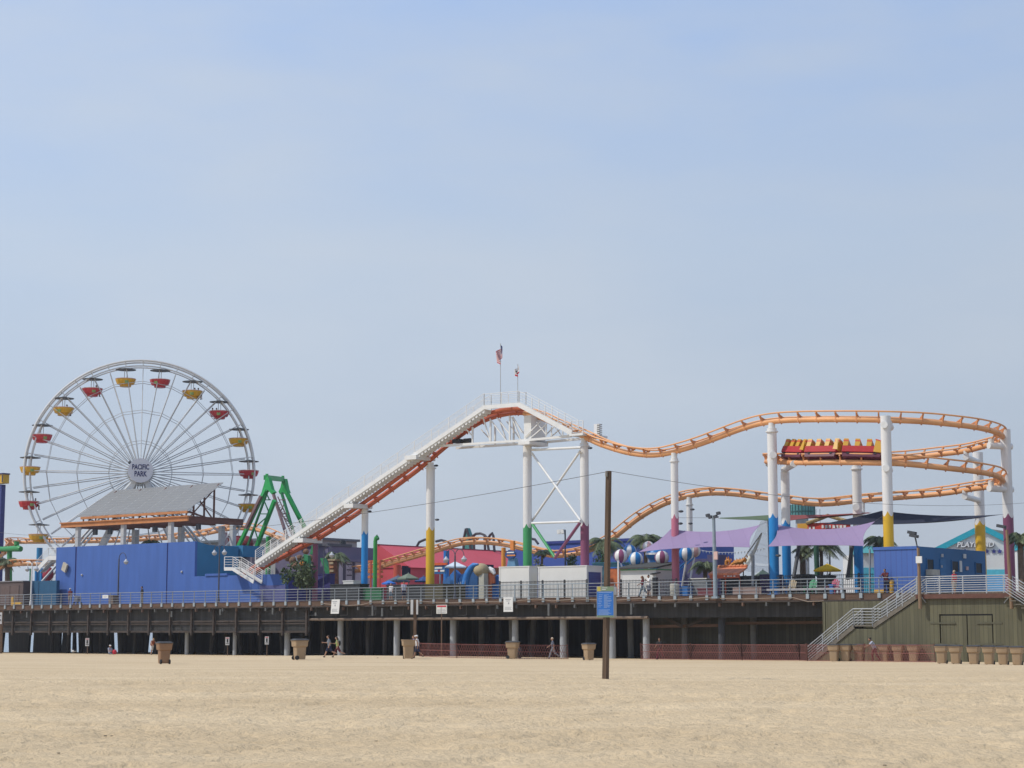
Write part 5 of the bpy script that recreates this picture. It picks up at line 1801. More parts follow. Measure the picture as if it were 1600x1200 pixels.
# ------------------------------------------------------------------ white containers, kiosk
M_CONT = mat('white container paint', (0.70, 0.69, 0.65), rough=0.55, var=0.04, scale=0.8, dirt=0.10)
def container(name, label, px0, px1, pxe, pyt, ly, m, trim=None, door=None, hgt=None):
    x0, x1 = L(px0, 905, ly).x, L(px1, 905, ly).x
    z = L((px0 + px1) / 2, pyt, ly).z
    ye = Q(pxe, 905, x1).y
    t = pthing(name, label, 'container', ((x0 + x1) / 2, ly, ZD))
    MB(PM).box((x0, ly, ZD + 0.05), (x1, ye, z)).build('body', m, t)
    MB(PM).box((x0 - 0.04, ly - 0.04, z + .003), (x1 + 0.04, ye + 0.04, z + 0.09)).build('roof', trim or m, t)
    q = MB(PM)
    for x in (x0 + 0.05, x1 - 0.05):
        q.box((x - 0.05, ly - 0.03, ZD + 0.05), (x + 0.05, ly - .003, z))
    q.box((x0 + .11, ly - 0.025, ZD + 0.06), (x1 - .11, ly - .003, ZD + 0.2))
    q.build('corner_trim', m, t)
    return t, x0, x1, z, ye
container('white_container', 'smaller white storage container beside the tan domed ride', 780, 827, 840, 886.5, 3.0, M_CONT)
t, x0, x1, z, ye = container('white_container', 'longer white storage container with a blue roller door in its end', 841, 917, 941, 886, 3.2, M_CONT)
u, v = Q(919.5, 900, x1), Q(938, 900, x1)
MB(PM).box((x1 + .002, u.y, ZD + 0.1), (x1 + 0.05, v.y, Q(928, 894, x1).z)).build('roller_door', grooved('blue roller door', (0.035, 0.06, 0.22), (0.02, 0.03, 0.13), 0.18, 2, rough=0.5), t)
t, x0, x1, z, ye = container('white_kiosk', 'white kiosk with green trim and a dark roof below the beach ball ride', 970, 1025, 1057, 891, 3.4, M_CONT, trim=mat('green trim', (0.10, 0.42, 0.17)))
MB(PM).prism([(x0 - .3, 3.1, z + 0.10), (x1 + .2, 3.1, z + 0.10), (x1 + .2, ye + .3, z + 0.62), (x0 - .3, ye + .3, z + 0.62)], (0, 0, 0.12)).build('roof', mat('dark roof felt', (0.06, 0.06, 0.055), rough=0.9), t)
MB(PM).prism([(x1 - .02, 3.45, z + 0.09), (x1 - .02, ye, z + 0.09), (x1 - .02, ye, z + 0.60)], (0.03, 0, 0)).build('gable', M_CONT, t)
p = L(1022, 898, 3.2)
q = MB(PM)
q.box((p.x - .05, 3.0, ZD), (p.x + .3, 3.3, ZD + 1.55))
q.prism([(p.x - .3, 3.1, p.z), (p.x + .5, 3.1, p.z + 0.12), (p.x + .5, 3.1, p.z + .2), (p.x - .3, 3.1, p.z + .1)], (0, .3, 0))
tag(q.build('viewing_telescope', M_BLACK, None), 'dark viewing telescope standing by the corner of the white kiosk', 'telescope')

# ------------------------------------------------------------------ shade sails
M_SAIL = grooved('purple shade cloth', (0.285, 0.212, 0.345), (0.20, 0.14, 0.26), 1.05, 0, depth=0.4, rough=0.85, var=0.025, width=0.04)
M_NAVS = mat('navy shade cloth', (0.010, 0.012, 0.028), rough=0.8, var=0.05)
M_REDS = mat('dark red shade cloth', (0.22, 0.045, 0.035), rough=0.8, var=0.05)
M_GRNS = mat('olive green shade cloth', (0.09, 0.13, 0.06), rough=0.8, var=0.05)
def sail(label, tl, tr_, br_, bl_, m, sag=0.06, sagb=0.03, side=0.05):
    """corners as (px, py, ly); edges curve inwards"""
    P = [Rw(*c) for c in (tl, tr_, br_, bl_)]
    def fn(u, v):
        u2 = u + side * math.sin(PI * v) * (0.5 - u) * 2
        top = P[0].lerp(P[1], u2); bot = P[3].lerp(P[2], u2)
        w = (P[1] - P[0]).length
        k = 4 * u * (1 - u)
        top = top - Vector((0, 0, sag * w * k))
        bot = bot + Vector((0, 0, sagb * w * k))
        q = top.lerp(bot, v)
        return q - Vector((0, 0, 0.02 * w * k * 4 * v * (1 - v)))
    o = MB().sheet(fn, 24, 8, 0.015).build('shade_sail', m, None, smooth=True)
    return tag(o, label, 'shade sail', 'shade sails')
sail('purple shade sail with a long tail stretched past the pink coaster column', (1048, 826.5, 4.6), (1188, 820, 5.0), (1172, 855, 1.6), (998, 862.5, 2.2), M_SAIL, 0.045, 0.022, 0.04)
sail('purple shade sail stretched between the blue columns and the yellow column', (1212, 819, 5.2), (1367, 814.5, 4.6), (1350, 853, 1.6), (1199.5, 854, 1.6), M_SAIL, 0.055, 0.010, 0.05)
sail('dark navy shade sail reaching from behind the yellow column to the outer purple column', (1378, 798, 8), (1568, 803.5, 9), (1560, 804.5, 5), (1286, 818.5, 5), M_NAVS, 0.025, -0.03, 0.02)
sail('thin dark red shade sail behind the blue footed columns', (1224, 804.5, 13), (1362, 800, 12), (1360, 802, 10), (1230, 814, 9), M_REDS, 0.010, 0.012, 0.03)
sail('thin olive green shade sail left of the blue footed columns', (1125, 808.8, 12), (1204, 804.5, 12), (1204, 813.5, 8), (1122, 810, 8), M_GRNS, 0.004, 0.004, 0.02)
M_WIRE = mat('grey cable', (0.10, 0.10, 0.11), rough=0.6)
def wire(label, pts, r=0.012):
    return tag(MB().path(pts, r, n=5).build('cable', M_WIRE, None), label, 'cable')
wire('thin cable tying the olive sail to the pink coaster column', [Rw(1056, 809, 4), Rw(1122, 809, 8)])
wire('thin cable tying the purple sail to the tall blue column', [Rw(1188, 820, 5.0), Rw(1206, 812, 8)])
wire('thin cable tying the second purple sail up to the yellow column', [Rw(1367, 814.5, 4.6), Rw(1380, 806, 3.4)])

# ------------------------------------------------------------------ beach ball ride
M_BW = mat('ball white', (0.72, 0.71, 0.69), rough=0.4, var=0.03)
M_BP = mat('ball purple', (0.25, 0.07, 0.15), rough=0.4, var=0.03)
M_BB = mat('ball blue', (0.015, 0.18, 0.47), rough=0.4, var=0.03)
M_BPK = mat('ball salmon', (0.62, 0.36, 0.34), rough=0.4, var=0.03)
bcn = L(1026, 872, 10)
brd = pthing('beach_ball_ride', 'spinning ride whose cabins are big striped beach balls around a blue hub', 'amusement ride', (bcn.x, 10, ZD))
MB(PM).tube((bcn.x, 10, ZD), (bcn.x, 10, bcn.z + 0.4), 0.7, 0.5, n=16).ball((bcn.x, 10, bcn.z + 0.3), (0.9, 0.9, 0.6), 14, 8).build('hub', M_BB, brd, smooth=True)
MB(PM).tube((bcn.x, 10, bcn.z + 0.25), (bcn.x, 10, bcn.z + 0.42), 0.95, n=20).build('hub_ring', M_BW, brd)
def striped_ball(px, py, r_px, ly, colr, rot, ride=brd):
    c = L(px, py, ly)
    r = r_px * (PM @ c).y / F_PX
    root = None
    n, m_ = 24, 12
    par = None
    for s_ in range(8):
        q = MB(PM)
        P, F_ = [], []
        for j in range(m_ + 1):
            t = -PI / 2 + PI * j / m_
            for i in range(4):
                a = rot + 2 * PI * (s_ + i / 3) / 8
                P.append((c.x + r * math.cos(t) * math.cos(a), ly + r * math.cos(t) * math.sin(a), c.z + r * math.sin(t)))
        for j in range(m_):
            for i in range(3):
                F_.append((j * 4 + i, j * 4 + i + 1, (j + 1) * 4 + i + 1, (j + 1) * 4 + i))
        q._add(P, F_)
        if par is None:
            base = MB(PM).ball((c.x, ly, c.z), r * 0.985, 20, 12).build('ball', M_BW, ride, smooth=True)
            par = base
        if s_ % 2 == 0:
            q.build('ball_gore', colr, par, smooth=True)
    MB(PM).tube((c.x, ly, c.z - r * 0.95), (c.x + (bcn.x - c.x) * 0.18, ly + (10 - ly) * 0.2, ZD + 0.6), 0.08, n=8).build('arm', M_BW, ride)
    MB(PM).tube((c.x, ly, c.z - r), (bcn.x, 10, ZD + 0.8), 0.06, n=8).build('arm', M_BB, ride)
for a in ((970, 869, 10, 6.6, M_BP, 0.30), (984, 861.5, 9.6, 12, M_BB, 0.9), (993.5, 874, 10.6, 5.8, M_BB, 0.55), (1013, 855.5, 9.0, 14, M_BPK, 0.4), (1034, 871.5, 10.2, 6.0, M_BP, 0.30), (1072, 865.5, 10.5, 8, M_BB, 0.75), (1085, 861, 9.0, 13, M_BPK, 0.5)):
    striped_ball(a[0], a[1], a[2] * 1.1, *a[3:])
# ------------------------------------------------------------------ ride with crescent arch and tan dome
M_TAN = mat('tan dome plaster', (0.40, 0.32, 0.19), rough=0.85, var=0.18, scale=1.2, dirt=0.2)
cd = L(752, 890, 7)
dome = pthing('domed_ride', 'round tan dome with a blue crescent arch over it beside the white container', 'amusement ride', (cd.x, 7, ZD))
rd = 12.5 * (PM @ cd).y / F_PX
MB(PM).ball((cd.x, 7, cd.z - 0.05), (rd, rd, rd * 0.86), 20, 12).build('dome', M_TAN, dome, smooth=True)
MB(PM).box((cd.x + .05, 6.6, ZD), (cd.x + .62, 7.2, cd.z - rd * .5)).build('pedestal', mat('cream pillar', (0.42, 0.41, 0.34), rough=0.8), dome)
pa = [Rw(727, 915, 6.5), Rw(728.5, 905, 6.5), Rw(731.5, 895, 6.5), Rw(735.5, 888, 6.5), Rw(740, 883, 6.5), Rw(747, 881.5, 6.5)]
MB().path(pa, 0.3, n=10, radii=[0.34, 0.34, 0.32, 0.29, 0.22, 0.08]).build('crescent', mat('blue fibreglass', (0.03, 0.18, 0.50), rough=0.35), dome, smooth=True)
pw = [Rw(761, 891, 7.5), Rw(765, 889.5, 7.5), Rw(770, 892, 7.5), Rw(773, 897, 7.5)]
MB().path(pw, 0.2, n=8, radii=[0.05, 0.25, 0.24, 0.12]).build('white_hook', M_WHITE, dome, smooth=True)
q = MB()
q.path([Rw(766, 897, 7.6), Rw(768.5, 904, 7.6), Rw(769, 912, 7.6)], 0.3, n=8).build('orange_panel', mat('orange fibreglass', (0.6, 0.16, 0.06), rough=0.4), dome, smooth=True)
for px, w, pt, m in ((709, 12, 897, (0.035, 0.16, 0.45)), (722, 10, 903, (0.04, 0.20, 0.52)), (739, 14, 899, (0.02, 0.09, 0.24)), (775, 12, 905, (0.03, 0.16, 0.48)), (700, 16, 907, (0.05, 0.15, 0.36))):
    a, b = L(px - w / 2, 910, 8), L(px + w / 2, pt, 8)
    ob = MB(PM).box((a.x, 8, ZD), (b.x, 8.6, b.z)).prism([(a.x, 8.1, b.z), (b.x, 8.1, b.z), ((a.x + b.x) / 2, 8.1, b.z + 0.4)], (0, 0.4, 0)).build('play_panel', mat('play panel %d' % px, m, rough=0.5, var=0.15), dome)
x = L(690, 900, 6.2).x
q = MB(PM)
while x < L(726, 900, 6.2).x:
    q.box((x, 6.2, ZD), (x + 0.10, 6.25, ZD + 1.75 + 0.35 * math.sin((x - 3) * 0.9)))
    x += 0.24
q.build('slat_screen', mat('grey blue slats', (0.24, 0.27, 0.30), rough=0.7, var=0.2), dome)

# umbrellas
def umbrella(label, px, py_tip, py_rim, w_px, ly, m, n=8, name='umbrella', lean=0):
    tpt, rim = L(px, py_tip, ly), L(px, py_rim, ly)
    r = w_px / 2 * (PM @ rim).y / F_PX
    t = pthing(name, label, 'umbrella', (tpt.x, ly, ZD))
    q = MB(PM)
    P = [(tpt.x, ly, tpt.z)] + [(tpt.x + r * math.cos(2 * PI * k / n), ly + r * math.sin(2 * PI * k / n), rim.z + 0.02) for k in range(n)]
    P2 = [(tpt.x, ly, tpt.z - 0.05)] + [(a, b, c - 0.12) for a, b, c in P[1:]]
    q._add(P + P2, [(0, 1 + k, 1 + (k + 1) % n) for k in range(n)] + [(n + 1, n + 2 + (k + 1) % n, n + 2 + k) for k in range(n)] + [(1 + k, n + 2 + k, n + 2 + (k + 1) % n, 1 + (k + 1) % n) for k in range(n)])
    q.build('canopy', m, t)
    MB(PM).tube((tpt.x, ly, ZD), (tpt.x, ly, tpt.z + 0.08), 0.035, n=8).build('pole', M_STEEL, t)
    return t
umbrella('yellow patio umbrella open beneath the second purple sail', 1292.5, 880.5, 891, 44, 7, mat('yellow umbrella cloth', (0.85, 0.56, 0.02), rough=0.8))
umbrella('pale green umbrella low beside the white netting', 1192, 890, 899, 30, 10, mat('pale green cloth', (0.45, 0.55, 0.38), rough=0.8), 4)
umbrella('grey green patio umbrella beside the yellow coaster column', 638, 895.5, 904, 36, 5, mat('grey green cloth', (0.16, 0.20, 0.15), rough=0.8), 6)
umbrella('slate blue patio umbrella next to the grey green one', 622, 899, 908, 40, 6.5, mat('slate blue cloth', (0.09, 0.12, 0.17), rough=0.8), 6)
umbrella('small bright blue umbrella at the edge of the umbrella cluster', 608, 907, 911.5, 24, 4.4, mat('bright blue cloth', (0.04, 0.16, 0.55), rough=0.8), 6)
umbrella('dark blue umbrella partly behind the yellow coaster column', 662, 900, 908, 30, 6.8, mat('dark blue cloth', (0.03, 0.07, 0.22), rough=0.8), 6)
umbrella('flat white four cornered canopy in front of the red hall', 711, 877, 886, 46, 9, mat('white canopy cloth', (0.62, 0.72, 0.80), rough=0.8), 4)
# yellow-white spiky ride in the distance with dark arms
sp = pthing('fin_ride', 'distant ride with a tall teal fin and curved dark arms above the red hall', 'amusement ride', (L(728, 900, 55).x, 55, ZD))
q = MB()
q.prism([Rw(724, 862, 55), Rw(725, 838, 55), Rw(728, 825, 55), Rw(732, 836, 55), Rw(735, 862, 55)], IN * 0.8).build('fin', mat('teal fin', (0.06, 0.24, 0.22), rough=0.5), sp)
M_ARM = mat('dark plum steel', (0.055, 0.05, 0.06), rough=0.5)
for pts_ in (((724, 860), (725, 840), (728, 826)), ((735, 860), (733.5, 842), (729, 826)), ((738, 838), (744, 834), (751, 833.5), (757, 836), (762, 842)), ((762, 842), (766, 836), (769, 833), (771, 838), (772.5, 862)), ((740, 838), (741, 862)), ((757, 838), (758, 862)), ((650, 856), (655, 847), (664, 843), (676, 842)), ((681, 846), (690, 844), (697, 846)), ((831, 842), (836, 843), (841, 850)), ((761, 845), (764, 862))):
    MB().path([Rw(a, b, 55) for a, b in pts_], 0.16, n=6).build('arm', M_ARM, sp, smooth=True)

# signs and stalls behind the railings
def board(name, label, px0, py0, px1, py1, ly, m, cat='sign', th=0.08, post=False):
    a, b = L(px0, py1, ly), L(px1, py0, ly)
    t = pthing(name, label, cat, ((a.x + b.x) / 2, ly, a.z))
    MB(PM).box((a.x, ly, a.z), (b.x, ly + th, b.z)).build('panel', m, t)
    if post:
        MB(PM).box(((a.x + b.x) / 2 - 0.06, ly + 0.03, ZD), ((a.x + b.x) / 2 + 0.06, ly + 0.12, a.z - .003)).build('post', M_STEEL, t)
    return t, a, b
def bars(t, rows, ly, m, name='lettering'):
    q = MB(PM)
    for px0, px1, py, hpx in rows:
        a, b = L(px0, py + hpx / 2, ly), L(px1, py - hpx / 2, ly)
        q.box((a.x, ly - 0.015, a.z), (b.x, ly - 0.002, b.z))
    return q.build(name, m, t)
# oval blue sign on a pedestal
ov = pthing('oval_sign', 'oval navy sign with white and orange lines on a blue pedestal above the white container', 'sign', (L(798, 900, 6).x, 6, ZD))
c = L(798, 866.5, 6)
ro = 10 * (PM @ c).y / F_PX
def oval(cx, cz, rx, rz, y0, y1, m, nm):
    st = [(cx + rx * math.cos(2 * PI * k / 28), y0, cz + rz * math.sin(2 * PI * k / 28)) for k in range(28)]
    return MB(PM).prism(list(reversed(st)), (0, y1 - y0, 0)).build(nm, m, ov)
oval(c.x, c.z, ro, ro * .68, 5.9, 6.1, mat('navy sign face', (0.015, 0.06, 0.20), rough=0.4), 'panel')
bars(ov, [(792, 803, 863.2, 2.2)], 5.895, M_WHITE)
bars(ov, [(792, 805, 867.8, 2.6)], 5.895, mat('orange sign line', (0.7, 0.25, 0.06)))
MB(PM).prism([(c.x - ro * .9, 6.05, L(798, 886, 6).z), (c.x + ro * .9, 6.05, L(798, 886, 6).z), (c.x + ro * .55, 6.05, c.z - ro * .55), (c.x - ro * .55, 6.05, c.z - ro * .55)], (0, 0.5, 0)).build('pedestal', mat('pale blue pedestal', (0.12, 0.26, 0.42), rough=0.5), ov)
MB(PM).box((c.x - 0.5, 6.06, ZD), (c.x + 0.5, 6.5, L(798, 886.2, 6).z)).build('base', mat('blue base', (0.08, 0.2, 0.40)), ov)
q = MB(PM).box((c.x - 0.12, 6.06, c.z + ro * .6), (c.x + 0.25, 6.3, L(798, 845, 6).z)).build('mast', mat('orange mast', (0.65, 0.22, 0.05)), ov)
t, a, b = board('snack_sign', 'blue and white food stall sign with a red stripe beside the yellow column', 678, 883, 696, 897, 8, mat('sign blue', (0.03, 0.13, 0.33)), post=True)
bars(t, [(679.5, 691, 887.3, 3), (679, 684, 891.8, 3), (688, 694.5, 891.8, 3)], 7.98, M_WHITE)
bars(t, [(684.5, 687.5, 891.8, 3)], 7.98, M_FR)
MB(PM).box((a.x - .2, 7.9, b.z + .003), (b.x + .2, 8.1, b.z + 0.22)).build('top_stripe', mat('red orange stripe', (0.6, 0.10, 0.03)), t)
t, a, b = board('red_stall_sign', 'red stall sign with pale letters half hidden by the second purple sail', 1262, 815, 1328, 835, 15, mat('stall red', (0.55, 0.05, 0.035)), post=True)
bars(t, [(1284, 1287, 823, 5), (1289, 1293, 823, 5), (1295, 1298, 823, 5), (1301, 1305, 823, 5), (1307, 1310, 823, 5), (1312, 1316, 823, 5), (1318, 1322, 823, 5), (1264, 1267, 825, 4), (1270, 1273, 825, 4)], 14.98, M_WHITE)
MB(PM).path([(a.x, 14.9, b.z), ((a.x + b.x) / 2 - 1, 14.9, b.z + .25), ((a.x + b.x) / 2, 14.9, b.z + .55), ((a.x + b.x) / 2 + 1, 14.9, b.z + .25), (b.x, 14.9, b.z)], 0.16, n=6).build('crest', mat('ornament tan', (0.30, 0.22, 0.10), var=0.3, scale=6), t)
board('ochre_awning', 'plain ochre awning board behind the thin red sail', 1246, 817, 1275, 827, 17, mat('ochre board', (0.58, 0.30, 0.04), rough=0.7), 'awning', 0.6, True)
# stall with orange tiled roof and dragon-like loop ride above it
so = pthing('orange_stall', 'food stall under a scalloped orange roof behind the railing', 'stall', (L(1140, 920, 6).x, 6, ZD))
e0, e1 = L(1107, 899, 5), L(1155, 899, 5)
r0, r1 = L(1122, 889, 7.4), L(1168, 888, 7.4)
MB(PM).prism([(e0.x, 5, e0.z), (e1.x, 5, e0.z), (r1.x, 7.4, r0.z), (r0.x, 7.4, r0.z)], (0, 0, 0.14)).build('roof', grooved('orange roof tiles', (0.78, 0.27, 0.13), (0.50, 0.14, 0.06), 0.45, 0), so)
q = MB(PM)
for k in range(8):
    x = r0.x + (r1.x - r0.x) * (k + .5) / 8
    q.ball((x, 7.4, r0.z + 0.2), (0.2, 0.16, 0.12), 8, 6)
q.build('ridge_tile', mat('pale orange tile', (0.62, 0.25, 0.12)), so)
MB(PM).box((e0.x + .1, 5.02, e0.z - 0.26), (e1.x, 5.1, e0.z - .003)).build('fascia', mat('red orange fascia', (0.50, 0.11, 0.05)), so)
bars(so, [(1131, 1133, 900.2, 1.8), (1136, 1140, 900.2, 1.8), (1141, 1144, 900.2, 1.8), (1146, 1149, 900.2, 1.8)], 5.0, M_WHITE)
for x in (e0.x + .2, (e0.x + e1.x) / 2, e1.x - .1):
    MB(PM).box((x - .04, 5.2, ZD), (x + .04, 5.28, e0.z - .27)).build('post', MATS['red orange fascia'], so)
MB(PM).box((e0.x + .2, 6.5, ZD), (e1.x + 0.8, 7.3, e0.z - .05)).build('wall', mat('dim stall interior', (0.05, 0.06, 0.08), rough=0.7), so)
dr_ = pthing('carved_ride_car', 'carved orange ride carriage curled up above the orange roofed stall', 'amusement ride', (L(1148, 900, 9).x, 9, ZD))
M_DR = mat('carved orange', (0.55, 0.22, 0.04), rough=0.5, var=0.3, scale=6)
MB().path([Rw(1138, 886, 9), Rw(1135, 881, 9), Rw(1135.5, 876.5, 9), Rw(1138.5, 875, 9), Rw(1140.5, 878, 9), Rw(1139.5, 882, 9)], 0.14, n=8, radii=[.10, .15, .16, .13, .10, .06]).build('head', M_DR, dr_, smooth=True)
MB().path([Rw(1140, 885, 9), Rw(1144, 882, 9), Rw(1149, 879.5, 9), Rw(1154, 878, 9), Rw(1159, 877.5, 9), Rw(1162.5, 875, 9), Rw(1164, 872, 9), Rw(1165.5, 874.5, 9), Rw(1164.5, 879, 9)], 0.14, n=8, radii=[.10, .14, .20, .22, .18, .13, .08, .11, .06]).build('body', M_DR, dr_, smooth=True)
q = MB()
for k, (a, b) in enumerate(((1134, 874), (1137, 873), (1141, 876), (1146, 878), (1150, 876.5), (1155, 875.5), (1159, 875), (1166, 871), (1133.5, 879), (1143, 886), (1147, 884.5))):
    p = Rw(a, b, 9)
    q.prism([p, p + RT * 0.14, p + RT * 0.05 + Vector((0, 0, 0.20))], IN * 0.08)
q.build('crest_spike', M_DR, dr_)
MB().prism([Rw(1141, 888, 9.1), Rw(1146, 886.5, 9.1), Rw(1157, 881.5, 9.1), Rw(1156, 880, 9.1), Rw(1146, 884, 9.1)], IN * 0.5).build('car', M_DR, dr_)
MB().tube(Rw(1161.5, 880, 9.2), Rw(1161.5, 905, 9.2), 0.05, n=6).tube(Rw(1137, 885, 9.2), Rw(1136, 905, 9.2), 0.06, n=6).build('mast', M_BLACK, dr_)
# translucent white netting of a slide
M_NET = mat('white netting', (0.62, 0.66, 0.68), rough=0.7, alpha=0.16, var=0.05)
sl_ = pthing('netted_slide', 'tall cream slide chute wrapped in white netting beside the blue columns', 'slide', (L(1185, 910, 11).x, 11, ZD))
MB().prism([Rw(1156, 890, 10), Rw(1188, 815, 11.5), Rw(1202, 812, 11.5), Rw(1201, 900, 10)], IN * 0.03).build('netting', M_NET, sl_)
MB().path([Rw(1190, 834, 12), Rw(1180, 858, 11.5), Rw(1170, 876, 11), Rw(1160, 887, 10.5), Rw(1150, 891, 10.4)], 0.3, n=8, radii=[.06, .14, .2, .3, .3]).build('chute', mat('cream slide', (0.78, 0.75, 0.62), rough=0.5), sl_, smooth=True)
MB().tube(Rw(1162, 873, 10.4), Rw(1190, 833, 11.6), 0.05, n=6).build('rail', mat('brown rail', (0.22, 0.15, 0.09)), sl_)
MB().tube(Rw(1202, 900, 10), Rw(1200, 812, 11.5), 0.05, n=6).build('pole', M_STEEL, sl_)
for k in range(5):
    a, b = Rw(1160 + 8 * k, 882 - 18 * k, 10 + .3 * k), Rw(1201, 886 - 16 * k, 10 + .3 * k)
    MB().tube(a, b, 0.012, n=4).build('net_rope', M_WHITE, sl_)

# far pennant string between the net and the metal pole
pw = []
for k in range(13):
    px = 1075 + 10 * k
    pw.append(Rw(px, 856 + 7 * math.sin(PI * k / 12) + (0.4 * (k % 2)), 16))
o = thing('pennant_string', 'string of faded pennants hanging behind the metal light pole', 'pennants', pw[0])
MB().path(pw, 0.015, n=4).build('cord', M_WHITE, o)
q = MB()
for a, b in zip(pw, pw[1:]):
    for t_ in (0.25, 0.75):
        p = a.lerp(b, t_)
        q.prism([p, p + RT * 0.13, p + RT * 0.065 - Vector((0, 0, 0.22))], IN * 0.01)
q.build('pennant', mat('pale grey pennant', (0.30, 0.34, 0.38)), o)

# posts and slender masts under the second sail
for lab, a, b, w, m in (('leaning dark timber prop under the second purple sail beside the blue columns', (1249, 850, 6), (1240, 903, 4.5), 0.30, mat('dark slate pole', (0.075, 0.08, 0.09))), ('leaning dark timber prop near the single deep blue column', (1332, 850, 6), (1324, 905, 5), 0.30, MATS['dark slate pole']), ('pale green post behind the leaning prop', (1330, 850, 9), (1329.5, 905, 9), 0.32, mat('pale green post', (0.22, 0.30, 0.17))), ('green post behind the drooping palm', (1275, 850, 9), (1277, 900, 9), 0.42, mat('bottle green post', (0.03, 0.10, 0.065))), ('thin pale lamp standard before the arcade wing', (1359, 858, 1.0), (1359, 930, 1.0), 0.14, M_STEEL), ('short grey post beside the netted slide', (1176.5, 868, 4), (1176.5, 915, 4), 0.26, M_STEEL)):
    o = MB().tube(Rw(*b), Rw(*a), w / 2, n=10).build('timber_prop', m, None, smooth=True)
    tag(o, lab, 'post')

# seats and low wall under the sails
lw = pthing('low_bench', 'long pale low bench behind the railing under the purple sails', 'bench', (L(1272, 925, 1.6).x, 1.6, ZD))
MB(PM).box((L(1200, 925, 1.6).x, 1.4, ZD + 0.32), (L(1347, 925, 1.6).x, 1.9, ZD + 0.47)).build('seat', mat('pale grey bench', (0.42, 0.40, 0.40), rough=0.8), lw)
x = L(1205, 925, 1.6).x
while x < L(1345, 925, 1.6).x:
    MB(PM).box((x, 1.5, ZD), (x + .15, 1.8, ZD + 0.318)).build('leg', M_BLACK, lw)
    x += 1.5
def adirondack(label, px, ly, col):
    p = L(px, 915, ly)
    t = pthing('slatted_chair', label, 'chair', (p.x, ly, ZD), 'slatted garden chairs under the sails')
    m = mat('chair ' + label[:9], col, rough=0.55, var=0.08)
    q = MB(PM)
    for k in range(5):
        x = p.x - 0.30 + 0.125 * k
        h = 1.02 + 0.10 * (2 - abs(k - 2))
        q.prism([(x, ly - 0.02, ZD + 0.3), (x + 0.105, ly - 0.02, ZD + 0.3), (x + 0.105, ly + 0.33, ZD + h), (x, ly + 0.33, ZD + h)], (0, 0.025, 0))
    q.build('back_slat', m, t)
    MB(PM).prism([(p.x - .3, ly - .55, ZD + .40), (p.x + .33, ly - .55, ZD + .40), (p.x + .33, ly, ZD + .30), (p.x - .3, ly, ZD + .30)], (0, 0, .03)).build('seat', m, t)
    for s_ in (-0.36, 0.30):
        MB(PM).box((p.x + s_, ly - .6, ZD + .56), (p.x + s_ + .1, ly + .2, ZD + .59)).build('armrest', m, t)
        MB(PM).box((p.x + s_ + .02, ly - .55, ZD), (p.x + s_ + .08, ly - .46, ZD + .557)).build('leg', m, t)
        MB(PM).box((p.x + s_ + .02, ly + .1, ZD), (p.x + s_ + .08, ly + .18, ZD + .557)).build('leg', m, t)
adirondack('green slatted garden chair under the second purple sail', 1268, 2.6, (0.02, 0.22, 0.10))
adirondack('magenta slatted garden chair under the second purple sail', 1303, 2.8, (0.35, 0.03, 0.09))
adirondack('tan slatted garden chair next to the blue columns', 1236, 2.5, (0.32, 0.25, 0.15))
t, a, b = board('railing_board', 'dull pink brown board fixed behind the railing below the orange stall', 1145, 917, 1189, 929, 0.1, mat('pink brown board', (0.27, 0.20, 0.185), rough=0.8, var=0.08), 'board')
board('yellow_board', 'low yellow board on the deck beside the yellow post', 1366, 921, 1384, 928, 0.25, mat('road yellow', (0.62, 0.36, 0.06), rough=0.6), 'board')
t = pthing('yellow_post', 'stout yellow bollard at the head of the beach stairs', 'bollard', (L(1393, 925, 0.3).x, 0.5, ZD))
p = L(1393, 906, 0.5)
MB(PM).tube((p.x, 0.5, ZD), (p.x, 0.5, p.z), 0.16, n=12).build('post', MATS['road yellow'], t, smooth=True)
MB(PM).tube((p.x, 0.5, p.z - 0.25), (p.x, 0.5, p.z - 0.12), 0.19, n=12).build('collar', MATS['road yellow'], t)
t = pthing('concrete_drum', 'pale concrete litter drum on the deck beside the pink coaster column', 'litter drum', (L(1054, 925, 0.7).x, 0.7, ZD))
p = L(1054, 912, 0.7)
MB(PM).lathe((p.x, 0.7, ZD), [(0.33, 0), (0.36, 0.1), (0.36, p.z - ZD - .06), (0.30, p.z - ZD)], 16).build('body', mat('cream concrete', (0.42, 0.41, 0.36), rough=0.9, dirt=0.2), t, smooth=True)
MB(PM).tube((p.x, 0.7, p.z + 0.003), (p.x, 0.7, p.z + 0.05), 0.2, n=12).build('lid', M_BLACK, t)
t = pthing('yellow_barrier', 'small yellow crash barrier behind the railing beside the brown hut', 'barrier', (L(26, 935, 0.9).x, 0.9, ZD))
a = L(19.5, 932.5, 0.9); b = L(31, 941, 0.9)
M_YB = MATS['road yellow']
MB(PM).box((a.x - .12, .85, ZD), (a.x + .12, 1.05, a.z)).build('post', M_YB, t)
MB(PM).box((a.x + .14, .85, ZD + .12), (b.x + .2, 1.05, b.z)).build('rail', M_YB, t)

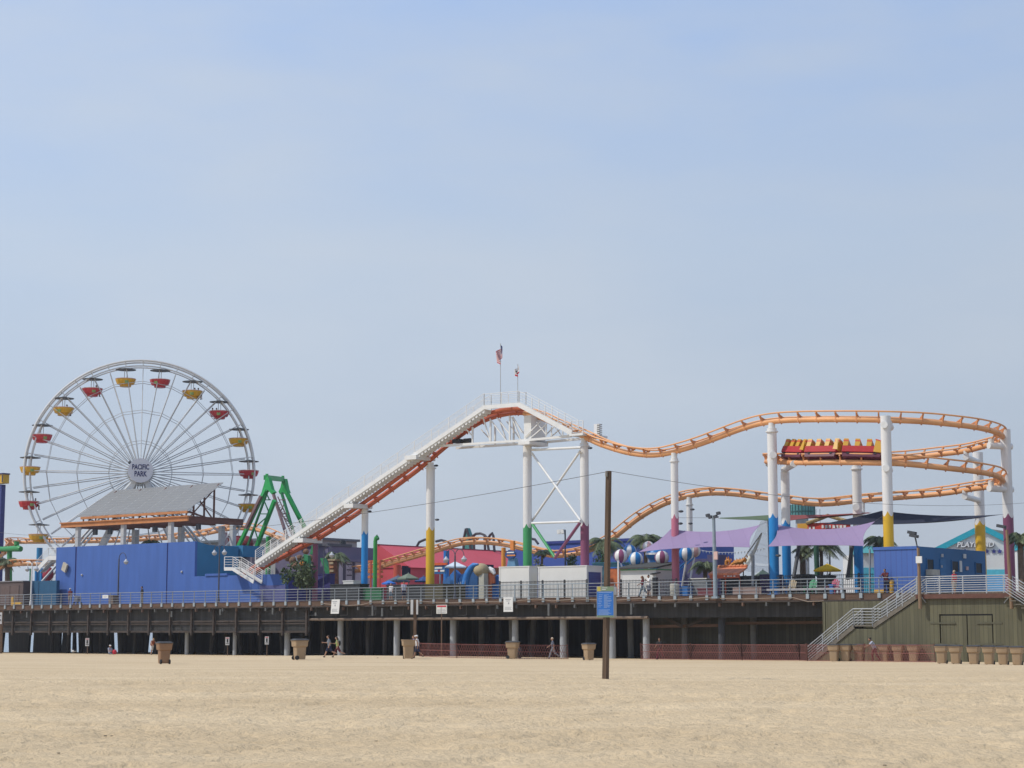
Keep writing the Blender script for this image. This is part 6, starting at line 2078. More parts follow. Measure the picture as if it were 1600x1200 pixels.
# queue clutter behind the mid railing: dark planters, carts
def clutter(name, label, cat, px0, px1, pyt, ly, d, m, lid=None):
    a, b = L(px0, 920, ly).x, L(px1, 920, ly).x
    z = L((px0 + px1) / 2, pyt, ly).z
    t = pthing(name, label, cat, ((a + b) / 2, ly, ZD))
    MB(PM).box((a, ly, ZD), (b, ly + d, z)).build('body', m, t)
    MB(PM).box((a - .05, ly - .05, z + .002), (b + .05, ly + d + .05, z + .09)).build('top', lid or m, t)
    return t
M_DKB = mat('dark planter', (0.035, 0.038, 0.042), rough=0.8, var=0.2)
M_DKG = mat('green painted screen', (0.025, 0.13, 0.055), rough=0.6, var=0.15)
clutter('dark_planter', 'long dark planter box behind the railing left of the blue column', 'planter', 516, 562, 914, 3.0, 1.2, M_DKB)
clutter('green_screen', 'green painted panel wall at the foot of the green post', 'screen', 563, 596, 921, 3.4, 0.3, M_DKG)
clutter('dark_counter', 'dark counter with gear under the patio umbrellas', 'counter', 604, 664, 915, 3.6, 1.4, M_DKB)
clutter('brown_planter', 'brown planter box around the yellow coaster column foot', 'planter', 664, 692, 914, 3.2, 3.0, mat('olive brown planter', (0.085, 0.075, 0.045), rough=0.8, var=0.2))
clutter('dark_wall', 'low dark hedge wall under the second purple sail', 'hedge', 1238, 1264, 899, 12, 1.0, mat('dark hedge', (0.04, 0.045, 0.045), rough=0.9, var=0.3, scale=6, bump=0.6, bscale=9))
clutter('dark_cart', 'dark covered cart under the yellow umbrella', 'cart', 1277, 1296, 901, 3.5, 1.0, M_DKB)
clutter('blue_crate', 'small blue crate under the yellow umbrella', 'crate', 1296, 1301, 915, 2.2, 0.4, mat('crate blue', (0.04, 0.16, 0.45)))
clutter('white_cart', 'white vendor cart with a dark wheel cover beside the blue column', 'cart', 536, 552, 908.5, 4.4, 0.9, M_CONT)
clutter('purple_booth', 'dark purple game booth under the pale green umbrella', 'stall', 1188, 1206, 899, 6.5, 1.6, mat('booth purple', (0.06, 0.04, 0.14), rough=0.6, var=0.2))
clutter('blue_tub', 'blue tub behind the railing beside the pink coaster column', 'tub', 1062, 1074, 918, 1.6, 0.7, mat('tub blue', (0.03, 0.15, 0.42)))
clutter('red_bench', 'dull red bench behind the railing under the first purple sail', 'bench', 1090, 1116, 921, 1.9, 0.6, mat('dull red bench', (0.16, 0.04, 0.05)))
clutter('teal_counter', 'teal roofed stall behind the white container and the wooden pole', 'stall', 926, 968, 880, 14, 3, mat('teal counter', (0.07, 0.22, 0.28), rough=0.6), mat('pale teal roof', (0.12, 0.36, 0.42)))
clutter('lit_green_post', 'bright green pylon behind the wooden pole', 'pylon', 940, 945, 864, 20, 0.5, mat('bright green', (0.06, 0.50, 0.10)))
clutter('orange_stack', 'orange and blue ride panels between the wooden pole and the white kiosk', 'amusement ride', 953, 968, 888, 6, 1.2, mat('ride orange', (0.50, 0.14, 0.05), var=0.3, scale=2), mat('ride blue', (0.03, 0.15, 0.5)))
clutter('grey_vehicle', 'low grey vehicle with a pale roof under the first purple sail', 'vehicle', 1076, 1104, 905, 7, 1.6, mat('grey vehicle paint', (0.20, 0.22, 0.24), rough=0.4, var=0.2, scale=3), M_CONT)
clutter('indigo_wall', 'deep indigo wall behind the purple lift column', 'wall', 484, 516, 898, 8.5, 0.6, mat('indigo stucco', (0.035, 0.032, 0.15), rough=0.75, var=0.08))

# climbing scenery behind the lift: green slanted panels and a painted totem
sc = pthing('slide_scenery', 'green slanting slide panels with brown rock shapes below the lift hill', 'amusement ride', (L(490, 900, 14).x, 14, ZD))
M_SG = mat('slide green', (0.03, 0.20, 0.075), rough=0.5, var=0.15)
M_SB = mat('rock brown', (0.20, 0.11, 0.065), rough=0.85, var=0.35, scale=1.2)
def poly(name, pts_, ly, m, th=0.4, par=None):
    return MB().prism([Rw(a, b, ly) for a, b in pts_], IN * th).build(name, m, par or sc)
poly('panel', [(487, 853), (493, 852), (493, 866), (484, 866)], 14, M_SG)
poly('panel', [(500, 872), (505, 872), (519, 900), (522, 912), (514, 912)], 13, M_SG)
poly('panel', [(474, 866), (481, 868), (482, 890), (470, 882)], 13.5, M_SG)
for c_, r_ in (((478, 862), 5), ((484, 872), 6), ((458, 876), 7), ((450, 872), 6), ((468, 872), 6), ((492, 876), 5), ((462, 884), 7)):
    p = L(c_[0], c_[1], 15)
    w = r_ * (PM @ p).y / F_PX
    MB(PM).ball(p, (w, w, w * 0.9), 9, 6).build('rock', M_SB, sc)
p = L(472, 881, 11)
MB(PM).ball(p, 0.26, 10, 8).build('orange_ball', mat('orange globe', (0.65, 0.22, 0.03), rough=0.4), sc, smooth=True)
for a, b in (((462, 869), (467, 884)), ((474, 868), (470, 876))):
    MB().tube(Rw(*a, 11), Rw(*b, 11), 0.06, n=6).build('pole', M_STEEL, sc)
tm = pthing('carved_totem', 'brown and green carved totem beside the violet building', 'totem', (L(518, 900, 12).x, 12, ZD))
MB().prism([Rw(513, 876, 12), Rw(521, 876, 12), Rw(523, 912, 12), Rw(516, 912, 12)], IN * 0.5).build('shaft', mat('totem brown', (0.17, 0.06, 0.03), rough=0.7, var=0.35, scale=4), tm)
MB().prism([Rw(511.5, 873.5, 11.9), Rw(524, 873.5, 11.9), Rw(523, 876, 11.9), Rw(513, 876, 11.9)], IN * 0.7).build('cap', mat('totem tan', (0.35, 0.27, 0.16)), tm)
for k, py in enumerate((880, 886, 892, 899)):
    p = L(518 + 0.3 * k, py, 11.95)
    MB(PM).box((p.x - .25, 11.88, p.z - .1), (p.x + .25, 11.97, p.z + .12)).build('carving', mat('totem orange' if k % 2 else 'totem tan', (0.4, 0.18, 0.08)), tm)
bf = pthing('orange_balcony', 'orange balustrade tower between the blue column and the green post', 'stall', (L(580, 900, 12).x, 12, ZD))
for k in range(4):
    a, b = L(572, 879.5 + 8 * k, 12), L(594, 875 + 8 * k, 12)
    MB(PM).box((a.x, 12, a.z), (b.x, 12.4, b.z)).build('balustrade', mat('balcony orange', (0.52, 0.16, 0.05), rough=0.6, var=0.2), bf)
for px in (572.5, 580, 587.5, 594):
    p = L(px, 876, 12)
    MB(PM).box((p.x - .1, 11.95, ZD), (p.x + .1, 11.997, p.z)).build('post', mat('balcony red', (0.40, 0.06, 0.04)), bf)
# green pipe post with curled top
gp = pthing('green_post', 'bright green steel post with a curled top beside the blue coaster column', 'post', (L(586, 930, 4.2).x, 4.2, ZD))
m = mat('bright leaf green', (0.035, 0.27, 0.06), rough=0.45, var=0.06)
p = L(586.5, 846, 4.2)
MB(PM).path([(p.x, 4.2, ZD), (p.x, 4.2, p.z), (p.x + .08, 4.2, p.z + .3), (p.x + .25, 4.2, p.z + .42)], 0.18, n=12).build('post', m, gp, smooth=True)
MB(PM).ball((p.x + .28, 4.2, p.z + .25), 0.16, 10, 8).tube((p.x + .2, 4.2, p.z + .4), (p.x + .2, 4.2, p.z + .62), 0.03, n=6).build('finial', M_GRN2, gp, smooth=True)
# ------------------------------------------------------------------ beach stairs and the landing platform at their head
SY0, SY1 = -1.75, -0.42
M_STEP = mat('grey timber step', (0.17, 0.15, 0.12), rough=0.85, var=0.2, scale=3, dirt=0.3)
M_SRAIL = mat('galvanised stair rail', (0.46, 0.48, 0.50), rough=0.45, metal=0.3, var=0.08, scale=4, dirt=0.12)
st = pthing('beach_stairs', 'timber stairs with galvanised bar railings climbing from the sand to the pier deck', 'stairs', (L(1340, 1000, SY0).x, SY0, -0.5))
plat_z = L(1500, 928, SY0 - 0.2).z
s0 = L(1262, 1022, SY0); s1 = L(1334, 976.5, SY0); s2 = L(1364, 976.5, SY0); s3 = L(1434, 932, SY0)
lz = (s1.z + s2.z) / 2
s0 = Vector((s0.x, SY0, -0.55)); s1 = Vector((s1.x, SY0, lz)); s2 = Vector((s2.x, SY0, lz)); s3 = Vector((s3.x, SY0, plat_z))
def flight(a, b, n):
    for k in range(n):
        x0 = a.x + (b.x - a.x) * k / n; x1 = a.x + (b.x - a.x) * (k + 1) / n
        z = a.z + (b.z - a.z) * (k + 1) / n
        MB(PM).box((x0 - 0.02, SY0 + 0.02, z - 0.06), (x1 + 0.05, SY1 - 0.02, z)).build('step', M_STEP, st)
        MB(PM).box((x0, SY0 + 0.06, z - (b.z - a.z) / n - 0.02), (x0 + 0.03, SY1 - 0.06, z - 0.064)).build('riser', M_STEP, st)
    for y in (SY0, SY1):
        MB(PM).bar((a.x, y, a.z - 0.12), (b.x, y, b.z - 0.12), 0.07, 0.26).build('stringer', M_STEP, st)
flight(s0, s1, 13)
flight(s2, s3, 13)
MB(PM).box((s1.x, SY0, lz - 0.10), (s2.x + .05, SY1, lz)).build('landing', M_STEP, st)
RH = 1.12
def run(a, b, y, n, nr=6):
    for k in range(n + 1):
        p = a.lerp(b, k / n)
        MB(PM).tube((p.x, y, p.z - 0.12), (p.x, y, p.z + RH), 0.032, n=6).build('rail_post', M_SRAIL, st)
    for k in range(nr):
        h = RH - (RH - 0.14) * k / (nr - 1)
        MB(PM).tube((a.x, y, a.z + h), (b.x, y, b.z + h), 0.036 if k == 0 else 0.022, n=6).build('rail', M_SRAIL, st)
for y in (SY0 - 0.04, SY1 + 0.02):
    run(s0, s1, y, 3)
    run(s2, s3, y, 3)
run(s1, s2, SY0 - 0.04, 1)
run(s1, s2, SY1 + 0.02, 2)
# platform
pf = pthing('stair_platform', 'timber platform with galvanised bar railings at the head of the beach stairs', 'platform', (s3.x, SY0, plat_z))
pxe = L(1578, 928, SY0 - .2).x
xe = PX1 - 0.5
MB(PM).box((s3.x, SY0 - 0.25, plat_z - 0.16), (xe, -0.32, plat_z)).build('deck', M_STEP, pf)
MB(PM).box((s3.x - .02, SY0 - 0.30, plat_z - 0.30), (xe, SY0 - 0.253, plat_z + 0.01)).build('edge_beam', mat('red brown edge beam', (0.12, 0.055, 0.04), rough=0.8, var=0.2), pf)
n = 4
xs_ = [s3.x + 0.05 + (pxe - s3.x) * k / n for k in range(n + 1)]
for x in xs_:
    MB(PM).tube((x, SY0 - 0.18, plat_z - .1), (x, SY0 - 0.18, plat_z + 1.2), 0.045, n=8).build('rail_post', M_SRAIL, pf)
for k in range(8):
    h = 1.2 - 1.06 * k / 7
    MB(PM).tube((xs_[0], SY0 - 0.18, plat_z + h), (xs_[-1], SY0 - 0.18, plat_z + h), 0.036 if k == 0 else 0.024, n=6).build('rail', M_SRAIL, pf)
# inner rail returning along the stairs' head, slanted
q = MB(PM)
for k in range(7):
    h = 1.12 - 0.98 * k / 6
    MB(PM).tube((s3.x + 0.1, SY1, plat_z + h), (xs_[1] + 0.2, SY1, plat_z + h + 0.0), 0.022, n=6).build('rail', M_SRAIL, pf)
    MB(PM).tube((xs_[1] + 0.1, SY0 + .1, plat_z + h), (s3.x + 0.4, SY1 + .4, plat_z + h - .2), 0.02, n=6).build('rail', M_SRAIL, pf)
MB(PM).tube((xs_[1] + 0.2, SY1, plat_z), (xs_[1] + 0.2, SY1, plat_z + 1.12), 0.04, n=6).build('rail_post', M_SRAIL, pf)
# next flight going down beyond, at the edge
e0 = Vector((pxe + 0.25, SY0, plat_z)); e1 = Vector((pxe + 5.5, SY0, plat_z - 3.3))
st2 = pthing('beach_stairs', 'second flight of beach stairs going down beside the last wooden lamp post', 'stairs', (e0.x, SY0, plat_z))
for y in (SY0 - 0.3, SY0 - 1.7):
    for k in range(6):
        h = 1.12 - 0.98 * k / 5
        MB(PM).tube((e0.x, y, e0.z + h), (e1.x, y, e1.z + h), 0.032 if k == 0 else 0.022, n=6).build('rail', M_SRAIL, st2)
    for k in range(4):
        p = e0.lerp(e1, k / 3)
        MB(PM).tube((p.x, y, p.z), (p.x, y, p.z + 1.12), 0.032, n=6).build('rail_post', M_SRAIL, st2)
for k in range(14):
    p = e0.lerp(e1, (k + .5) / 14)
    MB(PM).box((p.x - .2, SY0 - 1.6, p.z - .2), (p.x + .2, SY0 - .4, p.z - .14)).build('step', M_STEP, st2)


# olive board wall: set back behind the stairs, forward beneath the platform, with a double door
YW = SY0 - 0.02
wall = pthing('board_wall', 'tall olive green vertical board wall closing the pier side behind the bins', 'wall', (lx_r, 0, 0))
dl, dr = L(1468, 985, YW).x, L(1552, 985, YW).x
dt = L(1510, 959.5, YW).z
MB(PM).box((lx_r, -0.3, -1.4), (s3.x + 1.2, -0.02, ZD - 0.56)).build('boards', M_OLIVE, wall)
zt_ = plat_z - 0.31
mb = MB(PM)
mb.box((s3.x + .02, YW, -1.4), (dl, YW + .2, zt_))
mb.box((dl, YW, dt), (dr, YW + .2, zt_))
mb.box((dr, YW, -1.4), (PX1, YW + .2, zt_))
mb.build('boards', M_OLIVE, wall)
MB(PM).prism([(s0.x + .5, SY0 + .05, -1.4), (s3.x + .02, SY0 + .05, -1.4), (s3.x + .02, SY0 + .05, s3.z - .35), (s2.x, SY0 + .05, lz - .27), (s1.x, SY0 + .05, lz - .27), (s0.x + .5, SY0 + .05, -.5)], (0, 0.12, 0)).build('boards', M_OLIVE, wall)
MB(PM).box((lx_r - 0.06, -0.36, -1.4), (lx_r + 0.14, -0.301, ZD - 0.56)).build('corner_post', M_OLIVE, wall)
mid_ = L(1511, 985, YW).x
for a, b in ((dl + .09, mid_ - .04), (mid_ + .04, dr - .09)):
    d = MB(PM).box((a, YW + .04, -1.4), (b, YW + .18, dt - 0.10)).build('door', M_OLIVE, wall)
    hx = a if a < mid_ - 1 else b
    for z in (dt - 0.6, dt - 2.0):
        s = 1 if a < mid_ - 1 else -1
        MB(PM).box((min(hx - s * .75, hx + s * 1.1), YW - .035, z - 0.05), (max(hx - s * .75, hx + s * 1.1), YW - .003, z + 0.05)).build('hinge', mat('olive painted iron', (0.10, 0.095, 0.058)), d)
MB(PM).box((dl - .02, YW + .19, -1.4), (dr + .02, YW + .24, dt + .05)).build('door_recess', mat('dark recess', (0.02, 0.02, 0.03), rough=0.3), wall)

# lamp posts of timber
M_WOOD = mat('weathered pole wood', (0.235, 0.155, 0.095), rough=0.85, var=0.25, scale=3, stretch=(3, 3, 0.25), dirt=0.3)
M_WOODD = mat('dark pole wood', (0.15, 0.095, 0.06), rough=0.85, var=0.3, scale=3, stretch=(3, 3, 0.25), dirt=0.3)
def lamp_post(label, top, bot, ly, w_px, heads, stay):
    a, b = Rw(bot[0], bot[1], ly), Rw(top[0], top[1], ly)
    t = thing('wooden_lamp_post', label, 'lamp post', a, 0)
    r = w_px / 2 * a.y / F_PX
    MB().tube(a, b, r * 1.1, r * 0.85, n=12).build('pole', M_WOOD, t, smooth=True)
    for (hx, hy, dx) in heads:
        p = Rw(hx, hy, ly)
        h = MB()
        h.bar(p + RT * (-0.28), p + RT * 0.28 + Vector((0, 0, -0.12)), 0.34, 0.20)
        h.build('lamp_head', M_LAMP, t)
        MB().path([b + Vector((0, 0, -0.25)), b.lerp(p, 0.5) + Vector((0, 0, 0.15)), p], 0.035, n=6).build('bracket', M_LAMP, t)
    c, d = Rw(*stay[0], ly - 0.05), Rw(*stay[1], ly + 0.3)
    MB().tube(c, d, 0.035, n=6).build('stay_rod', M_STEEL, t)
    return t
lamp_post('wooden lamp post with twin lamp heads rising between the stairs and the blue trailer', (1434.5, 856), (1438, 951), SY0 - 0.45, 5.2, ((1425, 831, 0), (1428, 836, 0)), ((1437, 929), (1447, 942)))
lamp_post('tall wooden lamp post beside the outer purple coaster column', (1573, 828), (1581, 951), SY0 - 0.45, 5.4, ((1564.5, 821, 0),), ((1579, 930), (1569, 942)))
b = Rw(1434.5, 856, SY0 - .62)
o = board('pole_notice', 'small white notice board on the wooden lamp post with twin heads', 1431, 869, 1440, 880, SY0 - .72, M_PLW)

# metal light pole with flood lamps beside the purple sail
mp_ = pthing('metal_light_pole', 'blue grey steel pole with a ring of floodlights standing before the first purple sail', 'lamp post', (L(1117, 930, -0.25).x, -0.25, ZD - 0.4))
a, b = L(1118, 933, -0.28), L(1115, 806, -0.28)
MB(PM).tube(a, b, 0.17, 0.12, n=14).build('pole', M_GREYB, mp_, smooth=True)
MB(PM).box((a.x - .25, -0.45, a.z - .1), (a.x + .25, -0.11, a.z + .05)).build('foot', M_GREYB, mp_)
MB(PM).tube((b.x - .45, -.28, b.z - .1), (b.x + .45, -.28, b.z - .1), 0.04, n=6).build('cross_arm', M_LAMP, mp_)
for dx, dz in ((-0.42, 0.02), (-0.2, -0.12), (0.25, -0.1), (0.52, 0.14)):
    MB(PM).obox((b.x + dx - .13, -.5, b.z + dz - .1), (.26, 0, .06), (0, .24, 0), (-.05, 0, .2)).build('floodlight', M_LAMP, mp_)
p = L(1118, 868, -0.5)
MB(PM).box((p.x - .14, -.55, p.z - .3), (p.x + .18, -.42, p.z + .3)).build('notice', M_GRIM, mp_)

# white slim light masts and street lamps on the deck
def hook_lamp(label, px, py_top, py_bot, ly, m, hook=1, w=0.10, double=False, lamp=True, hk=0.55):
    b = L(px, py_bot, ly); t_ = L(px, py_top, ly)
    t = pthing('street_lamp', label, 'street lamp', (t_.x, ly, ZD))
    MB(PM).tube((t_.x, ly, ZD), (t_.x, ly, t_.z), w, w * .75, n=10).build('pole', m, t, smooth=True)
    MB(PM).tube((t_.x, ly, ZD), (t_.x, ly, ZD + .5), w * 1.7, w * 1.3, n=12).build('base', m, t)
    for s_ in ((1, -1) if double else (hook,)):
        pts_ = [(t_.x + s_ * hk * (1 - math.cos(PI * k / 10)), ly, t_.z - 0.05 + hk * 1.15 * math.sin(PI * k / 10)) for k in range(11)]
        MB(PM).path(pts_, 0.035, n=6).build('hook', m, t, smooth=True)
        ex, ez = pts_[-1][0], pts_[-1][2]
        MB(PM).lathe((ex, ly, ez - 0.55), [(0.05, 0), (0.2, 0.1), (0.26, 0.28), (0.12, 0.42), (0.05, 0.55)], 12).build('lantern', mat('lantern glass', (0.45, 0.47, 0.50), rough=0.3), t, smooth=True)
    return t
hook_lamp('dark street lamp with one hooked lantern before the tall blue wall', 186, 873, 941, 2.4, M_GREYB if False else mat('slate lamp iron', (0.065, 0.07, 0.095), rough=0.5, var=0.1), 1, 0.09)
hook_lamp('dark street lamp with twin hooks seen against the low blue wing', 343, 858, 938, 2.4, MATS['slate lamp iron'], 1, 0.08, True, hk=0.35)
hook_lamp('dark street lamp in front of the tan domed ride', 711, 868, 930, 2.0, MATS['slate lamp iron'], 1, 0.09, True, hk=0.5)
hook_lamp('dark street lamp next to the purple lift column', 506, 862, 932, 2.2, MATS['slate lamp iron'], 1, 0.05, False, hk=0.5)
hook_lamp('white street lamp with twin hooks beside the white stairs', 50, 884, 944, 1.0, M_WHITE, -1, 0.09, True, hk=0.38)
t = pthing('floodlight_mast', 'thin dark mast with white floodlights between the green and the purple column', 'lamp post', (L(882, 900, 14).x, 14, ZD))
p = L(883, 828, 14)
MB(PM).tube((p.x, 14, ZD), (p.x, 14, p.z), 0.07, n=8).build('pole', M_LAMP, t)
for dx in (-0.5, -0.15):
    MB(PM).obox((p.x + dx - .25, 13.8, p.z - .35), (.4, 0, .05), (0, .3, 0), (-.06, 0, .36)).build('floodlight', M_WHITE, t)
t = pthing('white_mast', 'slim white mast standing beside the kiosk with green trim', 'mast', (L(966, 925, 0.6).x, 0.6, ZD))
p = L(966, 876, 0.6)
MB(PM).tube((p.x, .6, ZD), (p.x, .6, p.z), 0.07, 0.06, n=8).build('pole', M_WHITE, t, smooth=True)
MB(PM).tube((p.x, .6, ZD), (p.x, .6, ZD + .06), 0.16, n=10).build('base', M_WHITE, t)

# ------------------------------------------------------------------ far left: brown hut, white stairs, navy tower, pipes
bh = pthing('brown_hut', 'plain brown timber hut with paler panels beside a teal wall', 'hut', (L(15, 940, 4).x, 4, ZD))
a, b = L(-60, 925, 4), L(36, 925, 4)
zt_ = L(15, 909.5, 4).z
M_BRN = mat('dull brown board', (0.115, 0.085, 0.080), rough=0.85, var=0.12, scale=1)
MB(PM).box((a.x, 4, ZD), (b.x, 9, zt_)).build('wall', M_BRN, bh)
MB(PM).box((a.x, 3.9, zt_ + .003), (b.x + .1, 9.1, zt_ + .12)).build('roof', mat('grey hut roof', (0.20, 0.19, 0.20), rough=0.8), bh)
for px0, px1 in ((2, 15), (16.5, 29)):
    u, v = L(px0, 915, 3.97), L(px1, 940, 3.97)
    MB(PM).box((u.x, 3.94, ZD + .15), (v.x, 3.997, u.z)).build('panel', mat('brown panel', (0.135, 0.095, 0.085), rough=0.8), bh)
bw = pthing('teal_wall', 'low dark teal wall beside the brown hut and under the white stairs', 'wall', (L(58, 930, 5).x, 5, ZD))
a, b = L(37, 925, 5), L(88, 925, 5)
MB(PM).box((a.x, 5, ZD), (b.x, 5.4, L(50, 908, 5).z)).build('panel', mat('dark teal wall', (0.02, 0.095, 0.19), rough=0.7, var=0.1), bw)
for px in (44, 52, 60):
    p = L(px, 925, 4.98)
    MB(PM).box((p.x - .04, 4.96, ZD), (p.x + .04, 4.997, L(50, 909, 5).z)).build('batten', mat('teal batten', (0.02, 0.08, 0.16)), bw)
for px, w, c, ly in ((57, 5, (0.02, 0.2, 0.45), 9), (65, 5, (0.03, 0.24, 0.55), 9), (48, 3.5, (0.04, 0.22, 0.14), 10)):
    p = L(px, 889, ly)
    t = pthing('blue_tank' if px > 50 else 'green_pylon', 'bright blue upright tank %s the white stairs' % ('just under' if px == 65 else 'further out beyond') if px > 50 else 'thin green pylon behind the white street lamp', 'tank' if px > 50 else 'pylon', (p.x, ly, ZD))
    r = w / 2 * (PM @ p).y / F_PX
    MB(PM).tube((p.x, ly, ZD), (p.x, ly, p.z), r, n=16).build('shell', mat('tank %d' % px, c, rough=0.4), t, smooth=True)
    MB(PM).ball((p.x, ly, p.z), (r, r, r * .4), 14, 6).build('dome', MATS['tank %d' % px], t, smooth=True)
t = pthing('red_ride', 'deep red curved ride body behind the white stairs', 'amusement ride', (L(76, 900, 9).x, 9, ZD))
p = L(75, 898, 9.5)
MB(PM).ball((p.x, 9.5, p.z), (0.7, 0.6, 0.9), 12, 8).build('shell', mat('deep red shell', (0.32, 0.03, 0.05), rough=0.4), t, smooth=True)
MB(PM).tube((p.x, 9.5, ZD), (p.x, 9.5, p.z - .5), 0.3, n=10).build('pedestal', MATS['deep red shell'], t)
# white stairs to the station
ws = pthing('white_stairs', 'white steel stairs in two flights climbing beside the tall blue building', 'stairs', (L(75, 930, 7).x, 7, ZD))
u0, u1, u2 = L(50, 943, 7.2), L(90, 910, 7.2), L(60, 890, 7.2)
u3 = L(78, 872, 7.2); u4 = L(90, 872, 7.2)
def wbar(a, b, y, w=.08, h=.3):
    MB(PM).bar((a.x, y, a.z), (b.x, y, b.z), w, h).build('stringer', M_WHITE, ws)
def wrail(a, b, y, nr=5, n=2):
    for k in range(nr):
        h = 1.1 - .95 * k / (nr - 1)
        MB(PM).tube((a.x, y, a.z + h), (b.x, y, b.z + h), 0.03 if k == 0 else .02, n=5).build('handrail', M_WHITE, ws)
    for k in range(n + 1):
        p = a.lerp(b, k / n)
        MB(PM).tube((p.x, y, p.z), (p.x, y, p.z + 1.1), .03, n=5).build('rail_post', M_WHITE, ws)
lo0 = Vector((u0.x + .9, 0, ZD)); lo1 = Vector((u1.x + .3, 0, u1.z - .4))
for y in (6.7, 7.7):
    wbar(lo0, lo1, y); wrail(lo0, lo1, y, 6, 3)
for k in range(9):
    p = lo0.lerp(lo1, (k + .5) / 9)
    MB(PM).box((p.x - .15, 6.75, p.z), (p.x + .15, 7.65, p.z + .05)).build('stair_tread', M_WHITE, ws)
hi0 = Vector((u2.x, 0, u2.z - .1)); hi1 = Vector((u3.x, 0, u3.z)); hi2 = Vector((u4.x + .6, 0, u4.z))
for y in (7.0, 8.0):
    wbar(hi0, hi1, y, .08, .45); wbar(hi1, hi2, y, .08, .45)
    wrail(hi0, hi1, y, 6, 2); wrail(hi1, hi2, y, 6, 1)
for k in range(8):
    p = hi0.lerp(hi1, (k + .5) / 8)
    MB(PM).box((p.x - .2, 7.05, p.z), (p.x + .2, 7.95, p.z + .05)).build('stair_tread', M_WHITE, ws)
MB(PM).box((hi1.x, 7.0, hi1.z + .02), (hi2.x, 8.0, hi1.z + .1)).build('landing', M_WHITE, ws)
MB(PM).prism([(hi0.x, 7.4, hi0.z - .25), (hi1.x, 7.4, hi1.z - .25), (hi2.x, 7.4, hi1.z - .25), (hi2.x, 7.4, hi1.z - .5), (hi1.x + .2, 7.4, hi1.z - .5)], (0, .4, 0)).build('soffit', M_CGREY, ws)
q = MB(PM)
for k in range(10):
    x = hi1.x - 1.2 + k * .3
    q.box((x, 8.1, hi1.z + .2), (x + .02, 8.12, hi1.z + 2.0))
for k in range(6):
    z_ = hi1.z + .2 + k * .35
    q.box((hi1.x - 1.2, 8.1, z_), (hi1.x + 1.6, 8.12, z_ + .02))
q.build('safety_grille', M_WHITE, ws)
# navy tower with a yellow head
tw = pthing('drop_tower', 'navy blue tower with a yellow boxed head', 'amusement ride', (L(1, 930, 20).x, 20, ZD))
a, b = L(-14, 757, 20), L(2.5, 757, 20)
MB(PM).box((a.x, 20, ZD), (b.x, 20.6, b.z)).build('mast', mat('tower navy', (0.040, 0.052, 0.20), rough=0.5, var=0.1), tw)
a, b = L(-16, 756.5, 19.8), L(4.5, 741, 19.8)
hd = MB(PM).box((a.x, 19.8, a.z), (b.x, 20.75, b.z)).build('head', mat('tower yellow', (0.62, 0.38, 0.04), rough=0.5, var=0.1), tw)
MB(PM).box((a.x - .1, 19.7, b.z + .003), (b.x + .1, 20.8, b.z + .16)).build('cap', mat('tower navy dark', (0.03, 0.035, 0.12)), tw)
for px in (-2, 3.5):
    p = L(px, 750, 19.78)
    MB(PM).box((p.x - .07, 19.75, a.z + .1), (p.x + .07, 19.797, b.z - .1)).build('corner_strip', MATS['tower navy dark'], hd)
# thick green pipe of a slide
gpz = pthing('green_slide_tube', 'thick green tube bending out from behind the navy tower', 'slide', (L(20, 930, 16).x, 16, ZD))
MB().path([Rw(-30, 858, 17), Rw(4, 858, 16.6), Rw(18, 857.5, 16.4), Rw(29, 857, 16.2), Rw(32.5, 858, 16.2)], 0.4, n=14, radii=[.30, .30, .34, .38, .32]).build('tube', mat('slide tube green', (0.04, 0.27, 0.08), rough=0.4), gpz, smooth=True)
MB().tube(Rw(26, 852, 16.2), Rw(26, 846, 16.2), 0.3, n=12).build('collar', MATS['slide tube green'], gpz)
MB().tube(Rw(15, 861, 16.8), Rw(15, 930, 16.8), 0.3, 0.3, n=12).build('column', MATS['slide tube green'], gpz)

# overhead wires
wp_ = G(945, 1061.5)
PY = wp_.y
def wrun(label, pts, r=0.016):
    wire(label, pts, r)
top = B(951, 737, PY)
import itertools
def cat_(a, b, sag, n=24):
    return [a.lerp(b, k / n) - Vector((0, 0, sag * 4 * (k / n) * (1 - k / n))) for k in range(n + 1)]
wrun('overhead wire running from the wooden pole out past the ferris wheel', cat_(B(949, 737, PY), B(-60, 823, 175), 1.6), 0.011)
wrun('overhead wire running from the wooden pole over the coaster helix to the shore', cat_(B(953, 736, PY), B(1660, 780, 110), 0.75), 0.009)

# ------------------------------------------------------------------ wooden pole with the beach sign
wpole = thing('wooden_pole', 'tall square weathered wooden pole on the sand carrying a blue beach sign', 'pole', wp_, 0)
def pz(px, py):
    return B(px, py, PY)
w = 7.7 * PY / F_PX
yaw = R_(48)
a, b = pz(946, 1064), pz(951, 736)
a.z = wp_.z - 0.2
c, s_ = math.cos(yaw), math.sin(yaw)
ex, ey = Vector((c, s_, 0)) * w * 0.98, Vector((-s_, c, 0)) * w * 0.98
q = MB()
P = []
for base, k in ((a, 1.0), (b, 0.88)):
    for i, j in ((-1, -1), (1, -1), (1, 1), (-1, 1)):
        P.append(base + ex * (i * .5 * k) + ey * (j * .5 * k))
q._add(P, [(0, 3, 2, 1), (4, 5, 6, 7), (0, 1, 5, 4), (1, 2, 6, 5), (2, 3, 7, 6), (3, 0, 4, 7)])
q.build('shaft', mat('old pole timber', (0.105, 0.068, 0.043), rough=0.85, var=0.35, scale=3, stretch=(3, 3, 0.2), dirt=0.5), wpole)
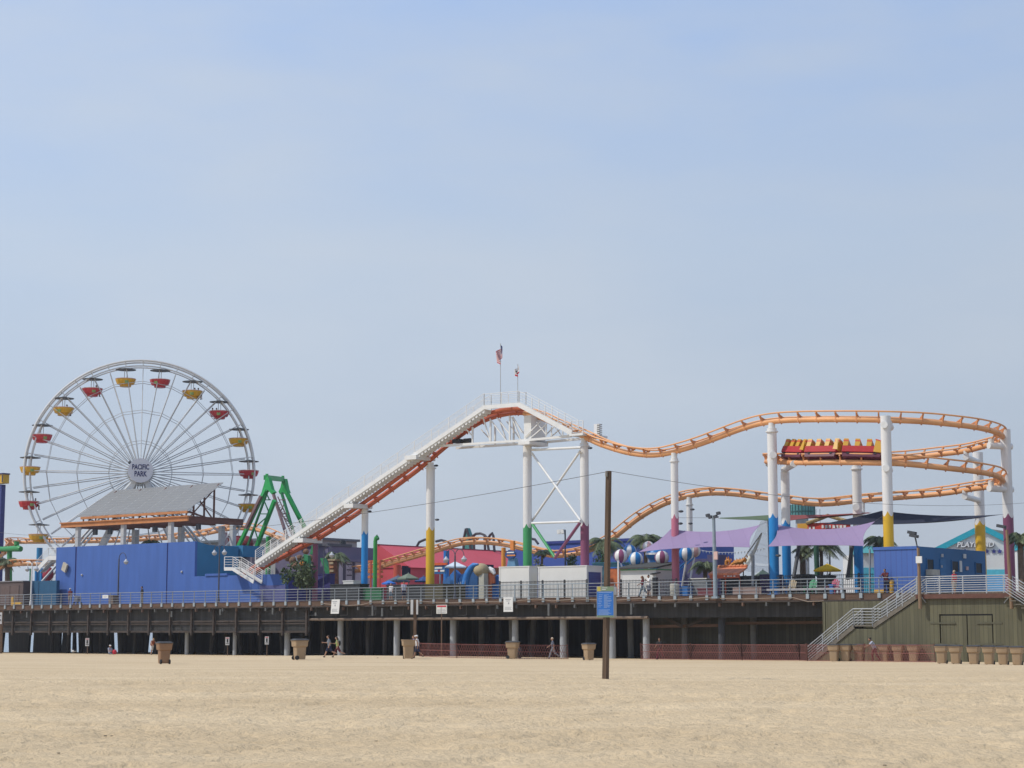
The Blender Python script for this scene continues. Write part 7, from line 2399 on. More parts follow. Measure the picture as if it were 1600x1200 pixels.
MB().bar(b - ex * .75 - Vector((0, 0, .14)), b - ex * .52 - Vector((0, 0, .14)), 0.06, 0.16).tube(b - ex * .72 - Vector((0, 0, .02)), b - ex * .72 - Vector((0, 0, .2)), .05, n=8).build('insulator', mat('grey insulator', (0.25, 0.23, 0.2)), wpole)
# blue sign
M_SBL = mat('sign sky blue', (0.045, 0.22, 0.68), rough=0.4, var=0.02)
M_SGN = mat('sign grey green', (0.26, 0.36, 0.22), rough=0.5, var=0.03)
M_SYE = mat('sign yellow', (0.70, 0.58, 0.12), rough=0.5)
M_SPB = mat('sign pale blue text', (0.40, 0.56, 0.82), rough=0.5)
sg = thing('beach_sign', 'blue beach notice sign with a grey green heading on the wooden pole', 'sign', pz(946, 965) - Vector((0, 0.3, 0)), 0)
SYp = PY - 0.16
def sq(px0, py0, px1, py1, dy, th, m, nm):
    A_, B_ = B(px0, py1, SYp), B(px1, py0, SYp)
    return MB().box((A_.x, SYp - dy - th, A_.z), (B_.x, SYp - dy, B_.z)).build(nm, m, sg)
sq(932.5, 916.5, 959, 964.5, 0, 0.03, mat('sign backing', (0.42, 0.44, 0.42), rough=0.5), 'panel')
sq(939.6, 916.7, 958.9, 923.6, 0.031, 0.004, M_SGN, 'heading')
sq(933.2, 916.7, 938.2, 923.9, 0.031, 0.004, M_SYE, 'corner_mark')
sq(933.0, 924.3, 958.2, 961.4, 0.031, 0.004, M_SBL, 'field')
sq(932.8, 961.8, 958.6, 964.4, 0.031, 0.004, M_SGN, 'footing')
q = MB()
rs = random.Random(2)
def ln(px0, px1, py, h):
    A_, B_ = B(px0, py + h / 2, SYp), B(px1, py - h / 2, SYp)
    q.box((A_.x, SYp - 0.039, A_.z), (B_.x, SYp - 0.036, B_.z))
q2 = q
ln(940.2, 949, 918.6, 1.1); ln(940.2, 946.5, 921.2, 1.5)
q.build('heading_text', M_WHITE, sg)
q = MB()
ln(935, 955.5, 925.8, 0.9)
py = 929.5
while py < 951:
    ln(934 + rs.uniform(0, 1.5), 940.5 + rs.uniform(-1.5, 1), py, 0.7)
    ln(943.5, 955 + rs.uniform(-4, 2), py, 0.6)
    ln(943.5, 953 + rs.uniform(-6, 3), py + 1.2, 0.6)
    py += 2.7
for k in range(5):
    ln(935, 956 - rs.uniform(0, 6), 953 + k * 1.75, 0.75)
q.build('body_text', M_SPB, sg)
# second board fixed to the other side of the pole
M_RAW = mat('grey sign back', (0.36, 0.35, 0.33), rough=0.6, var=0.08)
t = thing('sign_back_board', 'bare grey board and small white plate behind the blue beach sign', 'sign', pz(961, 960), 0)
A_, B_ = B(950, 965, PY + .25), B(963, 919, PY + .25)
MB().box((A_.x, PY + .21, A_.z), (B_.x, PY + .24, B_.z)).build('panel', M_RAW, t)
A_, B_ = B(958.5, 929.5, PY + .18), B(963.4, 917, PY + .18)
MB().box((A_.x, PY + .17, A_.z), (B_.x, PY + .205, B_.z)).build('plate', M_PLW, t)

# notices hung on the pier and posts on the sand
def hung(label, px, py0, py1, wpx, ly, m, tilt=0, rows=None, name='notice_board', hm=None):
    a, b = Rw(px - wpx / 2, py1, ly), Rw(px + wpx / 2, py0, ly)
    t = pthing(name, label, 'notice', (L(px, py1, ly).x, ly, a.z))
    dx = RT * ((b - a).dot(RT)); dz = Vector((0, 0, b.z - a.z)); sk = RT * tilt
    MB().prism([a, a + dx, a + dx + dz + sk, a + dz + sk], IN * 0.03).build('panel', m, t)
    q = MB()
    for (f0, f1, v, h) in rows or []:
        o = a + dx * f0 + dz * v - IN * 0.004
        q.prism([o, o + dx * (f1 - f0), o + dx * (f1 - f0) + dz * h, o + dz * h], IN * 0.003)
    if rows:
        q.build('printed_lines', hm or mat('grey print', (0.30, 0.31, 0.33)), t)
    return t
PR = [(.2, .8, .82, .05), (.3, .7, .72, .04), (.48, .62, .52, .12), (.15, .85, .30, .03), (.15, .8, .22, .03), (.15, .85, .14, .03)]
hung('white notice board tilted on the pier edge below the purple lift column', 523, 936.5, 959, 13, -0.35, M_PLW, 0.12, PR)
hung('white notice board hung on the pier edge below the end of the white containers', 794, 933, 956, 14.5, -0.35, M_PLW, 0, PR)
t = hung('small white warning notice with a red heading on a stake before the pier', 690, 945, 959, 16.5, -1.2, mat('off white sign', (0.60, 0.59, 0.55), rough=0.6), 0, [(.08, .92, .28, .06), (.08, .85, .42, .05), (.08, .9, .10, .06)], 'warning_notice')
a = Rw(690, 952, -1.17)
MB().box((a.x - .05, a.y - .02, -0.9), (a.x + .05, a.y + .05, a.z + .3)).build('stake', M_WOODD, t)
q = MB()
u, v = Rw(683, 948.5, -1.21), Rw(697, 946, -1.21)
q.prism([u, v - Vector((0, 0, v.z - u.z)), v, u + Vector((0, 0, v.z - u.z))], IN * -0.003).build('heading', M_FR, t)

def post_sign(label, px, py_top, py_base, w, plates, m=M_WOODD, name='sign_post'):
    g = G(px, py_base)
    t = thing(name, label, 'sign post', g, 0)
    p = B(px, py_top, g.y)
    hw = w / 2 * g.y / F_PX
    MB().box((g.x - hw, g.y - hw, g.z - .2), (g.x + hw, g.y + hw, p.z)).build('post', m, t)
    for (x0, y0, x1, y1, mm, dy) in plates:
        A_, B_ = B(x0, y1, g.y), B(x1, y0, g.y)
        MB().box((A_.x, g.y - hw - .03 - dy, A_.z), (B_.x, g.y - hw - .002 - dy, B_.z)).build('plate', mm, t)
    return t, g
M_MARK = mat('black symbol', (0.02, 0.02, 0.02))
for px, y0, y1, lab in ((136.5, 997, 1019, 'small white notice sign on a low stake beneath the tall blue building'), (355.5, 995.5, 1016.5, 'small white notice sign on a low stake beneath the low blue wing'), (417, 994.5, 1015.5, 'small white notice sign on a low stake beneath the foot of the lift')):
    post_sign(lab, px, y0 + 1, y1, 1.2, [(px - 3.2, y0, px + 3.2, y0 + 12.5, M_PLW, 0), (px - 1.2, y0 + 3, px + 1.2, y0 + 8.5, M_MARK, .03), (px - 2.2, y0 + 1, px + 2.2, y0 + 2.0, M_FR, .03), (px - 2.3, y0 + 9.6, px + 2.3, y0 + 10.4, M_MARK, .03)])
t, g = post_sign('brown wooden post with two white boards seen edge on in front of the pier columns', 648, 937.5, 1024, 4.6, [], M_WOODD, 'notice_post')
for x0, x1 in ((641.5, 645.6), (650.4, 653.2)):
    A_, B_ = B(x0, 960, g.y - .3), B(x1, 937, g.y - .3)
    MB().box((A_.x, g.y - .35, A_.z), (B_.x, g.y + .25, B_.z)).build('plate', M_PLW, t)
t, g = post_sign('brown wooden post with a white notice cut by the picture edge beside the timber bulkhead', 0.5, 954, 1021, 5.0, [(-12, 957, 4.2, 975, M_PLW, 0), (-8, 961, 2.5, 962, M_MARK, .03), (-8, 968, 2.5, 969.5, M_MARK, .03)], M_WOODD, 'notice_post')
t['label'] = 'brown wooden post with a white notice standing below the navy tower'

# ------------------------------------------------------------------ litter bins
M_BIN = mat('tan bin plastic', (0.36, 0.255, 0.155), rough=0.6, var=0.10, scale=2.5, dirt=0.18)
M_BINB = mat('brown bin plastic', (0.27, 0.155, 0.085), rough=0.6, var=0.12, scale=2.5, dirt=0.18)
M_LID = mat('dark bin lid', (0.055, 0.052, 0.05), rough=0.6, var=0.2, scale=3)
def make_bin(label, m, lid=True):
    t = thing('litter_bin', label, 'litter bin', (0, 0, 0), 0, 'wheeled litter bins on the sand')
    def sec(z, hx, hy, rd=0.08):
        out = []
        for cx, cy, a0 in ((hx - rd, hy - rd, 0), (-hx + rd, hy - rd, 90), (-hx + rd, -hy + rd, 180), (hx - rd, -hy + rd, 270)):
            for k in range(4):
                a = R_(a0 + 30 * k)
                out.append((cx + rd * math.cos(a), cy + rd * math.sin(a), z))
        return [(a * .84, b * .84, c) for a, b, c in out]
    def loft(secs, nm, mm, par):
        n = len(secs[0])
        P = [p for s2 in secs for p in s2]
        F_ = [tuple(range(n - 1, -1, -1)), tuple(range((len(secs) - 1) * n, len(secs) * n))]
        for j in range(len(secs) - 1):
            F_ += [(j * n + i, j * n + (i + 1) % n, (j + 1) * n + (i + 1) % n, (j + 1) * n + i) for i in range(n)]
        q = MB(); q._add(P, F_)
        return q.build(nm, mm, par, local=True, smooth=True)
    loft([sec(0.03, .285, .30), sec(0.10, .30, .32), sec(0.70, .325, .35), sec(0.74, .395, .425), sec(0.78, .405, .435), sec(1.02, .425, .455), sec(1.025, .455, .485), sec(1.07, .455, .485)], 'body', m, t)
    if lid:
        loft([sec(1.075, .475, .505), sec(1.11, .475, .505), sec(1.17, .33, .37)], 'lid', M_LID, t)
        MB().tube((-.26, .40, 1.08), (.26, .40, 1.08), .025, n=8).build('handle', M_LID, t, local=True)
    for x in (-.23, .23):
        MB().tube((x - .04, .25, .12), (x + .04, .25, .12), .12, n=14).build('wheel', M_RUB, t, local=True)
    MB().tube((-.25, .25, .12), (.25, .25, .12), .02, n=6).build('axle', M_STEEL, t, local=True)
    return t
bn = {}
def bin_at(label, px, py_base, hpx, m, lid, rz, ly=None):
    key = (m.name, lid)
    g = G(px, py_base) if ly is None else None
    if g is None:
        p = PM @ Vector((L(px, 1020, ly).x, ly, 0))
        g = Vector((p.x, p.y, gz(p.x, p.y)))
    h = hpx * g.y / F_PX
    sc_ = h / (1.17 if lid else 1.07)
    if key not in bn:
        t = make_bin(label, m, lid)
        t.location = g; t.rotation_euler = (0, 0, rz); t.scale = (sc_,) * 3
        bn[key] = t
    else:
        t = copy_thing(bn[key], g, rz, label, None, sc_)
    return t
bin_at('brown wheeled litter bin with its lid propped up, alone on the sand nearest the camera', 256, 1037.5, 34.5, M_BINB, True, R_(205))
bin_at('tan wheeled litter bin with a dark lid beside the walking couple', 468, 1031, 32.5, M_BIN, True, R_(120))
bin_at('tan open litter bin in front of the man in a white vest', 638, 1029.5, 29.5, M_BIN, False, R_(10))
bin_at('tan litter bin next to a black sack behind the red mesh fence', 801, 1029.5, 27.5, M_BIN, True, R_(70))
bin_at('tan litter bin standing alone near the wooden pole', 920, 1031.5, 26.5, M_BIN, True, R_(30))
tag(MB().ball(G(812, 1029) + Vector((0, .2, .42)), (0.22, 0.26, 0.46), 10, 8).build('rubbish_sack', M_RUB, None, smooth=True), 'black rubbish sack leaning on the tan bin by the mesh fence', 'sack')
k = 0
BL = {1304: 'tan bin behind the mesh fence nearest the stair foot', 1322: 'tan bin behind the mesh fence just past the stair foot', 1342.5: 'tan bin next to the stooping person behind the mesh fence', 1382: 'tan bin just beyond the stooping person behind the mesh fence', 1404: 'tan bin in the middle of the three behind the mesh fence', 1428: 'tan bin last of those behind the mesh fence', 1472: 'tan bin at the end of the red mesh fence', 1494: 'tan bin second from the end of the mesh fence, before the double door', 1522: 'tan bin under the double door edge with a gap before it', 1546: 'tan bin just beyond the hinge of the double door', 1568: 'tan bin next to the last in the row along the olive wall', 1590: 'tan bin last in the row along the olive wall'}
for px, lab in BL.items():
    fenced = px < 1450
    bin_at(lab, px, 1033.5 if fenced else 1037 + (px - 1472) * .02, 27 if fenced else 29.5, M_BIN, True, R_(-28 + (px * 7) % 14), None)

# ------------------------------------------------------------------ red mesh fences
M_MESH = mat('red brown mesh', (0.25, 0.095, 0.080), rough=0.8, var=0.15)
M_STK = mat('rust stake', (0.14, 0.06, 0.045), rough=0.8, var=0.2)
def mesh_fence(label, pts_, h, pitch=0.14, slant=1.0, ww=0.026):
    """pts_: px, py of the foot; diagonal slats in two layers between stakes"""
    P = [G(p[0], p[1], -1.1 if p[0] < 1255 else -3.3) for p in pts_]
    t = thing('mesh_fence', label, 'fence', P[0], 0)
    q = MB()
    for a, b in zip(P, P[1:]):
        d = b - a
        ln_ = Vector((d.x, d.y, 0)).length
        u = d / ln_
        nrm = Vector((u.y, -u.x, 0))
        x = 0.0
        while x < ln_:
            for s2 in (1, -1):
                x1 = min(max(x + s2 * h * 0.45 * slant, 0), ln_)
                f = abs(x1 - x) / max(1e-6, h * 0.45 * slant)
                p0 = a + u * x + nrm * (0.008 * s2)
                hh = h * min(1.0, f) if f > 0.02 else h
                p1 = a + u * x1 + Vector((0, 0, hh)) + nrm * (0.008 * s2)
                wv = u * ww * 0.5
                q._add([p0 - wv, p0 + wv, p1 + wv, p1 - wv], [(0, 1, 2, 3)])
            x += pitch
        for z_ in (0.04, h * .5, h - 0.02):
            q.bar(a + Vector((0, 0, z_)), b + Vector((0, 0, z_)), 0.012, 0.035)
    q.build('mesh', M_MESH, t)
    for a, b in zip(P, P[1:]):
        n = max(1, round((b - a).length / 5.5))
        for k in range(n + 1):
            p = a.lerp(b, k / n)
            dx = random.uniform(-.12, .12)
            MB().bar(p - Vector((0, 0, .2)), p + Vector((dx, 0, h + .08)), .05, .05).build('stake', M_STK, t)
    return t
mesh_fence('short red brown mesh fence on the sand before the concrete columns', [(656, 1026), (714, 1028), (800, 1029.5), (888, 1030)], 1.05, 0.19)
mesh_fence('long red brown mesh fence on the sand ending at the bin row', [(1002, 1029.5), (1080, 1031), (1160, 1031.5), (1250, 1031), (1262, 1032), (1350, 1033), (1462, 1035)], 1.15, 0.15)

# ------------------------------------------------------------------ people
SKIN = mat('skin', (0.42, 0.24, 0.16), rough=0.6, var=0.05)
SKIN2 = mat('tanned skin', (0.30, 0.16, 0.10), rough=0.6, var=0.05)
def cloth(nm, c):
    return mat('cloth ' + nm, c, rough=0.85, var=0.10, scale=12)
def remesh(o, v):
    m = o.modifiers.new('one surface', 'REMESH')
    m.mode = 'VOXEL'
    m.voxel_size = v
    m.use_smooth_shade = True
    return o
def limb(q, pts_, rad):
    q.path(pts_, 0.1, n=10, radii=rad)
    for p, r in zip(pts_, rad):
        q.ball(p, r, 10, 6)
POSES = {
    # hip angle, knee bend for each leg (front, back), arms: shoulder swing, elbow bend
    'walk': dict(legs=((24, 8), (-22, 28)), arms=((-22, 25), (26, 30)), lean=4),
    'stride': dict(legs=((32, 12), (-28, 40)), arms=((-30, 50), (34, 60)), lean=8),
    'stand': dict(legs=((3, 2), (-3, 2)), arms=((4, 12), (-4, 14)), lean=0),
    'phone': dict(legs=((4, 2), (-4, 3)), arms=((30, 100), (2, 14)), lean=2),
    'leaning': dict(legs=((6, 4), (-8, 6)), arms=((48, 40), (44, 42)), lean=16),
    'stoop': dict(legs=((20, 24), (-14, 22)), arms=((38, 20), (20, 30)), lean=26),
    'sit': dict(legs=((82, 84), (78, 80)), arms=((34, 50), (30, 60)), lean=-4),
}
def person(label, loc, rz, pose, top, bottom, skin=SKIN, hair=(0.06, 0.04, 0.03), height=1.72, shorts=True, sleeves=True, cap=None, long_hair=False, pack=None, skirt=False, shoes=True, seat_z=None):
    t = thing('person', label, 'person', loc, rz)
    k = height / 1.74
    ps = POSES[pose]
    V3 = lambda x, y, z: Vector((x, y, z)) * k
    ln_ = R_(ps['lean'])
    def tors(x, y, z):                              # torso point leaned forward (-y) about the hips
        dz = z - 0.94
        return V3(x, y - math.sin(ln_) * dz, 0.94 + math.cos(ln_) * dz)
    hipz = 0.92
    feet = []
    legs = []
    for i, (sx, (ha, kb)) in enumerate(zip((-1, 1), ps['legs'])):
        h, kn = R_(ha), R_(ha - kb)
        hp = Vector((sx * 0.095, 0, hipz))
        kp = hp + Vector((sx * 0.01, -math.sin(h) * 0.43, -math.cos(h) * 0.43))
        ap = kp + Vector((0, -math.sin(kn) * 0.41, -math.cos(kn) * 0.41))
        legs.append((hp, kp, ap))
    low = min(l[2].z for l in legs) - 0.075
    dz = -low if seat_z is None else 0.0
    if seat_z is not None:
        dz = seat_z - hipz + 0.10
    off = Vector((0, 0, dz)) * k
    B_, C_, S_ = MB(), MB(), MB()
    body = MB()
    Z = lambda p: Vector(p) * k + off
    T = lambda x, y, z: tors(x, y, z) + off
    # trunk, neck, head in one with limbs
    for x in (-1, 1):
        body.path([T(x * .06, 0, .90), T(x * .07, 0, 1.05), T(x * .085, 0.01, 1.25), T(x * .08, 0.01, 1.38)], .1, n=10, radii=[.115 * k, .105 * k, .115 * k, .085 * k])
        body.ball(T(x * .07, 0, .93), (.105 * k, .11 * k, .11 * k), 10, 8)
    limb(body, [T(-.16, 0.01, 1.42), T(.16, 0.01, 1.42)], [.062 * k, .062 * k])
    limb(body, [T(0, 0.01, 1.40), T(0, -0.005, 1.53)], [.06 * k, .05 * k])
    hd = T(0, -0.02, 1.64)
    body.ball(hd, (.076 * k, .095 * k, .112 * k), 14, 10)
    body.ball(hd + Vector((0, -.03, -.065)) * k, (.055 * k, .06 * k, .05 * k), 10, 8)
    body.ball(hd + Vector((0, -.10, -.015)) * k, (.014 * k, .022 * k, .022 * k), 8, 6)        # nose
    for x in (-1, 1):
        body.ball(hd + Vector((x * .078, .0, -.01)) * k, (.014 * k, .024 * k, .034 * k), 8, 6)  # ears
    arms = []
    for i, (sx, (sa, eb)) in enumerate(zip((1, -1), ps['arms'])):
        a, e = R_(sa + ps['lean'] * .4), R_(sa + eb + ps['lean'] * .4)
        sp_ = T(sx * .19, 0.01, 1.41)
        ep = sp_ + Vector((sx * .035, -math.sin(a) * .29, -math.cos(a) * .29)) * k
        wpn = ep + Vector((-sx * .01, -math.sin(e) * .25, -math.cos(e) * .25)) * k
        d = (wpn - ep).normalized()
        limb(body, [sp_, ep, wpn], [.052 * k, .040 * k, .028 * k])
        arms.append((sp_, ep, wpn))
        palm_c = wpn + d * .045 * k
        sd_ = d.cross(Vector((1, 0, 0))).normalized() if abs(d.x) < .9 else Vector((0, 1, 0))
        fw = sd_
        body.path([wpn, palm_c, palm_c + d * .03 * k], .03, n=8, radii=[.026 * k, .034 * k, .034 * k])
        for f in range(4):
            b0 = palm_c + d * .035 * k + fw * (f - 1.5) * .019 * k
            l_ = (.060, .070, .066, .052)[f] * k
            cu = Vector((-sx * .02, 0, 0)) * k
            body.path([b0, b0 + d * l_ * .55, b0 + d * l_ + cu], .01, n=6, radii=[.0105 * k, .0100 * k, .0085 * k])
        tb = palm_c + fw * (-1.6) * .019 * k
        body.path([tb - d * .02 * k, tb + (d * .6 - fw * .7).normalized() * .035 * k, tb + (d - fw * .5).normalized() * .062 * k], .01, n=6, radii=[.013 * k, .011 * k, .009 * k])
    for hp, kp, ap in legs:
        hp, kp, ap = Z(hp), Z(kp), Z(ap)
        limb(body, [hp, hp.lerp(kp, .5), kp, kp.lerp(ap, .35), ap], [.092 * k, .080 * k, .058 * k, .056 * k, .040 * k])
        ft = ap + Vector((0, -.11, -.035)) * k
        body.path([ap + Vector((0, .04, -.045)) * k, ap + Vector((0, -.05, -.04)) * k, ft], .04, n=8, radii=[.036 * k, .040 * k, .030 * k])
        feet.append((ap, ft))
    remesh(body.build('body', skin, t, local=True), 0.0125)
    # clothes
    q = MB()
    for x in (-1, 1):
        q.path([T(x * .06, 0, .88), T(x * .072, 0, 1.05), T(x * .09, 0.01, 1.25), T(x * .085, 0.01, 1.40)], .1, n=10, radii=[.128 * k, .118 * k, .130 * k, .095 * k])
    limb(q, [T(-.165, 0.01, 1.415), T(.165, 0.01, 1.415)], [.076 * k, .076 * k])
    if sleeves:
        for sp_, ep, wpn in arms:
            limb(q, [sp_, sp_.lerp(ep, .62)], [.070 * k, .062 * k])
    remesh(q.build('shirt', top, t, local=True), 0.016)
    q = MB()
    q.ball(T(0, 0, .93), (.185 * k, .135 * k, .12 * k), 12, 8)
    for hp, kp, ap in legs:
        hp, kp, ap = Z(hp), Z(kp), Z(ap)
        if skirt or shorts:
            limb(q, [hp, hp.lerp(kp, .85)], [.116 * k, .10 * k])
        else:
            limb(q, [hp, kp, kp.lerp(ap, .9)], [.112 * k, .082 * k, .068 * k])
    remesh(q.build('skirt' if skirt else ('shorts' if shorts else 'trousers'), bottom, t, local=True), 0.016)
    if shoes:
        for ap, ft in feet:
            q = MB()
            q.path([ap + Vector((0, .055, -.045)) * k, ap + Vector((0, -.05, -.04)) * k, ft + Vector((0, -.01, 0))], .05, n=8, radii=[.044 * k, .046 * k, .036 * k])
            q.build('shoe', cloth('dark shoe', (0.05, 0.045, 0.045)), t, local=True)
    hm = mat('hair %.2f %.2f' % (hair[0], hair[1]), hair, rough=0.7, var=0.2, scale=20)
    q = MB()
    q.ball(hd + Vector((0, .018, .028)) * k, (.086 * k, .098 * k, .100 * k), 14, 8)
    if long_hair:
        q.path([hd + Vector((0, .06, .03)) * k, hd + Vector((0, .10, -.08)) * k, hd + Vector((0, .11, -.24)) * k], .05, n=8, radii=[.075 * k, .08 * k, .05 * k])
    q.build('hair', hm, t, local=True, smooth=True)
    if cap:
        q = MB()
        q.ball(hd + Vector((0, .01, .055)) * k, (.094 * k, .108 * k, .075 * k), 14, 8)
        q.path([hd + Vector((0, -.06, .045)) * k, hd + Vector((0, -.16, .03)) * k], .03, n=8, radii=[.07 * k, .05 * k])
        q.build('cap', cap, t, local=True, smooth=True)
    if pack:
        q = MB()
        q.ball(T(0, .19, 1.22), (.15 * k, .10 * k, .22 * k), 12, 8)
        tag(q.build('backpack', pack, t, local=True, smooth=True), 'dark backpack')
    return t
def bp(px, py_base):
    return G(px, py_base)
def ht(px, py0, py1):
    g = G(px, py1)
    return (py1 - py0) * g.y / F_PX
LEFT = -PI / 2                                      # facing -X
RIGHT = PI / 2
W_ = cloth('white', (0.68, 0.67, 0.66)); GRY = cloth('grey', (0.20, 0.22, 0.25)); NVY = cloth('navy', (0.02, 0.025, 0.06)); MAR = cloth('maroon', (0.12, 0.02, 0.03)); GRN = cloth('lime', (0.32, 0.42, 0.14)); BLK = cloth('black', (0.018, 0.018, 0.02)); PUR = cloth('violet', (0.14, 0.12, 0.38)); PLD = cloth('pale plaid', (0.38, 0.40, 0.48)); RED = cloth('red', (0.55, 0.03, 0.05)); SLT = cloth('slate', (0.12, 0.13, 0.17)); JN = cloth('jeans', (0.10, 0.15, 0.20))
person('man in a grey shirt and navy shorts striding along the sand ahead of a woman', bp(514.5, 1027), LEFT, 'stride', GRY, NVY, SKIN, (0.07, 0.04, 0.025), 1.72)
person('woman in a lime top with a dark backpack striding behind the man on the sand', bp(527.5, 1027), LEFT, 'stride', GRN, MAR, SKIN, (0.04, 0.025, 0.02), 1.62, sleeves=False, pack=BLK, long_hair=True)
person('man in a white vest and pale cap walking close beside a woman in violet', bp(652, 1028.5), R_(-100), 'walk', W_, NVY, SKIN2, (0.4, 0.36, 0.3), 1.74, sleeves=False, cap=W_)
person('woman in a violet top and black trousers walking just behind the tan bin', bp(646, 1027.5), R_(-80), 'stand', PUR, BLK, SKIN, (0.28, 0.12, 0.05), 1.62, shorts=False)
person('pale haired person in grey walking past the end of the short mesh fence', bp(864, 1029.5), LEFT, 'walk', SLT, GRY, SKIN, (0.55, 0.45, 0.32), 1.66, shorts=False)
person('long haired woman in a white skirt perched beside the nearest brown bin', bp(237, 1019), R_(40), 'stoop', cloth('rust top', (0.30, 0.08, 0.04)), W_, SKIN, (0.35, 0.22, 0.10), 1.66, sleeves=False, long_hair=True, skirt=True)
person('person in a white cap sitting on the sand under the pier beside a bag', ground_at(172, G(172, 1018).y), R_(50), 'sit', PLD, SLT, SKIN, (0.1, 0.07, 0.05), 1.7, cap=W_, seat_z=0.0)
tag(MB().ball(ground_at(179, G(172, 1018).y - .3) + Vector((0, 0, .22)), (.22, .2, .25), 10, 8).build('red_bag', RED, None, smooth=True), 'red bag on the sand beside the sitting person', 'bag')
person('dark haired man in a pale shirt stooping behind the mesh fence by the bins', G(1367, 1032.5, -2.95), LEFT, 'stoop', PLD, MAR, SKIN2, (0.015, 0.012, 0.012), 1.72, shorts=False)
person('person in black standing behind the mesh fence under the pier bay', bp(1031, 1030), R_(-30), 'walk', BLK, MAR, SKIN2, (0.06, 0.03, 0.02), 1.66, shorts=False)
def on_deck(px, ly):
    p = PM @ Vector((L(px, 920, ly).x, ly, 0))
    return Vector((p.x, p.y, ZD))
person('person in a dark top and pale cap beside a pushchair before the tall blue wall', on_deck(110, 1.5), R_(-20), 'stand', MAR, cloth('khaki', (0.26, 0.23, 0.18)), SKIN2, (0.05, 0.03, 0.02), 1.7, cap=W_)
person('person in a black top and khaki trousers standing against the tall blue wall', on_deck(222, 1.6), R_(-60), 'stand', BLK, MATS['cloth khaki'], SKIN2, (0.02, 0.015, 0.012), 1.72, shorts=False)
person('woman in a dark red top and jeans walking past the white kiosk', on_deck(1004.5, 0.7), LEFT, 'walk', MAR, JN, SKIN2, (0.16, 0.08, 0.05), 1.66, shorts=False, long_hair=True)
person('person in a white patterned shirt and dark shorts beside the white kiosk', on_deck(1014, 0.8), R_(-70), 'phone', W_, SLT, SKIN2, (0.02, 0.015, 0.012), 1.68)
person('person in a maroon top leaning on the railing beside the yellow bollard', on_deck(1385, 0.28), R_(-35), 'leaning', MAR, NVY, SKIN2, (0.03, 0.02, 0.02), 1.72, shorts=False)
pp = PM @ Vector((L(1491, 900, -1.0).x, -1.0, 0))
person('person in a red shirt standing on the platform before the blue trailer', (pp.x, pp.y, plat_z), R_(-140), 'stand', RED, cloth('tan', (0.33, 0.26, 0.2)), SKIN, (0.40, 0.30, 0.20), 1.62)
person('person with a pale top seated by the slate blue umbrella', on_deck(611, 2.2), R_(-30), 'stand', W_, JN, SKIN, (0.30, 0.16, 0.08), 1.5, long_hair=True)
person('person in a grey shirt behind the railing under the grey green umbrella', on_deck(631, 2.4), R_(10), 'stand', PLD, NVY, SKIN2, (0.03, 0.02, 0.02), 1.66)
person('person in a black shirt on the lower flight of the white stairs', on_deck(78, 7.2), R_(-60), 'walk', BLK, NVY, SKIN2, (0.02, 0.02, 0.02), 1.7)
# pushchair
t = pthing('pushchair', 'dark folding pushchair beside the person in a pale cap', 'pushchair', (L(121, 935, 1.5).x, 1.5, ZD))
x = L(121, 935, 1.5).x
for dx in (-.3, .32):
    for y in (1.3, 1.75):
        MB(PM).tube((x + dx, y - .03, ZD + .14), (x + dx, y + .03, ZD + .14), .14, n=14).build('wheel', M_RUB, t)
MB(PM).prism([(x - .3, 1.3, ZD + .3), (x + .25, 1.3, ZD + .35), (x + .3, 1.3, ZD + .75), (x - .1, 1.3, ZD + .95), (x - .3, 1.3, ZD + .5)], (0, .45, 0)).build('seat', SLT, t)
MB(PM).path([(x + .32, 1.35, ZD + .14), (x - .2, 1.35, ZD + .75), (x - .5, 1.35, ZD + 1.0)], .02, n=6).path([(x + .32, 1.7, ZD + .14), (x - .2, 1.7, ZD + .75), (x - .5, 1.7, ZD + 1.0)], .02, n=6).build('frame', M_STEEL, t)
# riders in the gondolas: one seated figure, repeated
rid = {-27: [(.45, 0)], -45: [(.4, 0)], 27: [(.3, 0), (.7, .1)], 45: [(-.75, 0), (-.3, .1)], -99: [(.75, 0)]}
RL = {-27: 'the second red gondola side anticlockwise from the top', -45: 'the third gondola anticlockwise from the top', 27: 'the second gondola clockwise from the top', 45: 'the third gondola clockwise from the top', -99: 'the sixth gondola anticlockwise from the top'}
proto_r = None
for a, lst in rid.items():
    for j, (dx, dy) in enumerate(lst):
        p = gondola_at[a] + (WM.to_3x3() @ Vector((dx, dy - .1, -1.95)))
        who = {-27: 'dark haired rider in the second gondola anticlockwise from the wheel top', -45: 'dark haired rider in the third gondola anticlockwise from the wheel top', -99: 'dark haired rider in the sixth gondola anticlockwise from the wheel top', 27: ('inner' if j == 0 else 'outer') + ' of two riders in the second gondola clockwise from the wheel top', 45: ('outer' if j else 'inner') + ' of two riders in the third gondola clockwise from the wheel top'}[a]
        if proto_r is None:
            proto_r = person(who, p, wyaw + 1.2, 'sit', BLK, NVY, SKIN2, (0.02, 0.015, 0.012), 1.6, seat_z=0.0)
            proto_r['group'] = 'riders on the ferris wheel'
        else:
            copy_thing(proto_r, p, wyaw + 1.2 + j, who, 'riders on the ferris wheel')
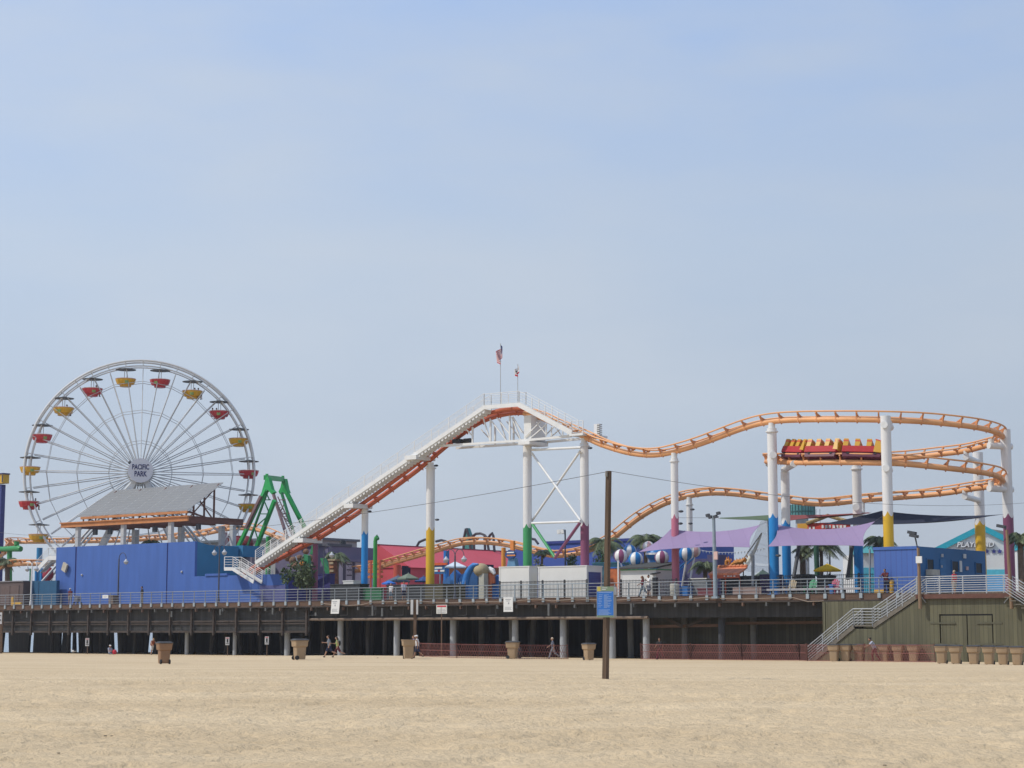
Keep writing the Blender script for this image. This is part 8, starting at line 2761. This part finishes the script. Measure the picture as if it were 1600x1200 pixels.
# gull on the sand
g = G(114.5, 1018.5)
t = thing('gull', 'white gull with a black tail standing on the sand before the pier piles', 'bird', g, R_(160))
q = MB()
q.ball((0, 0, .28), (.20, .10, .10), 12, 8)
q.path([(.14, 0, .32), (.20, 0, .40), (.22, 0, .44)], .05, n=8, radii=[.08, .055, .05])
q.ball((.235, 0, .45), (.055, .045, .045), 10, 8)
q.path([(.27, 0, .45), (.33, 0, .435)], .015, n=6, radii=[.018, .006])
q.path([(-.15, 0, .28), (-.32, 0, .25)], .05, n=8, radii=[.07, .02])
for y in (-.04, .04):
    q.path([(.02, y, .22), (.0, y, .10), (.02, y, .0)], .012, n=6)
remesh(q.build('body', mat('gull white', (0.62, 0.62, 0.62), rough=0.8), t, local=True), .012)
MB().ball((-.12, 0, .315), (.18, .085, .06), 10, 6).build('wing', mat('gull dark', (0.05, 0.05, 0.055), rough=0.8), t, local=True, smooth=True)
# a few dark scraps of weed and litter on the sand
rs = random.Random(9)
for px, py, s2 in ((154, 1111.5, .10), (36, 1130, .07), (166, 1150, .07), (175, 1150, .05), (92, 1177, .06), (1037, 1129, .05), (1138, 1163, .05), (588, 1158, .05), (746, 1077, .09), (590, 1028, .14), (1319, 1129, .06), (845, 1053, .07), (1382, 1196, .05), (1500, 1122, .07)):
    g = G(px, py)
    q = MB()
    s2 *= 0.6
    for k in range(5):
        q.ball(g + Vector((rs.uniform(-s2, s2) * .6, rs.uniform(-s2, s2) * .6, s2 * .1)), (s2 * rs.uniform(.2, .45), s2 * rs.uniform(.2, .45), s2 * .22), 7, 5)
    tag(q.build('seaweed_scrap', mat('dark weed', (0.15, 0.12, 0.085), rough=0.9), None), 'small dark scrap of dry seaweed lying on the open sand', 'seaweed', 'scraps of dry seaweed on the sand')

# small placard and litter box on the outer railing
hung('small white placard tied to the railing before the tall blue wall', 164.5, 929.5, 935, 9, -0.12, M_PLW, 0, [(.15, .85, .6, .1), (.2, .7, .3, .1)], 'placard')
clutter('brown_litter_box', 'square brown litter box behind the railing under the hooked street lamp', 'litter bin', 170, 177, 931, 1.4, 0.7, mat('brown litter box', (0.16, 0.12, 0.10), rough=0.8, var=0.15))
# ------------------------------------------------------------------ thin sea haze over the beach and the pier
hm_ = bpy.data.materials.new('sea haze')
hm_.use_nodes = True
t_ = hm_.node_tree
t_.nodes.clear()
o_ = t_.nodes.new('ShaderNodeOutputMaterial')
v_ = t_.nodes.new('ShaderNodeVolumePrincipled')
v_.inputs['Color'].default_value = (0.95, 0.97, 1.0, 1)
v_.inputs['Density'].default_value = 0.00017
v_.inputs['Anisotropy'].default_value = 0.2
t_.links.new(v_.outputs[0], o_.inputs['Volume'])
hz_ = MB().box((-9100, -450, -5.2), (9100, 12600, 60)).build('haze', hm_, None)
hz_['kind'] = 'stuff'
